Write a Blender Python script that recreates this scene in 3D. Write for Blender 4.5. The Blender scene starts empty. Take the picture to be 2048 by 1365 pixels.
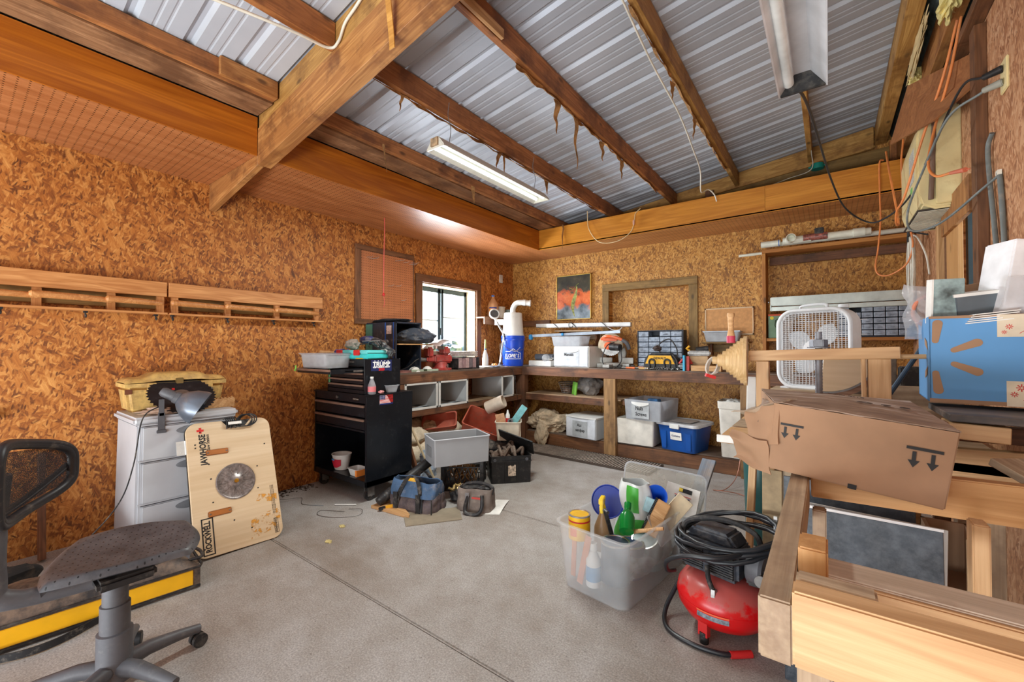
import bpy, bmesh, math, random
from mathutils import Vector as V, Matrix as Mx, noise
random.seed(7)
PI = math.pi
S = bpy.context.scene
COL = S.collection
# ---------------------------------------------------------------- camera
cd = bpy.data.cameras.new('camera'); cam = bpy.data.objects.new('camera', cd); COL.objects.link(cam)
cd.sensor_width = 36.0; cd.lens = 843.9 / 2048 * 36; cd.clip_start = 0.05; cd.clip_end = 200
YAW, PIT = -0.6439, 0.01544
cam.location = (0, 0, 1.22)
cam.rotation_euler = (PI / 2 + PIT, 0, -YAW)
S.camera = cam
# ---------------------------------------------------------------- light
W = bpy.data.worlds.new('sky'); S.world = W; W.use_nodes = True
wn = W.node_tree.nodes; wl = W.node_tree.links
bg = wn['Background']; bg.inputs['Color'].default_value = (0.86, 0.94, 1.0, 1); bg.inputs['Strength'].default_value = 1.15
def area(name, loc, rot, sx, sy, e, col=(1, 1, 1)):
    l = bpy.data.lights.new(name, 'AREA'); l.shape = 'RECTANGLE'; l.size = sx; l.size_y = sy; l.energy = e; l.color = col
    o = bpy.data.objects.new(name, l); COL.objects.link(o); o.location = loc; o.rotation_euler = rot; return o
area('door_daylight', (-1.6, -5.6, 1.9), (PI / 2 - .04, 0, PI), 6.0, 3.6, 640, (0.92, 0.96, 1.0))
area('ceiling_fill', (-1.6, -2.0, .12), (PI / 2 + 1.2, 0, 0), 3.4, .9, 120, (0.94, 0.97, 1.0))  # added lamp inside the doorway facing up, brightens the ceiling like ground bounce
area('window_daylight', (-4.02, 3.72, 1.62), (0, -PI / 2 - .12, 0), 0.75, 0.8, 55, (0.86, 0.93, 1.0))
S.view_settings.view_transform = 'Standard'; S.view_settings.look = 'None'
S.view_settings.exposure = 1.2; S.view_settings.gamma = 1; S.view_settings.use_curve_mapping = False
S.cycles.use_denoising = True
S.cycles.max_bounces = 8; S.cycles.transparent_max_bounces = 12; S.cycles.diffuse_bounces = 5
# ---------------------------------------------------------------- materials
def lin(c):
    o = []
    for v in c[:3]:
        v = v / 255.0
        o.append(v / 12.92 if v <= 0.04045 else ((v + 0.055) / 1.055) ** 2.4)
    return tuple(o) + (1.0,)
class N:
    def __init__(s, name):
        s.m = bpy.data.materials.new(name); s.m.use_nodes = True
        s.n = s.m.node_tree.nodes; s.l = s.m.node_tree.links
        s.p = s.n['Principled BSDF']; s.out = s.n['Material Output']
    def a(s, t, **k):
        n = s.n.new(t)
        for q, v in k.items():
            if q.startswith('i_'):
                key = q[2:]; key = int(key) if key.isdigit() else key.replace('_', ' ')
                if isinstance(v, bpy.types.NodeSocket): s.l.new(v, n.inputs[key])
                else: n.inputs[key].default_value = v
            else: setattr(n, q, v)
        return n
    def co(s): return s.a('ShaderNodeTexCoord').outputs['Object']
    def mp(s, v, sc=(1, 1, 1), ro=(0, 0, 0), lo=(0, 0, 0)):
        n = s.a('ShaderNodeMapping'); s.l.new(v, n.inputs[0]); n.inputs['Scale'].default_value = sc
        n.inputs['Rotation'].default_value = ro; n.inputs['Location'].default_value = lo; return n.outputs[0]
    def noi(s, v, sc=5, det=3, ro=.5, dist=0):
        n = s.a('ShaderNodeTexNoise', i_Scale=sc, i_Detail=det, i_Roughness=ro, i_Distortion=dist); s.l.new(v, n.inputs['Vector']); return n.outputs[0]
    def ramp(s, f, st):
        n = s.a('ShaderNodeValToRGB'); s.l.new(f, n.inputs[0]); e = n.color_ramp.elements
        while len(e) < len(st): e.new(0.5)
        for q, (p, c) in zip(e, st): q.position = p; q.color = lin(c) if max(c) > 1 else tuple(c) + (1,)
        return n.outputs[0]
    def mix(s, f, a, b, bt='MIX'):
        n = s.a('ShaderNodeMix', data_type='RGBA', blend_type=bt)
        for i, v in ((0, f), (6, a), (7, b)):
            if isinstance(v, bpy.types.NodeSocket): s.l.new(v, n.inputs[i])
            elif i == 0: n.inputs[0].default_value = v
            else: n.inputs[i].default_value = lin(v)
        return n.outputs[2]
    def ma(s, op, a, b=0.0, c=0.0):
        n = s.a('ShaderNodeMath', operation=op)
        for i, v in enumerate((a, b, c)):
            if isinstance(v, bpy.types.NodeSocket): s.l.new(v, n.inputs[i])
            else: n.inputs[i].default_value = v
        return n.outputs[0]
    def set(s, **k):
        for q, v in k.items():
            i = s.p.inputs[q.replace('_', ' ')]
            if isinstance(v, bpy.types.NodeSocket): s.l.new(v, i)
            else: i.default_value = v
        return s
    def bump(s, h, st=.3, d=.01):
        n = s.a('ShaderNodeBump', i_Strength=st, i_Distance=d); s.l.new(h, n.inputs['Height']); s.l.new(n.outputs[0], s.p.inputs['Normal'])
_M = {}
def plain(name, c, rough=.55, metal=0, var=.10, sc=8, dust=0, dustc=(150, 140, 128), bump=.0, coat=0):
    """solid colour with slight wear; dust = share of settled dirt"""
    if name in _M: return _M[name]
    k = N(name); v = k.co()
    f = k.noi(v, sc, 4, .6)
    d = tuple(max(0, x * (1 - var)) for x in c); e = tuple(min(255, x * (1 + var * .6)) for x in c)
    col = k.ramp(f, [(.3, d), (.7, e)])
    if dust:
        g = k.noi(v, sc * 2.3, 6, .7)
        g2 = k.ramp(g, [(.62 - dust * .5, (0, 0, 0)), (.78 - dust * .3, (1, 1, 1))])
        g3 = k.ma('MULTIPLY', g2, min(.85, .3 + dust))
        col = k.mix(g3, col, dustc)
    k.set(Base_Color=col, Roughness=rough, Metallic=metal)
    if coat: k.set(Coat_Weight=coat)
    if bump: k.bump(k.noi(v, sc * 6, 3), bump, .004)
    _M[name] = k.m; return k.m
def wood(name, dark, light, sc=1.0, stain=0, stainc=(70, 45, 28), rough=.62, ax=0, band=.5, knots=.12):
    if name in _M: return _M[name]
    k = N(name)
    oi = k.a('ShaderNodeObjectInfo')
    off = k.a('ShaderNodeVectorMath', operation='SCALE'); off.inputs[0].default_value = (7.3, 3.1, 5.7); k.l.new(oi.outputs['Random'], off.inputs['Scale'])
    ad = k.a('ShaderNodeVectorMath', operation='ADD'); k.l.new(k.co(), ad.inputs[0]); k.l.new(off.outputs[0], ad.inputs[1])
    st = [9, 9, 9]; st[ax] = .9
    v = k.mp(ad.outputs[0], tuple(q * sc for q in st))
    big = k.noi(v, 1.4, 2, .5, 1.2)
    rings = k.ma('SINE', k.ma('MULTIPLY', big, 34))
    st2 = [60, 60, 60]; st2[ax] = 1.8
    fine = k.noi(k.mp(ad.outputs[0], tuple(q * sc for q in st2)), 2.5, 3, .6)
    g = k.ma('ADD', k.ma('MULTIPLY', rings, .16 * band), k.ma('ADD', k.ma('MULTIPLY', big, .5), k.ma('MULTIPLY', fine, .5)))
    col = k.ramp(g, [(.3, dark), (.55, tuple((a + b) / 2 for a, b in zip(dark, light))), (.74, light)])
    if knots:
        vo = k.a('ShaderNodeTexVoronoi', i_Scale=1.0); st3 = [9, 9, 9]; st3[ax] = 4; k.l.new(k.mp(ad.outputs[0], tuple(st3)), vo.inputs['Vector'])
        kn = k.ramp(vo.outputs['Distance'], [(.07, (1, 1, 1)), (.17, (0, 0, 0))])
        col = k.mix(k.ma('MULTIPLY', kn, .75 if knots > 0 else 0), col, tuple(q * .5 for q in dark))
    if stain:
        sn = k.noi(ad.outputs[0], 4.5, 5, .65)
        sf = k.ramp(sn, [(.60 - stain * .3, (0, 0, 0)), (.72 - stain * .2, (1, 1, 1))])
        col = k.mix(k.ma('MULTIPLY', sf, .75), col, stainc)
    k.set(Base_Color=col, Roughness=rough); k.bump(fine, .25, .003)
    _M[name] = k.m; return k.m
def osb(name, axes, cols, sc=1.0):
    """oriented strand board: layers of long random flakes; axes = the two world axes of the wall"""
    k = N(name); sp = k.a('ShaderNodeSeparateXYZ'); k.l.new(k.co(), sp.inputs[0])
    cb = k.a('ShaderNodeCombineXYZ'); k.l.new(sp.outputs[axes[0]], cb.inputs[0]); k.l.new(sp.outputs[axes[1]], cb.inputs[1])
    base = cb.outputs[0]
    wob = k.a('ShaderNodeTexNoise', i_Scale=14 * sc, i_Detail=2); k.l.new(base, wob.inputs['Vector'])
    wv = k.a('ShaderNodeVectorMath', operation='SCALE', i_Scale=.009 / sc); k.l.new(wob.outputs[1], wv.inputs[0])
    ad = k.a('ShaderNodeVectorMath', operation='ADD'); k.l.new(base, ad.inputs[0]); k.l.new(wv.outputs[0], ad.inputs[1])
    col = None; hgt = None
    lay = [(95, 7, 30, 0), (62, 9, 34, .3), (132, 8, 36, .35), (85, 7, 24, .62), (10, 12, 44, .45), (108, 14, 50, .45), (155, 16, 60, .5), (40, 14, 46, .62), (80, 22, 90, .5), (28, 26, 80, .55), (120, 28, 110, .55), (68, 10, 34, .78), (100, 34, 120, .6)]
    for i, (ang, a, b, th) in enumerate(lay):
        v = k.mp(k.mp(ad.outputs[0], (1, 1, 1), (0, 0, math.radians(ang))), (a * sc, b * sc, 1), lo=(i * 3.7, i * 1.9, 0))
        vo = k.a('ShaderNodeTexVoronoi', i_Scale=1.0, i_Randomness=1.0, voronoi_dimensions='2D'); k.l.new(v, vo.inputs['Vector'])
        s2 = k.a('ShaderNodeSeparateColor'); k.l.new(vo.outputs['Color'], s2.inputs[0])
        gr = k.noi(k.mp(v, (.5, 3.2, 1)), 1.7, 4, .7)
        t = k.ma('ADD', k.ma('MULTIPLY', s2.outputs[0], .42), k.ma('ADD', k.ma('MULTIPLY', gr, .66), -.03))
        c = k.ramp(t, [(.26, cols[0]), (.42, cols[1]), (.56, cols[2]), (.80, cols[3])])
        if col is None: col = c; hgt = t
        else:
            f = k.ma('GREATER_THAN', s2.outputs[1], th)
            edge = k.ramp(vo.outputs['Distance'], [(.26, (1, 1, 1)), (.5, (0, 0, 0))])
            f = k.ma('MULTIPLY', f, edge)
            col = k.mix(f, col, c)
    gap = k.noi(k.mp(ad.outputs[0], (30 * sc, 55 * sc, 1), (0, 0, 1.1)), 1.3, 4, .7)
    gf = k.ramp(gap, [(.31, (1, 1, 1)), (.38, (0, 0, 0))])
    col = k.mix(k.ma('MULTIPLY', gf, .7), col, tuple(q * .45 for q in cols[0]))
    k.set(Base_Color=col, Roughness=.6); k.bump(hgt, .12, .003)
    return k.m
def pegmat(name, axes, c1, c2, pitch=.0254, r=.0032, groove=0, pv=None):
    k = N(name); sp = k.a('ShaderNodeSeparateXYZ'); k.l.new(k.co(), sp.inputs[0])
    u = k.ma('DIVIDE', sp.outputs[axes[0]], pitch); w = k.ma('DIVIDE', sp.outputs[axes[1]], pv or pitch)
    fu = k.ma('SUBTRACT', k.ma('FRACT', u), .5); fw = k.ma('SUBTRACT', k.ma('FRACT', w), .5)
    fu = k.ma('MULTIPLY', fu, pitch); fw = k.ma('MULTIPLY', fw, pv or pitch)
    d = k.ma('SQRT', k.ma('ADD', k.ma('MULTIPLY', fu, fu), k.ma('MULTIPLY', fw, fw)))
    h = k.ma('LESS_THAN', d, r)
    st = [1, 1, 1]; st[axes[0]] = .12
    n = k.noi(k.mp(k.co(), tuple(q * 14 for q in st)), 1.5, 4, .6)
    col = k.ramp(n, [(.3, c1), (.7, c2)])
    if groove:
        g = k.ma('FRACT', k.ma('DIVIDE', sp.outputs[axes[0]], groove)); g = k.ma('LESS_THAN', g, .035)
        col = k.mix(k.ma('MULTIPLY', g, .6), col, (70, 45, 30))
    col = k.mix(h, col, (35, 20, 12))
    k.set(Base_Color=col, Roughness=.38); return k.m
def clear(name, c, alpha=.35, rough=.25):
    """thin translucent plastic"""
    if name in _M: return _M[name]
    k = N(name); f = k.noi(k.co(), 12, 4, .6)
    col = k.ramp(f, [(.3, tuple(x * .9 for x in c)), (.7, c)])
    k.set(Base_Color=col, Roughness=rough)
    tr = k.a('ShaderNodeBsdfTransparent'); tr.inputs[0].default_value = (1, 1, 1, 1)
    ms = k.a('ShaderNodeMixShader'); ms.inputs[0].default_value = alpha
    tl = k.a('ShaderNodeBsdfTranslucent'); k.l.new(col, tl.inputs[0])
    m2 = k.a('ShaderNodeMixShader'); m2.inputs[0].default_value = .35
    k.l.new(k.p.outputs[0], m2.inputs[1]); k.l.new(tl.outputs[0], m2.inputs[2])
    k.l.new(tr.outputs[0], ms.inputs[1]); k.l.new(m2.outputs[0], ms.inputs[2]); k.l.new(ms.outputs[0], k.out.inputs[0])
    _M[name] = k.m; return k.m
# ---------------------------------------------------------------- mesh builder
def frame(p0, p1, roll=0.0):
    x = (V(p1) - V(p0)); L = x.length; x.normalize()
    up = V((0, 0, 1)) if abs(x.z) < .95 else V((0, 1, 0))
    y = up.cross(x).normalized(); z = x.cross(y).normalized()
    m = Mx((x, y, z)).transposed().to_4x4(); m = Mx.Translation(V(p0)) @ m @ Mx.Rotation(roll, 4, 'X')
    return m, L
def T(loc=(0, 0, 0), rot=(0, 0, 0)):
    return Mx.Translation(V(loc)) @ Mx.Rotation(rot[2], 4, 'Z') @ Mx.Rotation(rot[1], 4, 'Y') @ Mx.Rotation(rot[0], 4, 'X')
class B:
    def __init__(s, t=None): s.v = []; s.f = []; s.mi = []; s.t = t or Mx.Identity(4); s.m = 0
    def add(s, vs, fs, t=None):
        o = len(s.v); t = s.t @ t if t else s.t
        s.v += [t @ V(p) for p in vs]; s.f += [[i + o for i in f] for f in fs]; s.mi += [s.m] * len(fs); return s
    def box(s, a, b, t=None, taper=None):
        x0, y0, z0 = a; x1, y1, z1 = b; q = taper or 0
        vs = [(x0 + q, y0 + q, z0), (x1 - q, y0 + q, z0), (x1 - q, y1 - q, z0), (x0 + q, y1 - q, z0), (x0, y0, z1), (x1, y0, z1), (x1, y1, z1), (x0, y1, z1)]
        return s.add(vs, [(0, 3, 2, 1), (4, 5, 6, 7), (0, 1, 5, 4), (1, 2, 6, 5), (2, 3, 7, 6), (3, 0, 4, 7)], t)
    def cb(s, c, d, t=None):
        return s.box([c[i] - d[i] / 2 for i in range(3)], [c[i] + d[i] / 2 for i in range(3)], t)
    def cyl(s, p0, p1, r0, r1=None, n=20, cap=True):
        r1 = r0 if r1 is None else r1; m, L = frame(p0, p1)
        vs = []; fs = []
        for k in range(n):
            a = 2 * PI * k / n; vs += [(0, r0 * math.cos(a), r0 * math.sin(a)), (L, r1 * math.cos(a), r1 * math.sin(a))]
        for k in range(n):
            j = (k + 1) % n; fs.append((2 * k, 2 * j, 2 * j + 1, 2 * k + 1))
        if cap: fs += [tuple(range(0, 2 * n, 2))[::-1], tuple(range(1, 2 * n, 2))]
        return s.add(vs, fs, m)
    def tube(s, pts, r, n=8, closed=False):
        pts = [V(p) for p in pts]; vs = []; fs = []; K = len(pts); prev = None
        for i, p in enumerate(pts):
            if closed: d = pts[(i + 1) % K] - pts[i - 1]
            else: d = pts[min(i + 1, K - 1)] - pts[max(i - 1, 0)]
            d.normalize()
            if prev is None:
                u = d.orthogonal().normalized()
            else:
                u = (prev - d * prev.dot(d)).normalized()
            prev = u; w = d.cross(u); rr = r[i] if isinstance(r, (list, tuple)) else r
            vs += [p + (u * math.cos(2 * PI * k / n) + w * math.sin(2 * PI * k / n)) * rr for k in range(n)]
        for i in range(K if closed else K - 1):
            j = (i + 1) % K
            for k in range(n):
                q = (k + 1) % n; fs.append((i * n + k, i * n + q, j * n + q, j * n + k))
        if not closed: fs += [tuple(range(n))[::-1], tuple(range((K - 1) * n, K * n))]
        return s.add(vs, fs)
    def lathe(s, prof, c=(0, 0, 0), n=24, t=None, sx=1, sy=1):
        vs = []; fs = []; K = len(prof)
        for k in range(n):
            a = 2 * PI * k / n
            vs += [(c[0] + r * math.cos(a) * sx, c[1] + r * math.sin(a) * sy, c[2] + z) for r, z in prof]
        for k in range(n):
            j = (k + 1) % n
            for i in range(K - 1): fs.append((k * K + i, j * K + i, j * K + i + 1, k * K + i + 1))
        if prof[0][0] > 1e-6: fs.append(tuple(k * K for k in range(n))[::-1])
        if prof[-1][0] > 1e-6: fs.append(tuple(k * K + K - 1 for k in range(n)))
        return s.add(vs, fs, t)
    def prism(s, poly, h, t=None):
        n = len(poly); vs = [(x, y, 0) for x, y in poly] + [(x, y, h) for x, y in poly]
        fs = [tuple(range(n))[::-1], tuple(range(n, 2 * n))] + [(i, (i + 1) % n, n + (i + 1) % n, n + i) for i in range(n)]
        return s.add(vs, fs, t)
    def quad(s, *p): return s.add(p, [tuple(range(len(p)))])
    def grid(s, fn, nu, nv, th=0, t=None):
        vs = []; fs = []
        P = [[V(fn(i / nu, j / nv)) for j in range(nv + 1)] for i in range(nu + 1)]
        for lay in range(2 if th else 1):
            for i in range(nu + 1):
                for j in range(nv + 1):
                    p = P[i][j]
                    if lay:
                        du = P[min(i + 1, nu)][j] - P[max(i - 1, 0)][j]; dv = P[i][min(j + 1, nv)] - P[i][max(j - 1, 0)]
                        nn = du.cross(dv); p = p - (nn.normalized() if nn.length > 1e-9 else V((0, 0, 1))) * th
                    vs.append(p)
        q = nv + 1; o = (nu + 1) * q
        for i in range(nu):
            for j in range(nv):
                f = (i * q + j, (i + 1) * q + j, (i + 1) * q + j + 1, i * q + j + 1); fs.append(f)
                if th: fs.append(tuple(o + k for k in f[::-1]))
        if th:
            bd = [(i, 0) for i in range(nu)] + [(nu, j) for j in range(nv)] + [(i, nv) for i in range(nu, 0, -1)] + [(0, j) for j in range(nv, 0, -1)]
            for k in range(len(bd)):
                a = bd[k]; b = bd[(k + 1) % len(bd)]; ia = a[0] * q + a[1]; ib = b[0] * q + b[1]; fs.append((ib, ia, o + ia, o + ib))
        return s.add(vs, fs, t)
    def tray(s, x, y, h, w=.003, flare=.0, lip=.0, r=.02, z0=0, t=None, n=5):
        """open-topped tub: outer x by y at the rim, height h"""
        def ring(ax, ay, z):
            o = []; rr = min(r, ax / 2 - .001, ay / 2 - .001)
            for cx, cy, a0 in ((1, 1, 0), (-1, 1, 90), (-1, -1, 180), (1, -1, 270)):
                for k in range(n + 1):
                    a = math.radians(a0 + 90 * k / n); o.append((cx * (ax / 2 - rr) + rr * math.cos(a), cy * (ay / 2 - rr) + rr * math.sin(a), z))
            return o
        L = [ring(x - 2 * flare, y - 2 * flare, z0)]
        if lip: L += [ring(x - .15 * flare, y - .15 * flare, z0 + h - lip), ring(x + 2 * lip, y + 2 * lip, z0 + h - lip), ring(x + 2 * lip, y + 2 * lip, z0 + h), ring(x - 2 * w, y - 2 * w, z0 + h)]
        else: L += [ring(x, y, z0 + h), ring(x - 2 * w, y - 2 * w, z0 + h)]
        L += [ring(x - 2 * flare - 2 * w, y - 2 * flare - 2 * w, z0 + w)]
        K = len(L[0]); vs = [p for q in L for p in q]; fs = [tuple(range(K))[::-1]]
        for a in range(len(L) - 1):
            for k in range(K): fs.append((a * K + k, a * K + (k + 1) % K, (a + 1) * K + (k + 1) % K, (a + 1) * K + k))
        fs.append(tuple(range((len(L) - 1) * K, len(L) * K)))
        return s.add(vs, fs, t)
    def blob(s, c, r, seed=0, amp=.25, f=3.0, sub=4, t=None, floor=None):
        bm = bmesh.new(); bmesh.ops.create_icosphere(bm, subdivisions=sub, radius=1)
        vs = []
        for v in bm.verts:
            d = v.co.normalized(); k = 1 + amp * noise.fractal(d * f * .5 + V((seed * 3.1, seed, 0)), 1.0, 2.0, 4) + amp * .35 * abs(noise.noise(d * f * 2.2 + V((seed, 0, 5))))
            p = V((c[0] + d.x * r[0] * k, c[1] + d.y * r[1] * k, c[2] + d.z * r[2] * k))
            if floor is not None and p.z < floor: p.z = floor
            vs.append(p)
        bm.verts.index_update(); fs = [[q.index for q in f2.verts] for f2 in bm.faces]; bm.free()
        return s.add(vs, fs, t)
    def build(s, name, mats, parent=None, bev=0, seg=2, ang=35, t=None, flat=False):
        me = bpy.data.meshes.new(name); me.from_pydata(s.v, [], s.f)
        if not isinstance(mats, (list, tuple)): mats = [mats]
        for m in mats: me.materials.append(m)
        me.polygons.foreach_set('material_index', s.mi)
        bm = bmesh.new(); bm.from_mesh(me)
        bmesh.ops.remove_doubles(bm, verts=bm.verts, dist=1e-5)
        bmesh.ops.recalc_face_normals(bm, faces=bm.faces)
        if bev:
            ed = [e for e in bm.edges if len(e.link_faces) == 2 and e.calc_face_angle(0) > .6]
            bmesh.ops.bevel(bm, geom=ed, offset=bev, segments=seg, affect='EDGES', clamp_overlap=True)
        bm.to_mesh(me); bm.free()
        if not flat:
            me.polygons.foreach_set('use_smooth', [True] * len(me.polygons)); me.set_sharp_from_angle(angle=math.radians(ang))
        o = bpy.data.objects.new(name, me); COL.objects.link(o)
        if parent: o.parent = parent
        if t is not None: o.matrix_local = t
        return o
def tag(o, label, cat, group=None, kind=None):
    o['label'] = label; o['category'] = cat
    if group: o['group'] = group
    if kind: o['kind'] = kind
    return o
def thing(name, label, cat, loc=(0, 0, 0), rot=(0, 0, 0), group=None):
    o = bpy.data.objects.new(name, None); COL.objects.link(o); o.empty_display_size = .05
    o.matrix_world = T(loc, rot); return tag(o, label, cat, group)
def struct(name, b, m, **k):
    o = b.build(name, m, **k); o['kind'] = 'structure'; return o
def board(name, p0, p1, w, h, m, parent=None, roll=0.0, bev=.002, seg=1):
    """a length of timber from p0 to p1 (centre line), w across, h deep; grain runs along it"""
    t, L = frame(p0, p1, roll)
    return B().box((0, -w / 2, -h / 2), (L, w / 2, h / 2)).build(name, m, parent, bev=bev, seg=seg, t=t)
def smooth(pts, k=6):
    """Catmull-Rom through points"""
    P = [V(p) for p in pts]; P = [P[0] * 2 - P[1]] + P + [P[-1] * 2 - P[-2]]; o = []
    for i in range(1, len(P) - 2):
        a, b, c, d = P[i - 1:i + 3]
        for j in range(k):
            t = j / k; o.append(.5 * ((2 * b) + (c - a) * t + (2 * a - 5 * b + 4 * c - d) * t * t + (3 * b - a - 3 * c + d) * t ** 3))
    o.append(P[-2]); return o
def rrect(x, y, r, n=5):
    o = []
    for cx, cy, a0 in ((1, 1, 0), (-1, 1, 90), (-1, -1, 180), (1, -1, 270)):
        for k in range(n + 1):
            a = math.radians(a0 + 90 * k / n); o.append((cx * (x / 2 - r) + r * math.cos(a), cy * (y / 2 - r) + r * math.sin(a)))
    return o
def text(body, size, m, t, parent=None, name='lettering', bold=0.0, sx=1.0, ext=.0006, al='CENTER'):
    c = bpy.data.curves.new(name, 'FONT'); c.body = body; c.size = size; c.align_x = al; c.align_y = 'CENTER'; c.extrude = ext; c.offset = bold; c.resolution_u = 2
    o = bpy.data.objects.new('tmp', c); COL.objects.link(o)
    me = bpy.data.meshes.new_from_object(o.evaluated_get(bpy.context.evaluated_depsgraph_get()))
    bpy.data.objects.remove(o); bpy.data.curves.remove(c)
    for v in me.vertices: v.co.x *= sx
    me.materials.clear(); me.materials.append(m); me.name = name
    q = bpy.data.objects.new(name, me); COL.objects.link(q)
    if parent: q.parent = parent
    q.matrix_local = t; return q
def face(o, xdir, up):
    """placement for flat lettering: origin o, text runs along xdir, top towards up"""
    x = V(xdir).normalized(); y = V(up); y = (y - x * y.dot(x)).normalized(); z = x.cross(y)
    return Mx.Translation(V(o)) @ Mx((x, y, z)).transposed().to_4x4()
# ---------------------------------------------------------------- shell
XW, YW, XR, YF = -3.735, 5.0, 0.585, -2.2
ZS = 2.45
def roofz(x): return 3.165 + .135 * x
OSBL = osb('strand_board_left', (1, 2), [(88, 46, 18), (146, 82, 30), (182, 112, 46), (218, 158, 86)], .72)
OSBB = osb('strand_board_back', (0, 2), [(100, 62, 26), (156, 102, 42), (190, 134, 60), (220, 174, 102)], .80)
OSBR = osb('strand_board_right', (1, 2), [(138, 88, 56), (172, 116, 76), (194, 142, 100), (216, 172, 134)], .7)
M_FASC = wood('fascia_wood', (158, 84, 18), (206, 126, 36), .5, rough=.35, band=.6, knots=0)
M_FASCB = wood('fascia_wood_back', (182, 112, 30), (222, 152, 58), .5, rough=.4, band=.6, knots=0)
M_RAFT = wood('rafter_wood', (142, 88, 42), (200, 146, 86), .8, .35, (104, 60, 30))
M_PURL = wood('purlin_wood', (136, 82, 40), (200, 134, 78), 1.0, .35, (104, 62, 34))
M_PURLP = wood('purlin_wood_pale', (150, 104, 48), (205, 160, 92), 1.0, .35, (110, 70, 30))
M_BROWN = wood('stained_board', (120, 82, 52), (182, 138, 100), .7, .6, (96, 64, 42), knots=0)
M_TRIM = wood('window_trim_wood', (92, 58, 34), (140, 94, 60), .8, .3, (80, 52, 34))
M_TRIMG = wood('opening_trim_wood', (112, 84, 40), (150, 118, 66), .8, .3, (92, 70, 38))
M_BENCH = wood('bench_wood', (88, 56, 38), (146, 98, 66), .8, .4, (70, 48, 36))
M_BENCHT = wood('bench_top_wood', (92, 76, 66), (140, 120, 104), .6, .5, (86, 70, 60))
M_2X4 = wood('pine_stud', (176, 128, 78), (226, 184, 134), .9)
M_2X4G = wood('weathered_stud', (146, 116, 86), (200, 172, 140), .9, .4, (140, 112, 88))
M_POST = wood('treated_post', (122, 90, 54), (172, 132, 84), .9, .3, (96, 70, 44))
# floor
k = N('concrete'); v = k.co()
a = k.noi(v, .9, 5, .6); b2 = k.noi(v, 140, 3, .7); c2 = k.noi(v, 7, 6, .7)
col = k.ramp(k.ma('ADD', k.ma('MULTIPLY', a, .6), k.ma('MULTIPLY', c2, .4)), [(.36, (146, 138, 130)), (.5, (164, 160, 156)), (.64, (182, 181, 181))])
sm = k.mp(v, (.55, 1.3, 1), (0, 0, .5), (0.2, .35, 0)); st = k.ramp(k.noi(sm, 1.3, 4, .55), [(.54, (0, 0, 0)), (.72, (1, 1, 1))])
col = k.mix(k.ma('MULTIPLY', st, .6), col, (122, 106, 90))
col = k.mix(.42, col, k.ramp(b2, [(.35, (96, 90, 84)), (.5, (170, 165, 160)), (.68, (235, 232, 228))]), 'OVERLAY')
sp = k.ramp(k.noi(v, 60, 2, .5), [(.27, (1, 1, 1)), (.31, (0, 0, 0))]); col = k.mix(k.ma('MULTIPLY', sp, .55), col, (86, 76, 66))
k.set(Base_Color=col, Roughness=.62); k.bump(b2, .12, .002); M_CON = k.m
fl = B()
def jl(y): return [(-3.9, y), (.8, y)]
# slab in strips, with tooled joints between them
js = [1.244, 2.506]
ys = [YF - .0, *js, YW + .2]
for i in range(3):
    y0 = ys[i] + (.006 if i else 0); y1 = ys[i + 1] - (.006 if i < 2 else 0)
    fl.box((-3.95, y0, -.08), (.8, y1, 0))
    if i < 2: fl.box((-3.95, y1 - .0, -.08), (.8, y1 + .012, -.0016))
struct('floor', fl, M_CON, bev=.003, seg=2)
# walls (with the openings they have)
wl_ = B()
wy0, wy1, wz0, wz1 = 3.25, 4.17, 1.03, 1.97
for a, b in (((YF, -.05), (wy0, 2.66)), ((wy1, -.05), (YW + .1, 2.66)), ((wy0, -.05), (wy1, wz0)), ((wy0, wz1), (wy1, 2.66))):
    wl_.box((XW - .2, a[0], a[1]), (XW, b[0], b[1]))
struct('wall_left', wl_, OSBL, flat=True)
ox0, ox1, oz0, oz1 = -2.215, -1.255, 1.02, 1.93
wb = B()
for a, b in (((XW - .2, -.05), (ox0, 3.3)), ((ox1, -.05), (XR + .3, 3.3)), ((ox0, -.05), (ox1, oz0)), ((ox0, oz1), (ox1, 3.3))):
    wb.box((a[0], YW, a[1]), (b[0], YW + .15, b[1]))
wb.box((ox0 - .02, YW + .1, oz0 - .02), (ox1 + .02, YW + .15, oz1 + .02))
struct('wall_back', wb, OSBB, flat=True)
ry0, ry1, rz0, rz1 = 3.02, 3.55, 1.2, 2.10
wr = B()
for a, b in (((YF, -.05), (ry0, 2.72)), ((ry1, -.05), (YW + .1, 2.72)), ((ry0, -.05), (ry1, rz0)), ((ry0, rz1), (ry1, 2.72))):
    wr.box((XR, a[0], a[1]), (XR + .15, b[0], b[1]))
struct('wall_right', wr, OSBR, flat=True)
wf = B()
wf.box((XW - .2, YF - .15, -.05), (-3.55, YF, 3.3)).box((.5, YF - .15, -.05), (XR + .15, YF, 3.3)).box((-3.55, YF - .15, 2.6), (.5, YF, 3.3))
struct('wall_front', wf, OSBB, flat=True)
# ground outside
gm = plain('outside_grass', (120, 130, 90), .9, var=.3, sc=3)
struct('ground_outside', B().box((-40, -30, -.2), (-3.95, 30, -.1)).box((-3.95, -30, -.2), (20, YF - .1, -.1)), gm)
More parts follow.
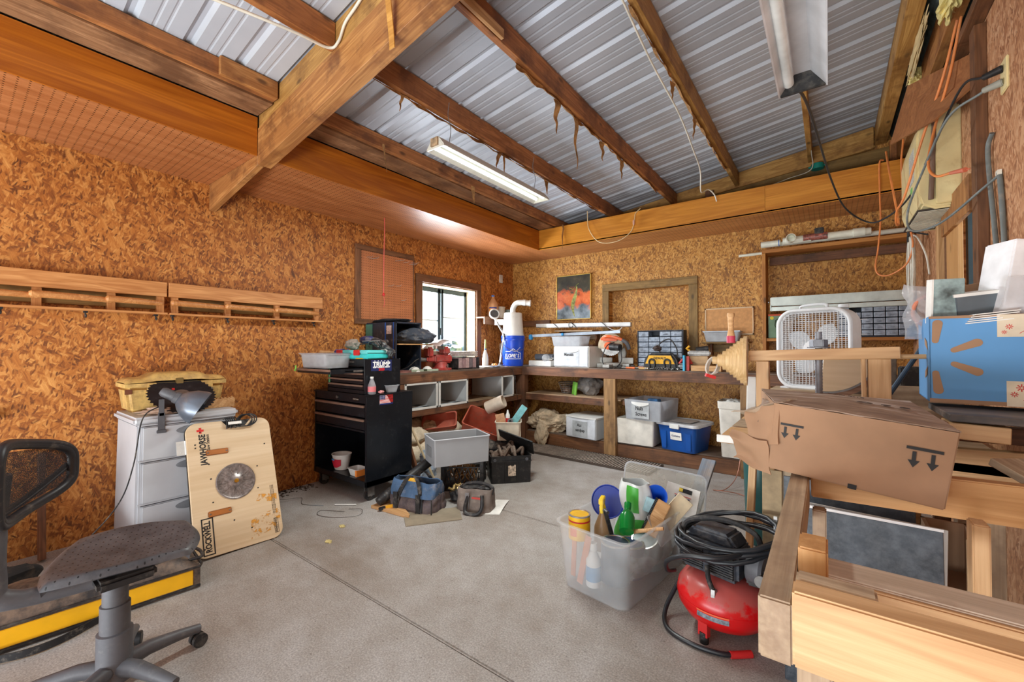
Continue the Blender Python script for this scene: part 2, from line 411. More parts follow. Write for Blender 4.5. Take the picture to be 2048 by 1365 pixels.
# metal roof: ribbed sheet running up the slope
k = N('roof_metal'); v = k.co()
f = k.noi(v, 1.2, 4, .6); col = k.ramp(f, [(.3, (170, 177, 188)), (.7, (198, 205, 216))])
k.set(Base_Color=col, Roughness=.5, Metallic=.2); M_ROOF = k.m
prof = []; y = YF - .1
while y < YW + .12:
    prof += [(y, 0), (y + .028, 0), (y + .046, .017), (y + .064, .017), (y + .082, 0)]
    for q in (.13, .175): prof += [(y + q, 0), (y + q + .006, .0028), (y + q + .012, .0028), (y + q + .018, 0)]
    y += .2286
rb = B(); vs = []; fs = []
for x in (XW - .3, XR + .6): vs += [(x, p, roofz(x) + h) for p, h in prof]
n = len(prof); fs = [(i, i + 1, n + i + 1, n + i) for i in range(n - 1)]
vs += [(p[0], p[1], p[2] + .03) for p in vs]; fs += [tuple(2 * n + q for q in f[::-1]) for f in fs]
rb.add(vs, fs)
for y in (1.9, 3.85): pass
struct('ceiling', rb, M_ROOF, ang=20)
# soffits and fascias
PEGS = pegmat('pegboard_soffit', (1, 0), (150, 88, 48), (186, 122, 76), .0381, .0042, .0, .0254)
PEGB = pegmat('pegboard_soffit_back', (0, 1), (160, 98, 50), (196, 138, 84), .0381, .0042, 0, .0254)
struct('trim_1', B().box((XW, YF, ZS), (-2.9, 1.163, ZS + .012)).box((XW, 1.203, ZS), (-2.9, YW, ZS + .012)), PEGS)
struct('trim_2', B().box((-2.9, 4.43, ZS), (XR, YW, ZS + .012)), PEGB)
for i, (a, b) in enumerate((((YF), 1.160), ((1.246), 4.43))):
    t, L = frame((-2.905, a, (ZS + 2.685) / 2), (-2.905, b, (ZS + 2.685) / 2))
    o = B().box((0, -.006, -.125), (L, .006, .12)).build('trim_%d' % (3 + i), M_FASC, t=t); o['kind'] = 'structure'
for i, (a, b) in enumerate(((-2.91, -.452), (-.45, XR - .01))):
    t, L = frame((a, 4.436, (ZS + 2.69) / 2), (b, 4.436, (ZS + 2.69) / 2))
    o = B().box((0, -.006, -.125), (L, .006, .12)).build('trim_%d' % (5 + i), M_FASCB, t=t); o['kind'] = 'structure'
# stained ledge boards and blocking above the left soffit
for i, (a, b) in enumerate(((YF, 1.160), (1.246, YW))):
    t, L = frame((-2.795, a, 2.71), (-2.795, b, 2.71))
    tag(B().box((0, -.105, -.012), (L, .105, .012)).build('ledge_board', M_BROWN, t=t), ('water stained brown board above the left soffit, in the near roof bay', 'water stained brown board above the left soffit, beyond the big rafter')[i], 'board')
    tag(board('eave_block', (-2.665, a, 2.755), (-2.665, b, 2.755), .04, .095, M_PURL), ('orange brown stud along the eave over the stained board, near roof bay', 'orange brown stud along the eave over the stained board, far roof bay')[i], 'beam')
tag(board('eave_scab', (-2.63, .86, 2.755), (-2.63, 1.158, 2.755), .028, .1, M_RAFT), 'short reddish scab block nailed to the eave stud beside the big rafter', 'block')
# purlins
pl = ['stained roof purlin with torn kraft paper over the left tube light', 'long roof purlin with a dark knot and hanging brown paper strips', 'narrow roof purlin with a white cord hanging along it', 'roof purlin mostly hidden above the big white tube light']
XP = [-2.025, -1.385, -.755, -.125]
mats = [M_PURL, M_PURL, M_PURLP, M_PURLP]
for i, x in enumerate(XP):
    zt = roofz(x) - .004
    tag(board('roof_purlin', (x, 1.205 if i < 2 else YF, zt - .072), (x, YW, zt - .072), .038, .138, mats[i]), pl[i], 'beam', 'roof purlins')
for i, x in enumerate(XP[:1]):
    zt = roofz(x) - .004
    tag(board('roof_purlin', (x, YF, zt - .072), (x, 1.165, zt - .072), .038, .138, M_PURL), 'short roof purlin butting the near side of the big rafter', 'beam', 'roof purlins')
zt = roofz(XP[1]) - .004
tag(board('roof_purlin', (XP[1], YF, zt - .072), (XP[1], 1.165, zt - .072), .038, .138, M_PURL), 'roof purlin just out of the top edge on the near side of the rafter', 'beam', 'roof purlins')
# the big rafter, sloping up from the left wall
rf = thing('rafter', 'large sloping timber rafter crossing the roof from the left wall', 'beam')
def slopeboard(name, x0, z0a, z0b, x1, z1a, z1b, ya, yb, m, parent):
    """timber in the x-z plane with sloping edges; built in a frame whose X is the slope"""
    t, L = frame((x0, ya, z0a), (x1, ya, z1a)); inv = t.inverted()
    c = [(x0, ya, z0a), (x1, ya, z1a), (x1, yb, z1a), (x0, yb, z0a), (x0, ya, z0b), (x1, ya, z1b), (x1, yb, z1b), (x0, yb, z0b)]
    return B().add([inv @ V(p) for p in c], [(0, 3, 2, 1), (4, 5, 6, 7), (0, 1, 5, 4), (1, 2, 6, 5), (2, 3, 7, 6), (3, 0, 4, 7)]).build(name, m, parent, bev=.002, seg=1, t=t)
slopeboard('lower_member', XW + .002, 2.253, 2.448, -2.9, 2.385, 2.60, 1.163, 1.203, M_RAFT, rf)
slopeboard('main_member', -2.9, 2.385, 2.62, XR, 2.925, 3.03 + .09, 1.163, 1.244, M_RAFT, rf)
slopeboard('top_member', -2.9, 2.618, roofz(-2.9) - .004, XR, 3.125, roofz(XR) - .004, 1.168, 1.215, M_PURLP, rf)
tag(slopeboard('splice_plate', -1.53, 2.63, 2.93, -1.0, 2.72, 3.0, 1.247, 1.262, M_2X4, None), 'short timber splice plate on the far side of the big rafter', 'plate')
tag(board('scab_block', (-1.352, 1.25, 2.86), (-1.352, 1.72, 2.86), .02, .05, M_2X4), 'pale cleat fixed under the long purlin near the big rafter', 'block')
# beams along the back wall top and the right wall head
pb = slopeboard('wall_beam', -2.3, roofz(-2.3) - .10, roofz(-2.3) - .004, .34, roofz(.34) - .20, roofz(.34) - .004, 4.955, 4.998, M_PURLP, None)
tag(pb, 'pale timber nailer running up the back wall under the metal roof', 'beam')
pb = slopeboard('wall_beam', -1.2, 2.72, roofz(-1.2) - .105, .5, 2.72, roofz(.34) - .20, 4.975, 4.998, M_TRIMG, None)
tag(pb, 'darker board behind the back fascia, above the pegboard soffit', 'beam')
tag(board('cripple_stud', (-1.02, 4.93, 2.70), (-1.02, 4.93, 2.92), .08, .04, M_BENCH), 'dark short stud standing above the back fascia beside the hanging white cord', 'block')
tag(board('header_beam', (.39, YF, 3.13), (.39, YW, 3.13), .08, .17, M_PURLP), 'long pale header beam at the right edge of the metal roof', 'beam')
tag(board('header_beam', (.515, YF, 2.93), (.515, YW, 2.93), .05, .20, M_RAFT), 'reddish beam above the right wall with the orange cord nailed to it', 'beam')
k = plain('galvanized_sheet', (96, 112, 112), .45, .4, .3, 20)
struct('trim_7', B().quad((.40, YF, 3.24), (.40, YW, 3.24), (.62, YW, 2.72), (.62, YF, 2.72)), k)
tag(board('wall_plate', (.553, YF, 2.735), (.553, YW, 2.735), .06, .04, M_TRIM), 'dark top plate along the head of the right wall', 'beam')
tag(board('corner_brace', (.47, 4.97, 2.72), (.47, 4.97, 3.05), .05, .05, M_PURL), 'reddish stub stud in the corner over the right end of the fascia', 'block')
# window in the left wall
M_ALU = plain('dark_window_metal', (52, 66, 72), .4, .5, .1)
M_TRIMR = wood('window_reveal_wood', (178, 160, 126), (214, 200, 170), .8)
wt = thing('window_1', 'window', 'window'); 
for kk in ('label', 'category'): del wt[kk]
wt['kind'] = 'structure'
board('casing', (XW + .012, 3.15, 2.018), (XW + .012, 4.26, 2.018), .025, .09, M_TRIM, wt)
board('casing', (XW + .012, 3.195, 1.0), (XW + .012, 3.195, 1.972), .085, .025, M_TRIM, wt, PI / 2)
board('casing', (XW + .012, 4.217, 1.0), (XW + .012, 4.217, 1.972), .085, .025, M_TRIM, wt, PI / 2)
rv = B().box((XW - .2, wy0, wz0), (XW, wy0 + .012, wz1)).box((XW - .2, wy1 - .012, wz0), (XW, wy1, wz1)).box((XW - .2, wy0, wz1 - .012), (XW, wy1, wz1)).box((XW - .2, wy0, wz0), (XW, wy1, wz0 + .012))
rv.build('reveal', M_TRIMR, wt)
fr = B(); x0, x1 = XW - .185, XW - .15
for a, b in (((wy0 + .012, 1.90), (wy1 - .012, 1.958)), ((wy0 + .012, 1.04), (wy1 - .012, 1.08)), ((wy0 + .012, 1.04), (wy0 + .05, 1.95)), ((wy1 - .06, 1.04), (wy1 - .012, 1.95)), ((3.64, 1.04), (3.685, 1.95)), ((3.70, 1.04), (3.735, 1.95))):
    fr.box((x0, a[0], a[1]), (x1, b[0], b[1]))
fr.build('window_frame', M_ALU, wt, bev=.002)
B().cb((XW - .145, 3.69, 1.42), (.012, .012, .09)).build('latch', plain('grey_metal', (120, 125, 128), .35, .8), wt)
B().cb((XW - .168, 3.45, 1.555), (.008, .4, .02)).cb((XW - .168, 3.92, 1.60), (.008, .36, .02)).build('muntin', plain('pale_muntin', (190, 200, 208), .4), wt)
k = N('window_glass'); gl = k.a('ShaderNodeBsdfTransparent'); gs = k.a('ShaderNodeBsdfGlossy', i_Roughness=.05); mx = k.a('ShaderNodeMixShader'); mx.inputs[0].default_value = .05
k.l.new(gl.outputs[0], mx.inputs[1]); k.l.new(gs.outputs[0], mx.inputs[2]); k.l.new(mx.outputs[0], k.out.inputs[0]); M_GLASS = k.m
B().box((XW - .170, wy0 + .04, 1.07), (XW - .166, wy1 - .05, 1.92)).build('glass', M_GLASS, wt)
# fence and shrub beyond the window
M_FEN = plain('galvanized_fence', (170, 178, 184), .5, .3)
M_LEAF = plain('hedge_leaf', (120, 140, 96), .7, var=.5, sc=9)
ft = thing('wire_fence', 'pale wire fence seen outside through the window', 'fence', (-6.2, 0, 0))
for z in (.35, .62, .86, 1.08, 1.28, 1.43): B().cyl((0, 2.5, z), (0, 12, z), .008, n=6).build('wire', M_FEN, ft)
for y in (4.2, 5.6, 7.0, 8.4): B().cyl((0, y, -.1), (0, y, 1.5), .03, n=10).build('post', M_FEN, ft)
hb = B()
for i in range(700):
    c = V((random.uniform(-9.5, -7.4), random.uniform(4.0, 15), random.uniform(-.1, 1.35))); a = random.uniform(0, 6); u = V((math.cos(a), math.sin(a), random.uniform(-.6, .6))) * .09; w = V((random.uniform(-1, 1), random.uniform(-1, 1), 1)) * .07
    hb.quad(c - u, c - w, c + u, c + w)
hb.add([(-9.6, 4, -.1), (-9.6, 15, -.1), (-9.6, 15, 1.2), (-9.6, 4, 1.2)], [(0, 1, 2, 3)])
tag(hb.build('hedge', M_LEAF), 'hazy green hedge outside beyond the window fence', 'hedge', kind='stuff')
# boarded-up opening in the back wall
tb = thing('opening_frame', 'olive brown timber frame around the boarded recess in the back wall', 'frame')
board('top_casing', (-2.30, 4.988, 1.975), (-1.16, 4.988, 1.975), .024, .09, M_TRIMG, tb)
board('side_casing', (-2.257, 4.988, 1.0), (-2.257, 4.988, 1.929), .085, .024, M_TRIMG, tb)
board('side_casing', (-1.207, 4.988, 1.0), (-1.207, 4.988, 1.929), .095, .024, M_TRIMG, tb)
# window in the right wall (mostly hidden)
w2 = bpy.data.objects.new('window_2', None); COL.objects.link(w2); w2['kind'] = 'structure'
B().box((XR - .012, 2.90, 1.1), (XR, 3.02, 2.14)).box((XR - .012, 3.55, 1.1), (XR, 3.66, 2.14)).build('casing', M_TRIM, w2)
B().box((XR + .06, ry0, rz0), (XR + .09, ry0 + .05, rz1)).box((XR + .06, ry1 - .05, rz0), (XR + .09, ry1, rz1)).box((XR + .06, ry0, rz1 - .05), (XR + .09, ry1, rz1)).build('window_frame', M_ALU, w2)
B().box((XR + .075, ry0, rz0), (XR + .078, ry1, rz1)).build('glass', M_GLASS, w2)
# ---------------------------------------------------------------- left side
M_BLK = plain('black_plastic', (34, 34, 36), .5, 0, .2, 10, .25, (110, 104, 96))
M_BLKG = plain('dusty_grey_plastic', (88, 89, 94), .5, 0, .1, 14, .12, (128, 126, 124))
M_BLKM = plain('black_painted_metal', (22, 26, 32), .28, .2, .15, 9, .12, (74, 74, 76))
M_WHT = plain('white_plastic', (222, 222, 218), .4, 0, .05, 6, .08, (170, 160, 140))
M_GRYP = plain('pale_grey_plastic', (192, 195, 200), .42, 0, .05, 3)
M_STEEL = plain('worn_steel', (150, 148, 146), .35, .8, .2, 15, .2, (90, 80, 70))
M_BRASS = plain('bronze_pull', (164, 134, 118), .35, .55, .1)
M_RUB = plain('black_rubber', (28, 28, 30), .7, 0, .2, 12, .2)
M_RED = plain('red_plastic', (196, 40, 40), .4)
M_PAPER = plain('white_paper', (232, 230, 224), .8)
M_INK = plain('black_ink', (24, 22, 22), .6, var=0)
M_REDI = plain('red_ink', (206, 34, 30), .6, var=0)
M_BLUI = plain('navy_print', (32, 40, 104), .5, var=0)
M_WHI = plain('white_print', (240, 240, 240), .5, var=0)
M_OAK = wood('oak_rack', (176, 112, 58), (222, 164, 104), .9, rough=.5, knots=0)
M_CLR = clear('clear_plastic', (222, 226, 232), .42, .2)
M_FROST = clear('frosted_plastic', (230, 234, 240), .50, .25)
# wall racks
def rack(y0, y1, ys, hooks, label):
    t = thing('wall_rack', label, 'rack', (XW, (y0 + y1) / 2, 1.56), group='oak racks on the left wall'); yc = (y0 + y1) / 2
    board('top_board', (.05, y0 - yc, .062), (.05, y1 - yc, .062), .02, .1, M_OAK, t)
    board('backer', (.012, y0 - yc + .02, -.03), (.012, y1 - yc - .02, -.03), .02, .09, M_TRIMG, t)
    board('bottom_slat', (.05, y0 - yc, -.106), (.05, y1 - yc, -.106), .07, .014, M_OAK, t)
    for a in ys: board('spacer', (.03, a - yc, -.10), (.03, a - yc, .015), .04, .04, M_OAK, t)
    for a, b in zip(ys[:-1], ys[1:]):
        q = B(); q.tube([(.10, a - yc - .035, -.03), (.10, a - yc - .025, -.03), (.095, (a + b) / 2 - yc, -.034), (.07, b - yc, -.038)], [.012, .021, .020, .017], 12)
        q.build('rail', M_OAK, t)
    for a in hooks:
        q = B().cb((.05, a - yc, -.118), (.03, .018, .012)).tube([(.05, a - yc, -.12), (.052, a - yc, -.14), (.066, a - yc, -.15), (.078, a - yc, -.138)], .005, 6)
        q.build('hook', M_RUB, t)
rack(-.6, .902, [-.55, -.1, .30, .62, .87], [-.3, .166, .502, .844], 'long oak peg rack on the left wall, nearest the camera')
rack(.912, 2.03, [.95, 1.28, 1.64, 1.98], [.935, 1.274, 1.609, 1.95], 'long oak peg rack on the left wall, nearest the tool chest')
# three drawer cabinet
cb = thing('drawer_cabinet', 'grey plastic cabinet with three drawers behind the saw station board', 'cabinet', (-3.45, .91, 0))
B().box((-.245, -.25, 0), (.235, .25, .77), taper=-.012).build('body', M_GRYP, cb, bev=.012)
B().box((-.25, -.27, .765), (.25, .27, .81)).build('top', M_GRYP, cb, bev=.014, seg=3)
M_SLOT = plain('drawer_grip_grey', (118, 121, 126), .5)
for a, b in ((.555, .755), (.305, .545), (.03, .295)):
    d = B().box((.235, -.235, a), (.256, .235, b)).build('drawer', M_GRYP, cb, bev=.008)
    h = B().lathe([(0, 0), (.10, .001), (.105, .006), (.085, .009), (0, .006)], n=28, sx=.26, t=T((.258, .03, b - .042), (0, PI / 2, 0))).build('handle', M_SLOT, d)
    B().box((.23, -.25, b + .003), (.252, .25, b + .011)).build('rail', M_GRYP, cb, bev=.002); B().box((.236, -.236, b - .0005), (.2575, .236, b + .0025)).build('gap_line', M_BLKG, cb)
# yellow tackle case
M_YEL = plain('aged_yellow_plastic', (222, 186, 112), .5, 0, .12, 7, .45, (150, 116, 76))
tc = thing('tackle_case', 'dirty yellow plastic tackle case on top of the drawer cabinet', 'case', (-3.56, .915, .81))
q = B().box((-.115, -.265, 0), (.115, .265, .165), taper=.02).build('body', M_YEL, tc, bev=.022, seg=3)
def lidp(u, v):
    y = -.268 + .536 * u; m = abs(u - .5) * 2; s_ = max(0, min(1, (.70 - m) * 3.2)); h = .03 + .030 * (s_ * s_ * (3 - 2 * s_))
    x = -.118 + .236 * v; e = max(0, abs(v - .5) * 2 - .6) * 2.5; f_ = max(0, m - .9) * 10; return (x * (1 - .04 * f_), y, .180 + h * (1 - .75 * e * e) * (1 - .7 * f_ * f_))
B().grid(lidp, 40, 20, .006).box((-.121, -.271, .160), (.121, .271, .184)).build('lid', M_YEL, tc, bev=0, ang=50)
for y in (-.14, .165):
    B().box((.11, y - .024, .125), (.128, y + .024, .185)).build('latch', M_YEL, tc, bev=.004)
    B().box((.12, y - .022, .118), (.132, y + .022, .135)).build('latch_clip', plain('grey_clip', (110, 108, 100), .5), tc, bev=.002)
B().box((.112, -.02, .125), (.134, .02, .21)).build('hasp', plain('tarnished_brass', (140, 116, 70), .5, .5), tc, bev=.003)
B().box((.112, -.27, .12), (.12, -.235, .15)).build('hinge_plate', plain('rusty_plate', (110, 60, 34), .7), tc, bev=.002)
# circular saw blade leaning on the case
q = B(); n = 120; pts = []
for i in range(n):
    a = 2 * PI * i / n; r = .182 if i % 3 == 0 else (.170 if i % 3 == 1 else .174); pts.append((r * math.cos(a), r * math.sin(a)))
q.prism(pts, .003)
sb = q.build('circular_saw_disc', plain('sooty_steel', (42, 45, 52), .4, .5, .2, 14, .15, (96, 94, 92)), ang=20)
B().lathe([(.0, .004), (.045, .004), (.045, -.001), (0, -.001)], n=24).build('hub_plate', M_STEEL, sb)
sb.matrix_world = T((-3.20, .905, .816)) @ Mx.Rotation(math.radians(-54), 4, 'Y') @ T((0, 0, .172)) @ Mx.Rotation(PI / 2, 4, 'Y')
tag(sb, 'large black circular saw blade leaning against the yellow tackle case', 'saw blade')
o = B().cb((0, 0, .03), (.02, .2, .06)); 
for i in range(9): o.cb((0, -.09 + i * .022, .063), (.02, .012, .008))
o = o.build('finger_board', M_2X4, bev=.001); o.matrix_world = T((-3.33, 1.1, .811), (0, 0, .06)); tag(o, 'small notched strip of pale wood on the grey cabinet, right of the reflector lamp', 'board')
o = B().blob((0, 0, .02), (.035, .13, .024), 3, .6, 4, 4, floor=0).build('crumpled_rag', plain('dusty_pink_cloth', (196, 170, 150), .9, var=.2, sc=20)); o.location = (-3.27, .83, .811); tag(o, 'crumpled dusty cloth under the reflector lamp', 'rag')
# clamp lamp with reflector
M_REF = plain('grey_painted_reflector', (104, 112, 124), .32, .45, .15, 5, .2)
cl = thing('clamp_lamp', 'grey clamp lamp with a wide metal reflector on the drawer cabinet edge', 'lamp', (-3.20, .76, .81))
cdir = V((.35, .78, -.52)).normalized(); base = V((-.015, .045, .125))
t0, _ = frame(base, base + cdir); Rz = t0 @ Mx.Rotation(PI / 2, 4, 'Y')
prof = [(.026, .05), (.034, .055), (.062, .08), (.088, .115), (.104, .16), (.108, .185), (.105, .185), (.085, .118), (.058, .084), (.022, .06)]
B().lathe(prof, n=40, t=Rz).build('reflector', M_REF, cl, ang=50)
B().lathe([(0, -.045), (.02, -.045), (.029, -.03), (.03, .03), (.036, .035), (.036, .055), (0, .055)], n=24, t=Rz).build('socket', M_BLKG, cl)
B().lathe([(0, .06), (.012, .062), (.028, .1), (.03, .125), (.018, .15), (0, .155)], n=20, t=Rz).build('bulb', M_WHT, cl)
B().cb((0, 0, 0), (.012, .012, .012), T(tuple(base + V((0, .02, .03))))).build('switch', M_RED, cl)
q = B().box((.004, -.012, -.085), (.01, .022, .02)).box((.0, -.008, .0), (.01, .018, .10)).box((.004, -.018, -.1), (.018, .028, -.082)); q.build('clamp', M_BLKG, cl, bev=.002)
q = B().tube(smooth([(-.03, .02, .10), (-.01, .0, .06), (.045, -.09, .0), (.06, -.13, -.25), (.03, -.18, -.45), (.0, -.3, -.62), (-.05, -.5, -.8)], 8), .0035, 6)
q.build('power_cord', M_RUB, cl)
# saw station board
M_PLY = wood('maple_ply', (206, 178, 140), (226, 202, 168), .35, rough=.42, band=.35, knots=0)
jt = thing('saw_station_board', 'pale plywood saw station tabletop leaning against the grey cabinet', 'board')
H_, W_ = .795, .475
u = V((0.02, 1, 0)).normalized(); w_ = V((-.305, 0.01, .73)); w_ = (w_ - u * w_.dot(u)).normalized(); nn = u.cross(w_) * 1
jt.matrix_world = Mx.Translation(V((-2.852, 1.08, .006))) @ Mx((u, w_, u.cross(w_))).transposed().to_4x4() @ Mx.Rotation(math.radians(-1.5), 4, 'Z')
# local: x across (left to right), y up the board, z = normal towards the room
poly = [(x, y + H_ / 2) for x, y in rrect(W_, H_, .062, 8)]
poly = [p for p in poly if not (-.06 < p[0] < .10 and p[1] > .7)]
top = sorted([p for p in poly if p[1] > H_ - .001], key=lambda p: p[0])
i = max(range(len(poly)), key=lambda j: (poly[j][1], poly[j][0]))
nt = [(.125, H_), (.085, H_ - .045), (-.01, H_ - .045), (-.045, H_)]
poly = poly[:i + 1] + nt + poly[i + 1:] if poly[i][0] > 0 else poly
B().prism(poly, .016, T((0, 0, -.008))).build('panel', M_PLY, jt, bev=.0015, seg=1)
B().prism([(x, y + H_ / 2) for x, y in rrect(W_ + .006, H_ + .004, .064, 8)], .006, T((0, 0, -.016))).build('edging', M_BLK, jt)
M_RPL = plain('clear_router_plate', (134, 124, 120), .25, .2, .3, 40, .3, (90, 70, 60))
rp = B().lathe([(0, 0), (.108, 0), (.11, .003), (.104, .006), (.10, .004), (.04, .004), (.034, .008), (0, .008)], (.0, .40, .009), n=48)
for a in range(10):
    c, s_ = math.cos(a * PI / 5), math.sin(a * PI / 5); rp.cb((0, 0, 0), (.05, .006, .003), T((.07 * c, .40 + .07 * s_, .0145), (0, 0, a * PI / 5)))
rp = rp.build('router_plate', M_RPL, jt)
B().lathe([(0, 0), (.012, 0), (.012, .01), (0, .012)], (0, .4, .016)).build('collet', plain('gold_brass', (190, 140, 50), .3, .8), rp)
M_BRP = plain('brown_bakelite', (172, 104, 48), .4)
for x, y in ((-.085, .60), (-.10, .235)):
    s_ = B().cb((x, y, .012), (.12, .034, .006), None).build('brown_plate', M_BRP, jt, bev=.003)
    B().lathe([(0, 0), (.005, 0), (.004, .003), (0, .003)], (x - .05, y, .015), n=10).lathe([(0, 0), (.005, 0), (.004, .003), (0, .003)], (x + .05, y, .015), n=10).build('screw', M_STEEL, s_)
q = B()
for x, y in ((-.13, .44), (.13, .47), (-.13, .30), (.12, .33), (-.19, .05), (-.165, .735), (.19, .61), (-.19, .13), (-.19, .15), (-.19, .17), (-.195, .64), (-.195, .66), (.06, .1), (-.03, .17)): q.lathe([(0, 0), (.0045, 0), (.0045, .0012), (0, .0012)], (x, y, .0085), n=10)
q.build('bolt_hole', M_INK, jt)
up = (0, 1, 0)
text('JAWHORSE', .047, M_INK, T((-.155, .625, .0085), (0, 0, PI / 2)), jt, bold=.0015, sx=.80)
text('+', .06, M_REDI, T((-.16, .745, .0085), (0, 0, PI / 2)), jt, name='plus_sign', bold=.004)
text('Saw Station', .024, M_INK, T((-.128, .668, .0085), (0, 0, PI / 2)), jt, bold=.0004, sx=.9)
text('ROCKWELL', .042, M_INK, T((-.168, .115, .0085), (0, 0, PI / 2)), jt, bold=.0014, sx=.78)
q = B()
for a, b in (((-.198, .012), (-.192, .218)), ((-.144, .012), (-.138, .218)), ((-.198, .012), (-.138, .018)), ((-.198, .212), (-.138, .218))): q.box((a[0], a[1], .0082), (b[0], b[1], .0092))
q.build('lettering_border', M_INK, jt)
text('WARNING', .018, M_INK, T((.20, .075, .0085), (0, 0, PI / 2)), jt, bold=.0004)
q = B()
for a, b in (((.188, .03), (.190, .12)), ((.211, .03), (.213, .12)), ((.188, .03), (.213, .032)), ((.188, .118), (.213, .12))): q.box((a[0], a[1], .0082), (b[0], b[1], .009))
q.build('warning_border', M_INK, jt)
for j in range(3): text('Always wear safety goggles when using this product. Keep hands clear of the blade', .0066, M_INK, T((.207 - j * .008, .24, .0085), (0, 0, PI / 2)), jt, name='small_print', sx=.82)
kk = N('sawdust_stain'); v_ = kk.co(); f_ = kk.ramp(kk.noi(v_, 22, 5, .75), [(.50, (0, 0, 0)), (.56, (1, 1, 1))])
kk.set(Base_Color=lin((214, 150, 60)), Roughness=.9); tr = kk.a('ShaderNodeBsdfTransparent'); ms = kk.a('ShaderNodeMixShader'); kk.l.new(f_, ms.inputs[0]); kk.l.new(tr.outputs[0], ms.inputs[1]); kk.l.new(kk.p.outputs[0], ms.inputs[2]); kk.l.new(ms.outputs[0], kk.out.inputs[0])
q = B(); q.add([(.05, .03, .0087), (.19, .06, .0087), (.23, .12, .0087), (.23, .18, .0087), (.12, .165, .0087), (.06, .14, .0087)], [(0, 1, 2, 3, 4, 5)]); q.add([(.1, .25, .0087), (.22, .22, .0087), (.225, .27, .0087), (.12, .29, .0087)], [(0, 1, 2, 3)])
q.build('sawdust', kk.m, jt)
hg = B().box((-.285, .61, -.004), (-.238, .695, .0)).cyl((-.24, .61, 0), (-.24, .695, 0), .006, n=10)
for y in (.625, .652, .68): hg.lathe([(0, 0), (.004, 0), (.003, .002), (0, .002)], (-.265, y, 0), n=8)
hg.build('hinge', plain('bright_hinge', (226, 226, 222), .35, .4), jt, bev=.001)
co_ = B(); 
for j in range(6): co_.tube([(-.02 + j * .012, H_ - .055 + .004 * (j % 2), .01), (-.022 + j * .012, H_ - .02, .035), (-.026 + j * .012, H_ + .012, .02), (-.028 + j * .012, H_ + .015, -.01)], .0042, 6)
for j in range(3): co_.tube([(.085 + .045 * math.cos(a) + j * .01, H_ - .012 + .04 * math.sin(a), .02 + .012 * j * math.cos(a)) for a in [k2 * PI / 9 for k2 in range(18)]], .0042, 6, closed=True)
co_.tube(smooth([(.0, H_ - .05, .02), (.05, H_ - .052, .025), (.1, H_ - .05, .025), (.125, H_ - .02, .02)]), .0042, 6)
co_.build('cord_coil', M_RUB, jt)
B().cb((.02, H_ - .028, .04), (.075, .018, .006), T()).build('cable_tie', M_PAPER, jt, bev=.001)
# office chair
k = N('perforated_seat'); v = k.co(); sp = k.a('ShaderNodeSeparateXYZ'); k.l.new(v, sp.inputs[0])
fu = k.ma('SUBTRACT', k.ma('FRACT', k.ma('DIVIDE', sp.outputs[0], .026)), .5); row = k.ma('FLOOR', k.ma('DIVIDE', sp.outputs[0], .026))
fv = k.ma('SUBTRACT', k.ma('FRACT', k.ma('ADD', k.ma('DIVIDE', sp.outputs[1], .020), k.ma('MULTIPLY', row, .5))), .5)
fu = k.ma('MULTIPLY', fu, 1.3)
d = k.ma('SQRT', k.ma('ADD', k.ma('MULTIPLY', fu, fu), k.ma('MULTIPLY', fv, fv))); h = k.ma('LESS_THAN', d, .13)
c = k.ramp(k.noi(v, 9, 5, .65), [(.35, (62, 62, 66)), (.7, (96, 95, 98))])
k.set(Base_Color=k.mix(h, c, (18, 18, 20)), Roughness=.42); M_SEAT = k.m
ch = thing('office_chair', 'dusty grey swivel office chair with a black mesh back, nearest the camera on the left', 'chair', (-2.045, .366, 0), (0, 0, 0))
hx, hy = -2.045, .366
cs = {'A': (-2.02, .135, .445), 'B': (-2.325, .28, .50), 'C': (-2.165, .645, .505), 'D': (-1.905, .585, .455)}
cs = {a: V(b) - V((hx, hy, 0)) for a, b in cs.items()}
def seatp(u, v, dz=0):
    x, y = u * 2 - 1, v * 2 - 1
    # square to squircle
    x2 = x * math.sqrt(max(0, 1 - .30 * y * y)); y2 = y * math.sqrt(max(0, 1 - .30 * x * x))
    a, b = (x2 + 1) / 2, (y2 + 1) / 2
    p = (cs['A'] * (1 - a) + cs['D'] * a) * (1 - b) + (cs['B'] * (1 - a) + cs['C'] * a) * b
    r = max(abs(x), abs(y)); p.z += .012 * math.cos(x * 1.6) - .020 * max(0, (r - .86) / .14) ** 2 - .012 * max(0, 1 - (x * x + y * y) * 1.2)
    return p
B().grid(seatp, 36, 36, .018).build('seat', M_SEAT, ch, ang=60)
bN, bF = V((-1.875, .078, 0)) - V((hx, hy, 0)), V((-2.215, .285, 0)) - V((hx, hy, 0))
du = (bF - bN); L2 = du.length; du.normalize(); nf = V((.54, .84, 0)).normalized()
def bp(a, z, off=0): # a in -1..1 across, bowed
    return bN + du * (L2 * (a + 1) / 2) + V((0, 0, z)) + nf * (.035 * a * a - .03 + off)
def outline(s_, dz=0, n=48):
    o = []
    for i in range(n):
        t = 2 * PI * i / n; c, s2 = math.cos(t), math.sin(t); e = .5
        a = abs(c) ** e * (1 if c > 0 else -1); b = abs(s2) ** e * (1 if s2 > 0 else -1)
        zc = .805 - .01 * a; hh = (.108 - .028 * a) * s_; o.append(bp(a * (.93 - (1 - s_) * .7), zc + b * hh * 1.0))
    return o
q = B()
ol = outline(1.0); q.tube(ol, .013, 10, closed=True)
q.tube(outline(.93), .013, 10, closed=True)
q.build('back_frame', plain('dark_chair_frame', (40, 40, 44), .45, dust=.15), ch, ang=60)
q = B(); q.grid(lambda u, v: bp((u * 2 - 1) * .86, .805 + (v * 2 - 1) * (.086 - .022 * (u * 2 - 1)) , -.002), 20, 12)
